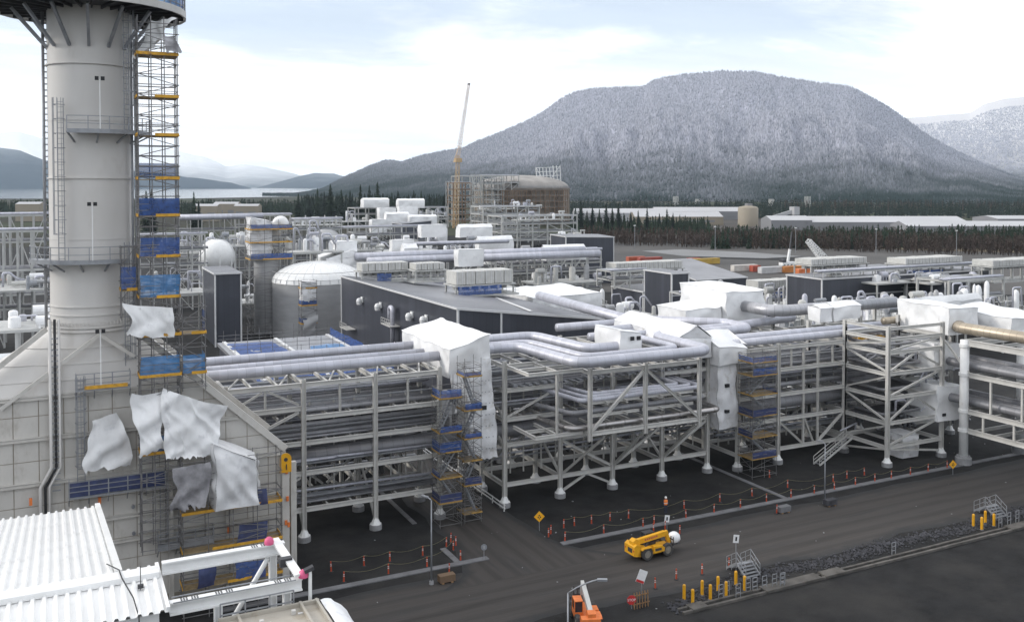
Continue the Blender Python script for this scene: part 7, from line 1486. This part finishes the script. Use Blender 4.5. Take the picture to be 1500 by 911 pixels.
# white heap of wrapped modules
for k, (a, t, dd, r_, l_, h, g_, lab) in enumerate(((545, 322, 540, 566, 541, 8, None, 'tall white wrapped tank at the left of the white heap'), (566, 314, 545, 600, 562, 9, 'x', 'white wrapped roof in the middle of the white heap'), (600, 318, 545, 640, 596, 8, 'x', 'broad white wrapped roof at the right of the white heap'), (585, 303, 560, 612, 582, 8, None, 'upper white wrapped box of the white heap'), (556, 305, 565, 580, 552, 9, None, 'narrow white wrapped box of the white heap'), (533, 293, 600, 570, 528, 5, 'x', 'white gabled roof above the left of the white heap'), (584, 294, 600, 622, 580, 5, 'x', 'white gabled roof above the right of the white heap'), (640, 335, 470, 655, 636, 7, None, 'small white wrapped riser right of the white heap'))): wrap_px(lab, a, t, dd, r_, l_, h, 171+k*3, g_, .3)
c = atd(588, 328, 505); shed('dark blue-grey shed front below the white heap', c, ony(632, 326, c.y).x, c.y+15, (c.z, c.z+1.5, c.z, c.z)); far_rack('steel platforms carrying the white heap', 520, 655, 305, 610, 16, bays=9, lv=5, pipes=2, t_=.6, deck=.5); clutter('grey machinery left of the white heap', 497, 545, 308, 560, 12, 10, 7, seed=61); clutter('red and grey machinery right of the white heap', 618, 655, 303, 590, 12, 10, 6, seed=62, whites=.1)
far_rack('low steel racks left of the white heap', 400, 500, 326, 480, 12, bays=8, lv=4, pipes=3, t_=.5, deck=.4); clutter('wraps and drums on the low racks left of the white heap', 420, 500, 316, 470, 16, 10, 5, seed=63, whites=.5)
# ================================================================== yard on the right with containers
M_YARD = mat('yard_gravel', (.075, .070, .065), .9, 0, .2, .03, dirt=(.05, .047, .044), dscale=.012, dlo=.45, dhi=.65); M_PALE = mat('pale_wet_gravel', (.19, .19, .19), .7, 0, .15, .02); M_STRAW = mat('straw_grass', (.17, .135, .085), .9, 0, .25, .05)
sheet('yard', [pd(860, 310), pd(1640, 300), pd(1640, 480), pd(1200, 520), pd(1000, 560), pd(850, 590)], 0.02, M_YARD); sheet('yard_strip', [pd(940, 500), pd(1000, 465), pd(1120, 450), pd(1175, 462), pd(1100, 490), pd(1000, 512)], 0.08, M_PALE)
sheet('straw_verge', [pd(1040, 545), pd(1250, 520), pd(1540, 480), pd(1540, 500), pd(1250, 560), pd(1060, 590)], 0.08, M_STRAW); sheet('dark_pad', [pd(1010, 452), pd(1170, 436), pd(1190, 455), pd(1030, 466)], 0.06, M_ASPH)
def container(label, px, py, col, L_=12.2, heading=0.0):
    p = gz(px, py); e = empty('shipping_container', (p.x, p.y, 0), label, 'container', 'shipping containers in the yard'); M = Matrix.Rotation(heading, 3, 'Z'); b = MB().obox((p.x, p.y, 1.35), (L_, 2.44, 2.5), M); m = mat('container_paint', col, .6, 0, .15, .5); b.build('box', m, e)
    rb_ = MB()
    for k in range(int(L_/.6)): rb_.obox(Vector((p.x, p.y, 1.35))+M @ Vector((-L_/2+.3+k*.6, -1.24, 0)), (.28, .06, 2.2), M)
    rb_.build('corrugation', m, e, kind='stuff'); MB().obox(Vector((p.x, p.y, 1.35))+M @ Vector((-L_/2-.03, 0, 0)), (.05, 2.2, 2.3), M).build('door', m, e)
for lab, px, py, col, L_ in (('orange-red container stacked nearest the dark shed', 931, 384, (.42, .10, .05), 9), ('long red container second from the dark shed', 952, 385, (.33, .07, .05), 12.2), ('dark red container beside the yellow one', 1016, 386, (.28, .06, .04), 6), ('mustard yellow container in the yard', 1034, 387, (.45, .30, .06), 14), ('white container left in the front row of the yard', 1090, 397, (.55, .52, .48), 12.2), ('red-ended container in the front row of the yard', 1106, 398, (.36, .07, .04), 4), ('pale grey container right in the front row of the yard', 1130, 400, (.5, .5, .5), 12.2), ('orange container at the right end of the front row', 1160, 399, (.5, .2, .05), 10), ('bright orange container behind the left cooler bank', 1176, 403, (.6, .17, .05), 6)): container(lab, px, py, col, L_)
clutter('small scattered vehicles and pallets in the yard', 1045, 1090, 386, 420, 9, 20, 2.2, seed=71, whites=.3); clutter('pallets and cabins beside the yard crane', 1110, 1150, 383, 432, 9, 16, 2.6, seed=72, whites=.4); clutter('crates behind the containers in the yard', 968, 1010, 378, 470, 7, 14, 2.4, seed=73, whites=.2)
e = empty('mobile_crane', gz(1152, 390), 'small mobile crane with steep white boom in the yard', 'crane'); a = gz(1154, 390); MB().box((a.x-4, a.y-1.3, .5), (a.x+4, a.y+1.3, 1.8)).build('carrier', M_WHITE, e); MB().box((a.x-3.9, a.y-1.2, 1.8), (a.x-2, a.y+1.2, 3.1)).build('cab', M_DARK, e)
tp_ = EYE+ray(1160, 340)*((a-EYE).dot(FW)); MB().bar((a.x, a.y, 2.0), (a+(tp_-a)*.5+Vector((0, 0, 0))), .9, .9).build('boom', M_WHITE, e); MB().bar(a+(tp_-a)*.5, tp_, .6, .6).build('inner_boom', M_DARK, e)
for x in (-3, -1, 1, 3): wheel(e, (a.x+x, a.y-1.2, .5), .5, .35, (0, 1, 0))
e = empty('crawler_crane', gz(1202, 396), 'pale lattice crane boom leaning behind the left cooler bank', 'crane'); a = atd(1205, 378, 300); c = atd(1184, 353, 296); lat_boom(e, a, c, 2.2, 9, M_WHITE, 'boom', .22); MB().box((a.x-2, a.y-2, 0), (a.x+3, a.y+2, 3.5)).build('body', M_DARK, e); MB().bar((a.x, a.y, 3.4), a, 1.2).build('mast', M_DARK, e)
for k in range(5):
    p = pd(930+k*118, 515-k*14); e = empty('yard_lamp', p, 'thin floodlight pole along the yard edge, %s from the dark shed' % ORD[k], 'street lamp', 'floodlight poles in the yard'); MB().tube((p.x, p.y, 0), (p.x, p.y, 13), .14, 6).build('pole', M_GALV, e); MB().box((p.x-.6, p.y-.2, 12.9), (p.x+.6, p.y+.2, 13.3)).build('lamp_head', M_WHITE, e)
# ================================================================== white sheds beyond the woods
M_FARW = mat('far_white_sheet', (.42, .42, .43), .6, 0, .1, .02); M_FARG = mat('far_grey_sheet', (.22, .22, .23), .6, 0, .12, .02); M_FART = mat('far_tan_sheet', (.30, .26, .20), .7, 0, .1, .02)
def far_shed(label, px0, px1, yt, yb, dep, m, roof, wd=60, rise=4):
    a = pd(px0, dep); b_ = pd(px1, dep); z1 = CAMZ+(270-yt)/FPX*dep-rise; d = (b_-a).normalized(); nrm = Vector((HF.x, HF.y, 0))*wd; e = empty('long_shed', a, label, 'building', 'white industrial sheds beyond the woods'); h = z1
    MB().add([a, b_, b_+Vector((0, 0, h)), a+Vector((0, 0, h))], [(0, 1, 2, 3)]).build('wall', m, e); up = Vector((0, 0, h))
    MB().add([a+up, b_+up, b_+nrm*.5+up+Vector((0, 0, rise)), a+nrm*.5+up+Vector((0, 0, rise)), b_+nrm+up, a+nrm+up], [(0, 1, 2, 3), (3, 2, 4, 5)]).build('roof', roof, e)
    MB().add([a, a+up, a+nrm*.5+up+Vector((0, 0, rise)), a+nrm+up, a+nrm], [(0, 1, 2, 3, 4)]).build('wall', m, e); MB().add([b_, b_+nrm, b_+nrm+up, b_+nrm*.5+up+Vector((0, 0, rise)), b_+up], [(0, 1, 2, 3, 4)]).build('wall', m, e)
    n = max(2, int((b_-a).length/45)); w = b_-a
    for k in range(n): p0 = a+w*((k+.2)/n)+up*.35-nrm*.004; p1 = a+w*((k+.8)/n)+up*.35-nrm*.004; MB().add([p0, p1, p1+up*.22, p0+up*.22], [(0, 1, 2, 3)]).build('window_band', M_FARG, e)
far_shed('long white shed nearest the big tank beyond the conifers', 842, 985, 306, 322, 890, M_FARW, M_FARW, 30, 4); far_shed('tan-walled shed with pale roof in front of the mountain', 930, 1060, 311, 324, 820, M_FART, M_FARW, 40, 4); far_shed('grey shed with sloping conveyor end beyond the conifers', 960, 1110, 304, 316, 940, M_FARG, M_FARW, 30, 4)
far_shed('very long low white shed along the mountain foot', 1180, 1420, 318, 330, 720, M_FARG, M_FARW, 40, 4); far_shed('long white shed at the right along the mountain foot', 1330, 1560, 325, 342, 645, M_FARG, M_FARW, 30, 3); far_shed('grey multi-storey plant shed at the right edge', 1462, 1560, 317, 334, 725, M_FARG, M_FARW, 40, 2); far_shed('pale shed right of the round silo', 1130, 1190, 317, 326, 720, M_FARG, M_FARW, 30, 3)
c = pd(1096, 800); e = empty('silo', c, 'round pale concrete silo in front of the mountain', 'silo'); zt_ = CAMZ-35/FPX*800
MB().lathe((c.x, c.y, 0), [(8.6, 0), (8.6, zt_), (7.4, zt_+1.2), (.001, zt_+2.6)], 28).build('shell', M_FART, e, smooth=True); MB().box((c.x-2, c.y-2, zt_+1.5), (c.x+3, c.y+2, zt_+4)).build('head_house', M_FARG, e)
e = empty('conveyor', pd(1130, 800), 'inclined pale conveyor gallery right of the silo', 'conveyor'); a = on_d(1122, 322, 800); q = on_d(1164, 309, 800); MB().bar(a, q, 3, 3).build('gallery', M_FARW, e); MB().obox(q, (6, 6, 7)).build('head_house', M_FARW, e)
for f in (.3, .6, .95): p = a.lerp(q, f); MB().bar((p.x, p.y, 0), p, 1).build('trestle', M_FARG, e)
for k, (px, dd) in enumerate(((990, 1500), (1130, 1500), (1183, 1400), (1022, 1700))): lattice('thin lattice pylon at the mountain foot, %s from the big tank' % ORD[k], px, 288+k % 2*4, dd, 6, 0, M_STEEL2, 'pylons at the mountain foot', 8, t_=.5)
# ================================================================== left edge, behind the stack
M_WET = mat('wet_white_roof', (.62, .63, .65), .25, 0, .12, .15, dirt=(.3, .3, .32), dscale=.2, dlo=.5, dhi=.7)
e = empty('flat_roof_building', (-30, 130, 0), 'wet white flat roof left of the stack', 'building'); MB().box((-50, 112, 0), (8, 166, 8.8)).build('wall', M_CONC, e); MB().box((-50.5, 111.5, 8.8), (8.5, 166.5, 9.3)).build('roof', M_WET, e)
for k in range(5): MB().box((-6+k*2.6, 124+k*5, 9.3), (-2+k*2.6, 127+k*5, 10.6)).build('roof_duct', M_WHITE, e)
clutter('grey ducts and boxes on the wet white roof', -20, 66, 462, 128, 10, 10, 2.2, seed=81, whites=.3); clutter('orange and grey machines in the yard left of the stack', -10, 66, 405, 190, 12, 16, 3, seed=82, whites=.1)
for k, (px, py) in enumerate(((6, 418), (47, 424))): 
    p = gz(px, py); e = empty('tent', (p.x, p.y, 0), 'small orange tent canopy left of the stack, %s from the picture edge' % ORD[k], 'tent', 'orange tents left of the stack'); MB().lathe((p.x, p.y, 0), [(2.3, 2.0), (1.4, 2.8), (.001, 3.2)], 6).build('canopy', M_ORANGEP, e)
    for a in range(6): MB().bar((p.x+2.2*math.cos(a*1.047), p.y+2.2*math.sin(a*1.047), 0), (p.x+2.2*math.cos(a*1.047), p.y+2.2*math.sin(a*1.047), 2.0), .1).build('pole', M_GALV, e)
far_rack('long low pipe bridge left of the stack', -60, 66, 340, 200, 8, bays=6, lv=3, pipes=3, t_=.4)
far_rack('cluttered steel behind the stack scaffold', 205, 300, 345, 260, 9, bays=5, lv=5, pipes=3, t_=.35, deck=.4); clutter('boxes and wraps behind the stack scaffold', 200, 300, 395, 215, 18, 10, 6, seed=91, whites=.35)
for k, (px, dd) in enumerate(((40, 900), (300, 900), (330, 980), (360, 950))): far_shed('low pale roof among the lakeside trees, %s from the picture edge' % ORD[k], px-18, px+18, 296+k % 2*3, 305, dd, M_FART, M_FARW, 14, 2)

far_rack('brown scaffold screen around the front of the big tank', 736, 832, 279, 800, 4, bays=14, lv=6, pipes=0, t_=.5, deck=.5, m=M_RUST); far_rack('pale pipe stair scaffold on the left flank of the big tank', 712, 738, 262, 795, 6, bays=3, lv=9, pipes=0, t_=.5, deck=.7)
# ================================================================== haze
hb = MB(); hb.box((-16500, -16500, -1.6), (16500, 16500, 820)); hz = hb.build('haze', None, None, (0, 0, 0)); hz['kind'] = 'stuff'; hz['label'] = 'pale valley haze that fades the far mountains'; hz['category'] = 'haze'
m = bpy.data.materials.new('haze_air'); m.use_nodes = True; t = m.node_tree; t.nodes.remove(t.nodes['Principled BSDF']); pv = t.nodes.new('ShaderNodeVolumePrincipled')
pv.inputs['Color'].default_value = (.74, .87, 1.0, 1); pv.inputs['Density'].default_value = 4.2e-5; pv.inputs['Anisotropy'].default_value = .1
t.links.new(pv.outputs[0], t.nodes['Material Output'].inputs['Volume']); hz.data.materials.clear(); hz.data.materials.append(m)
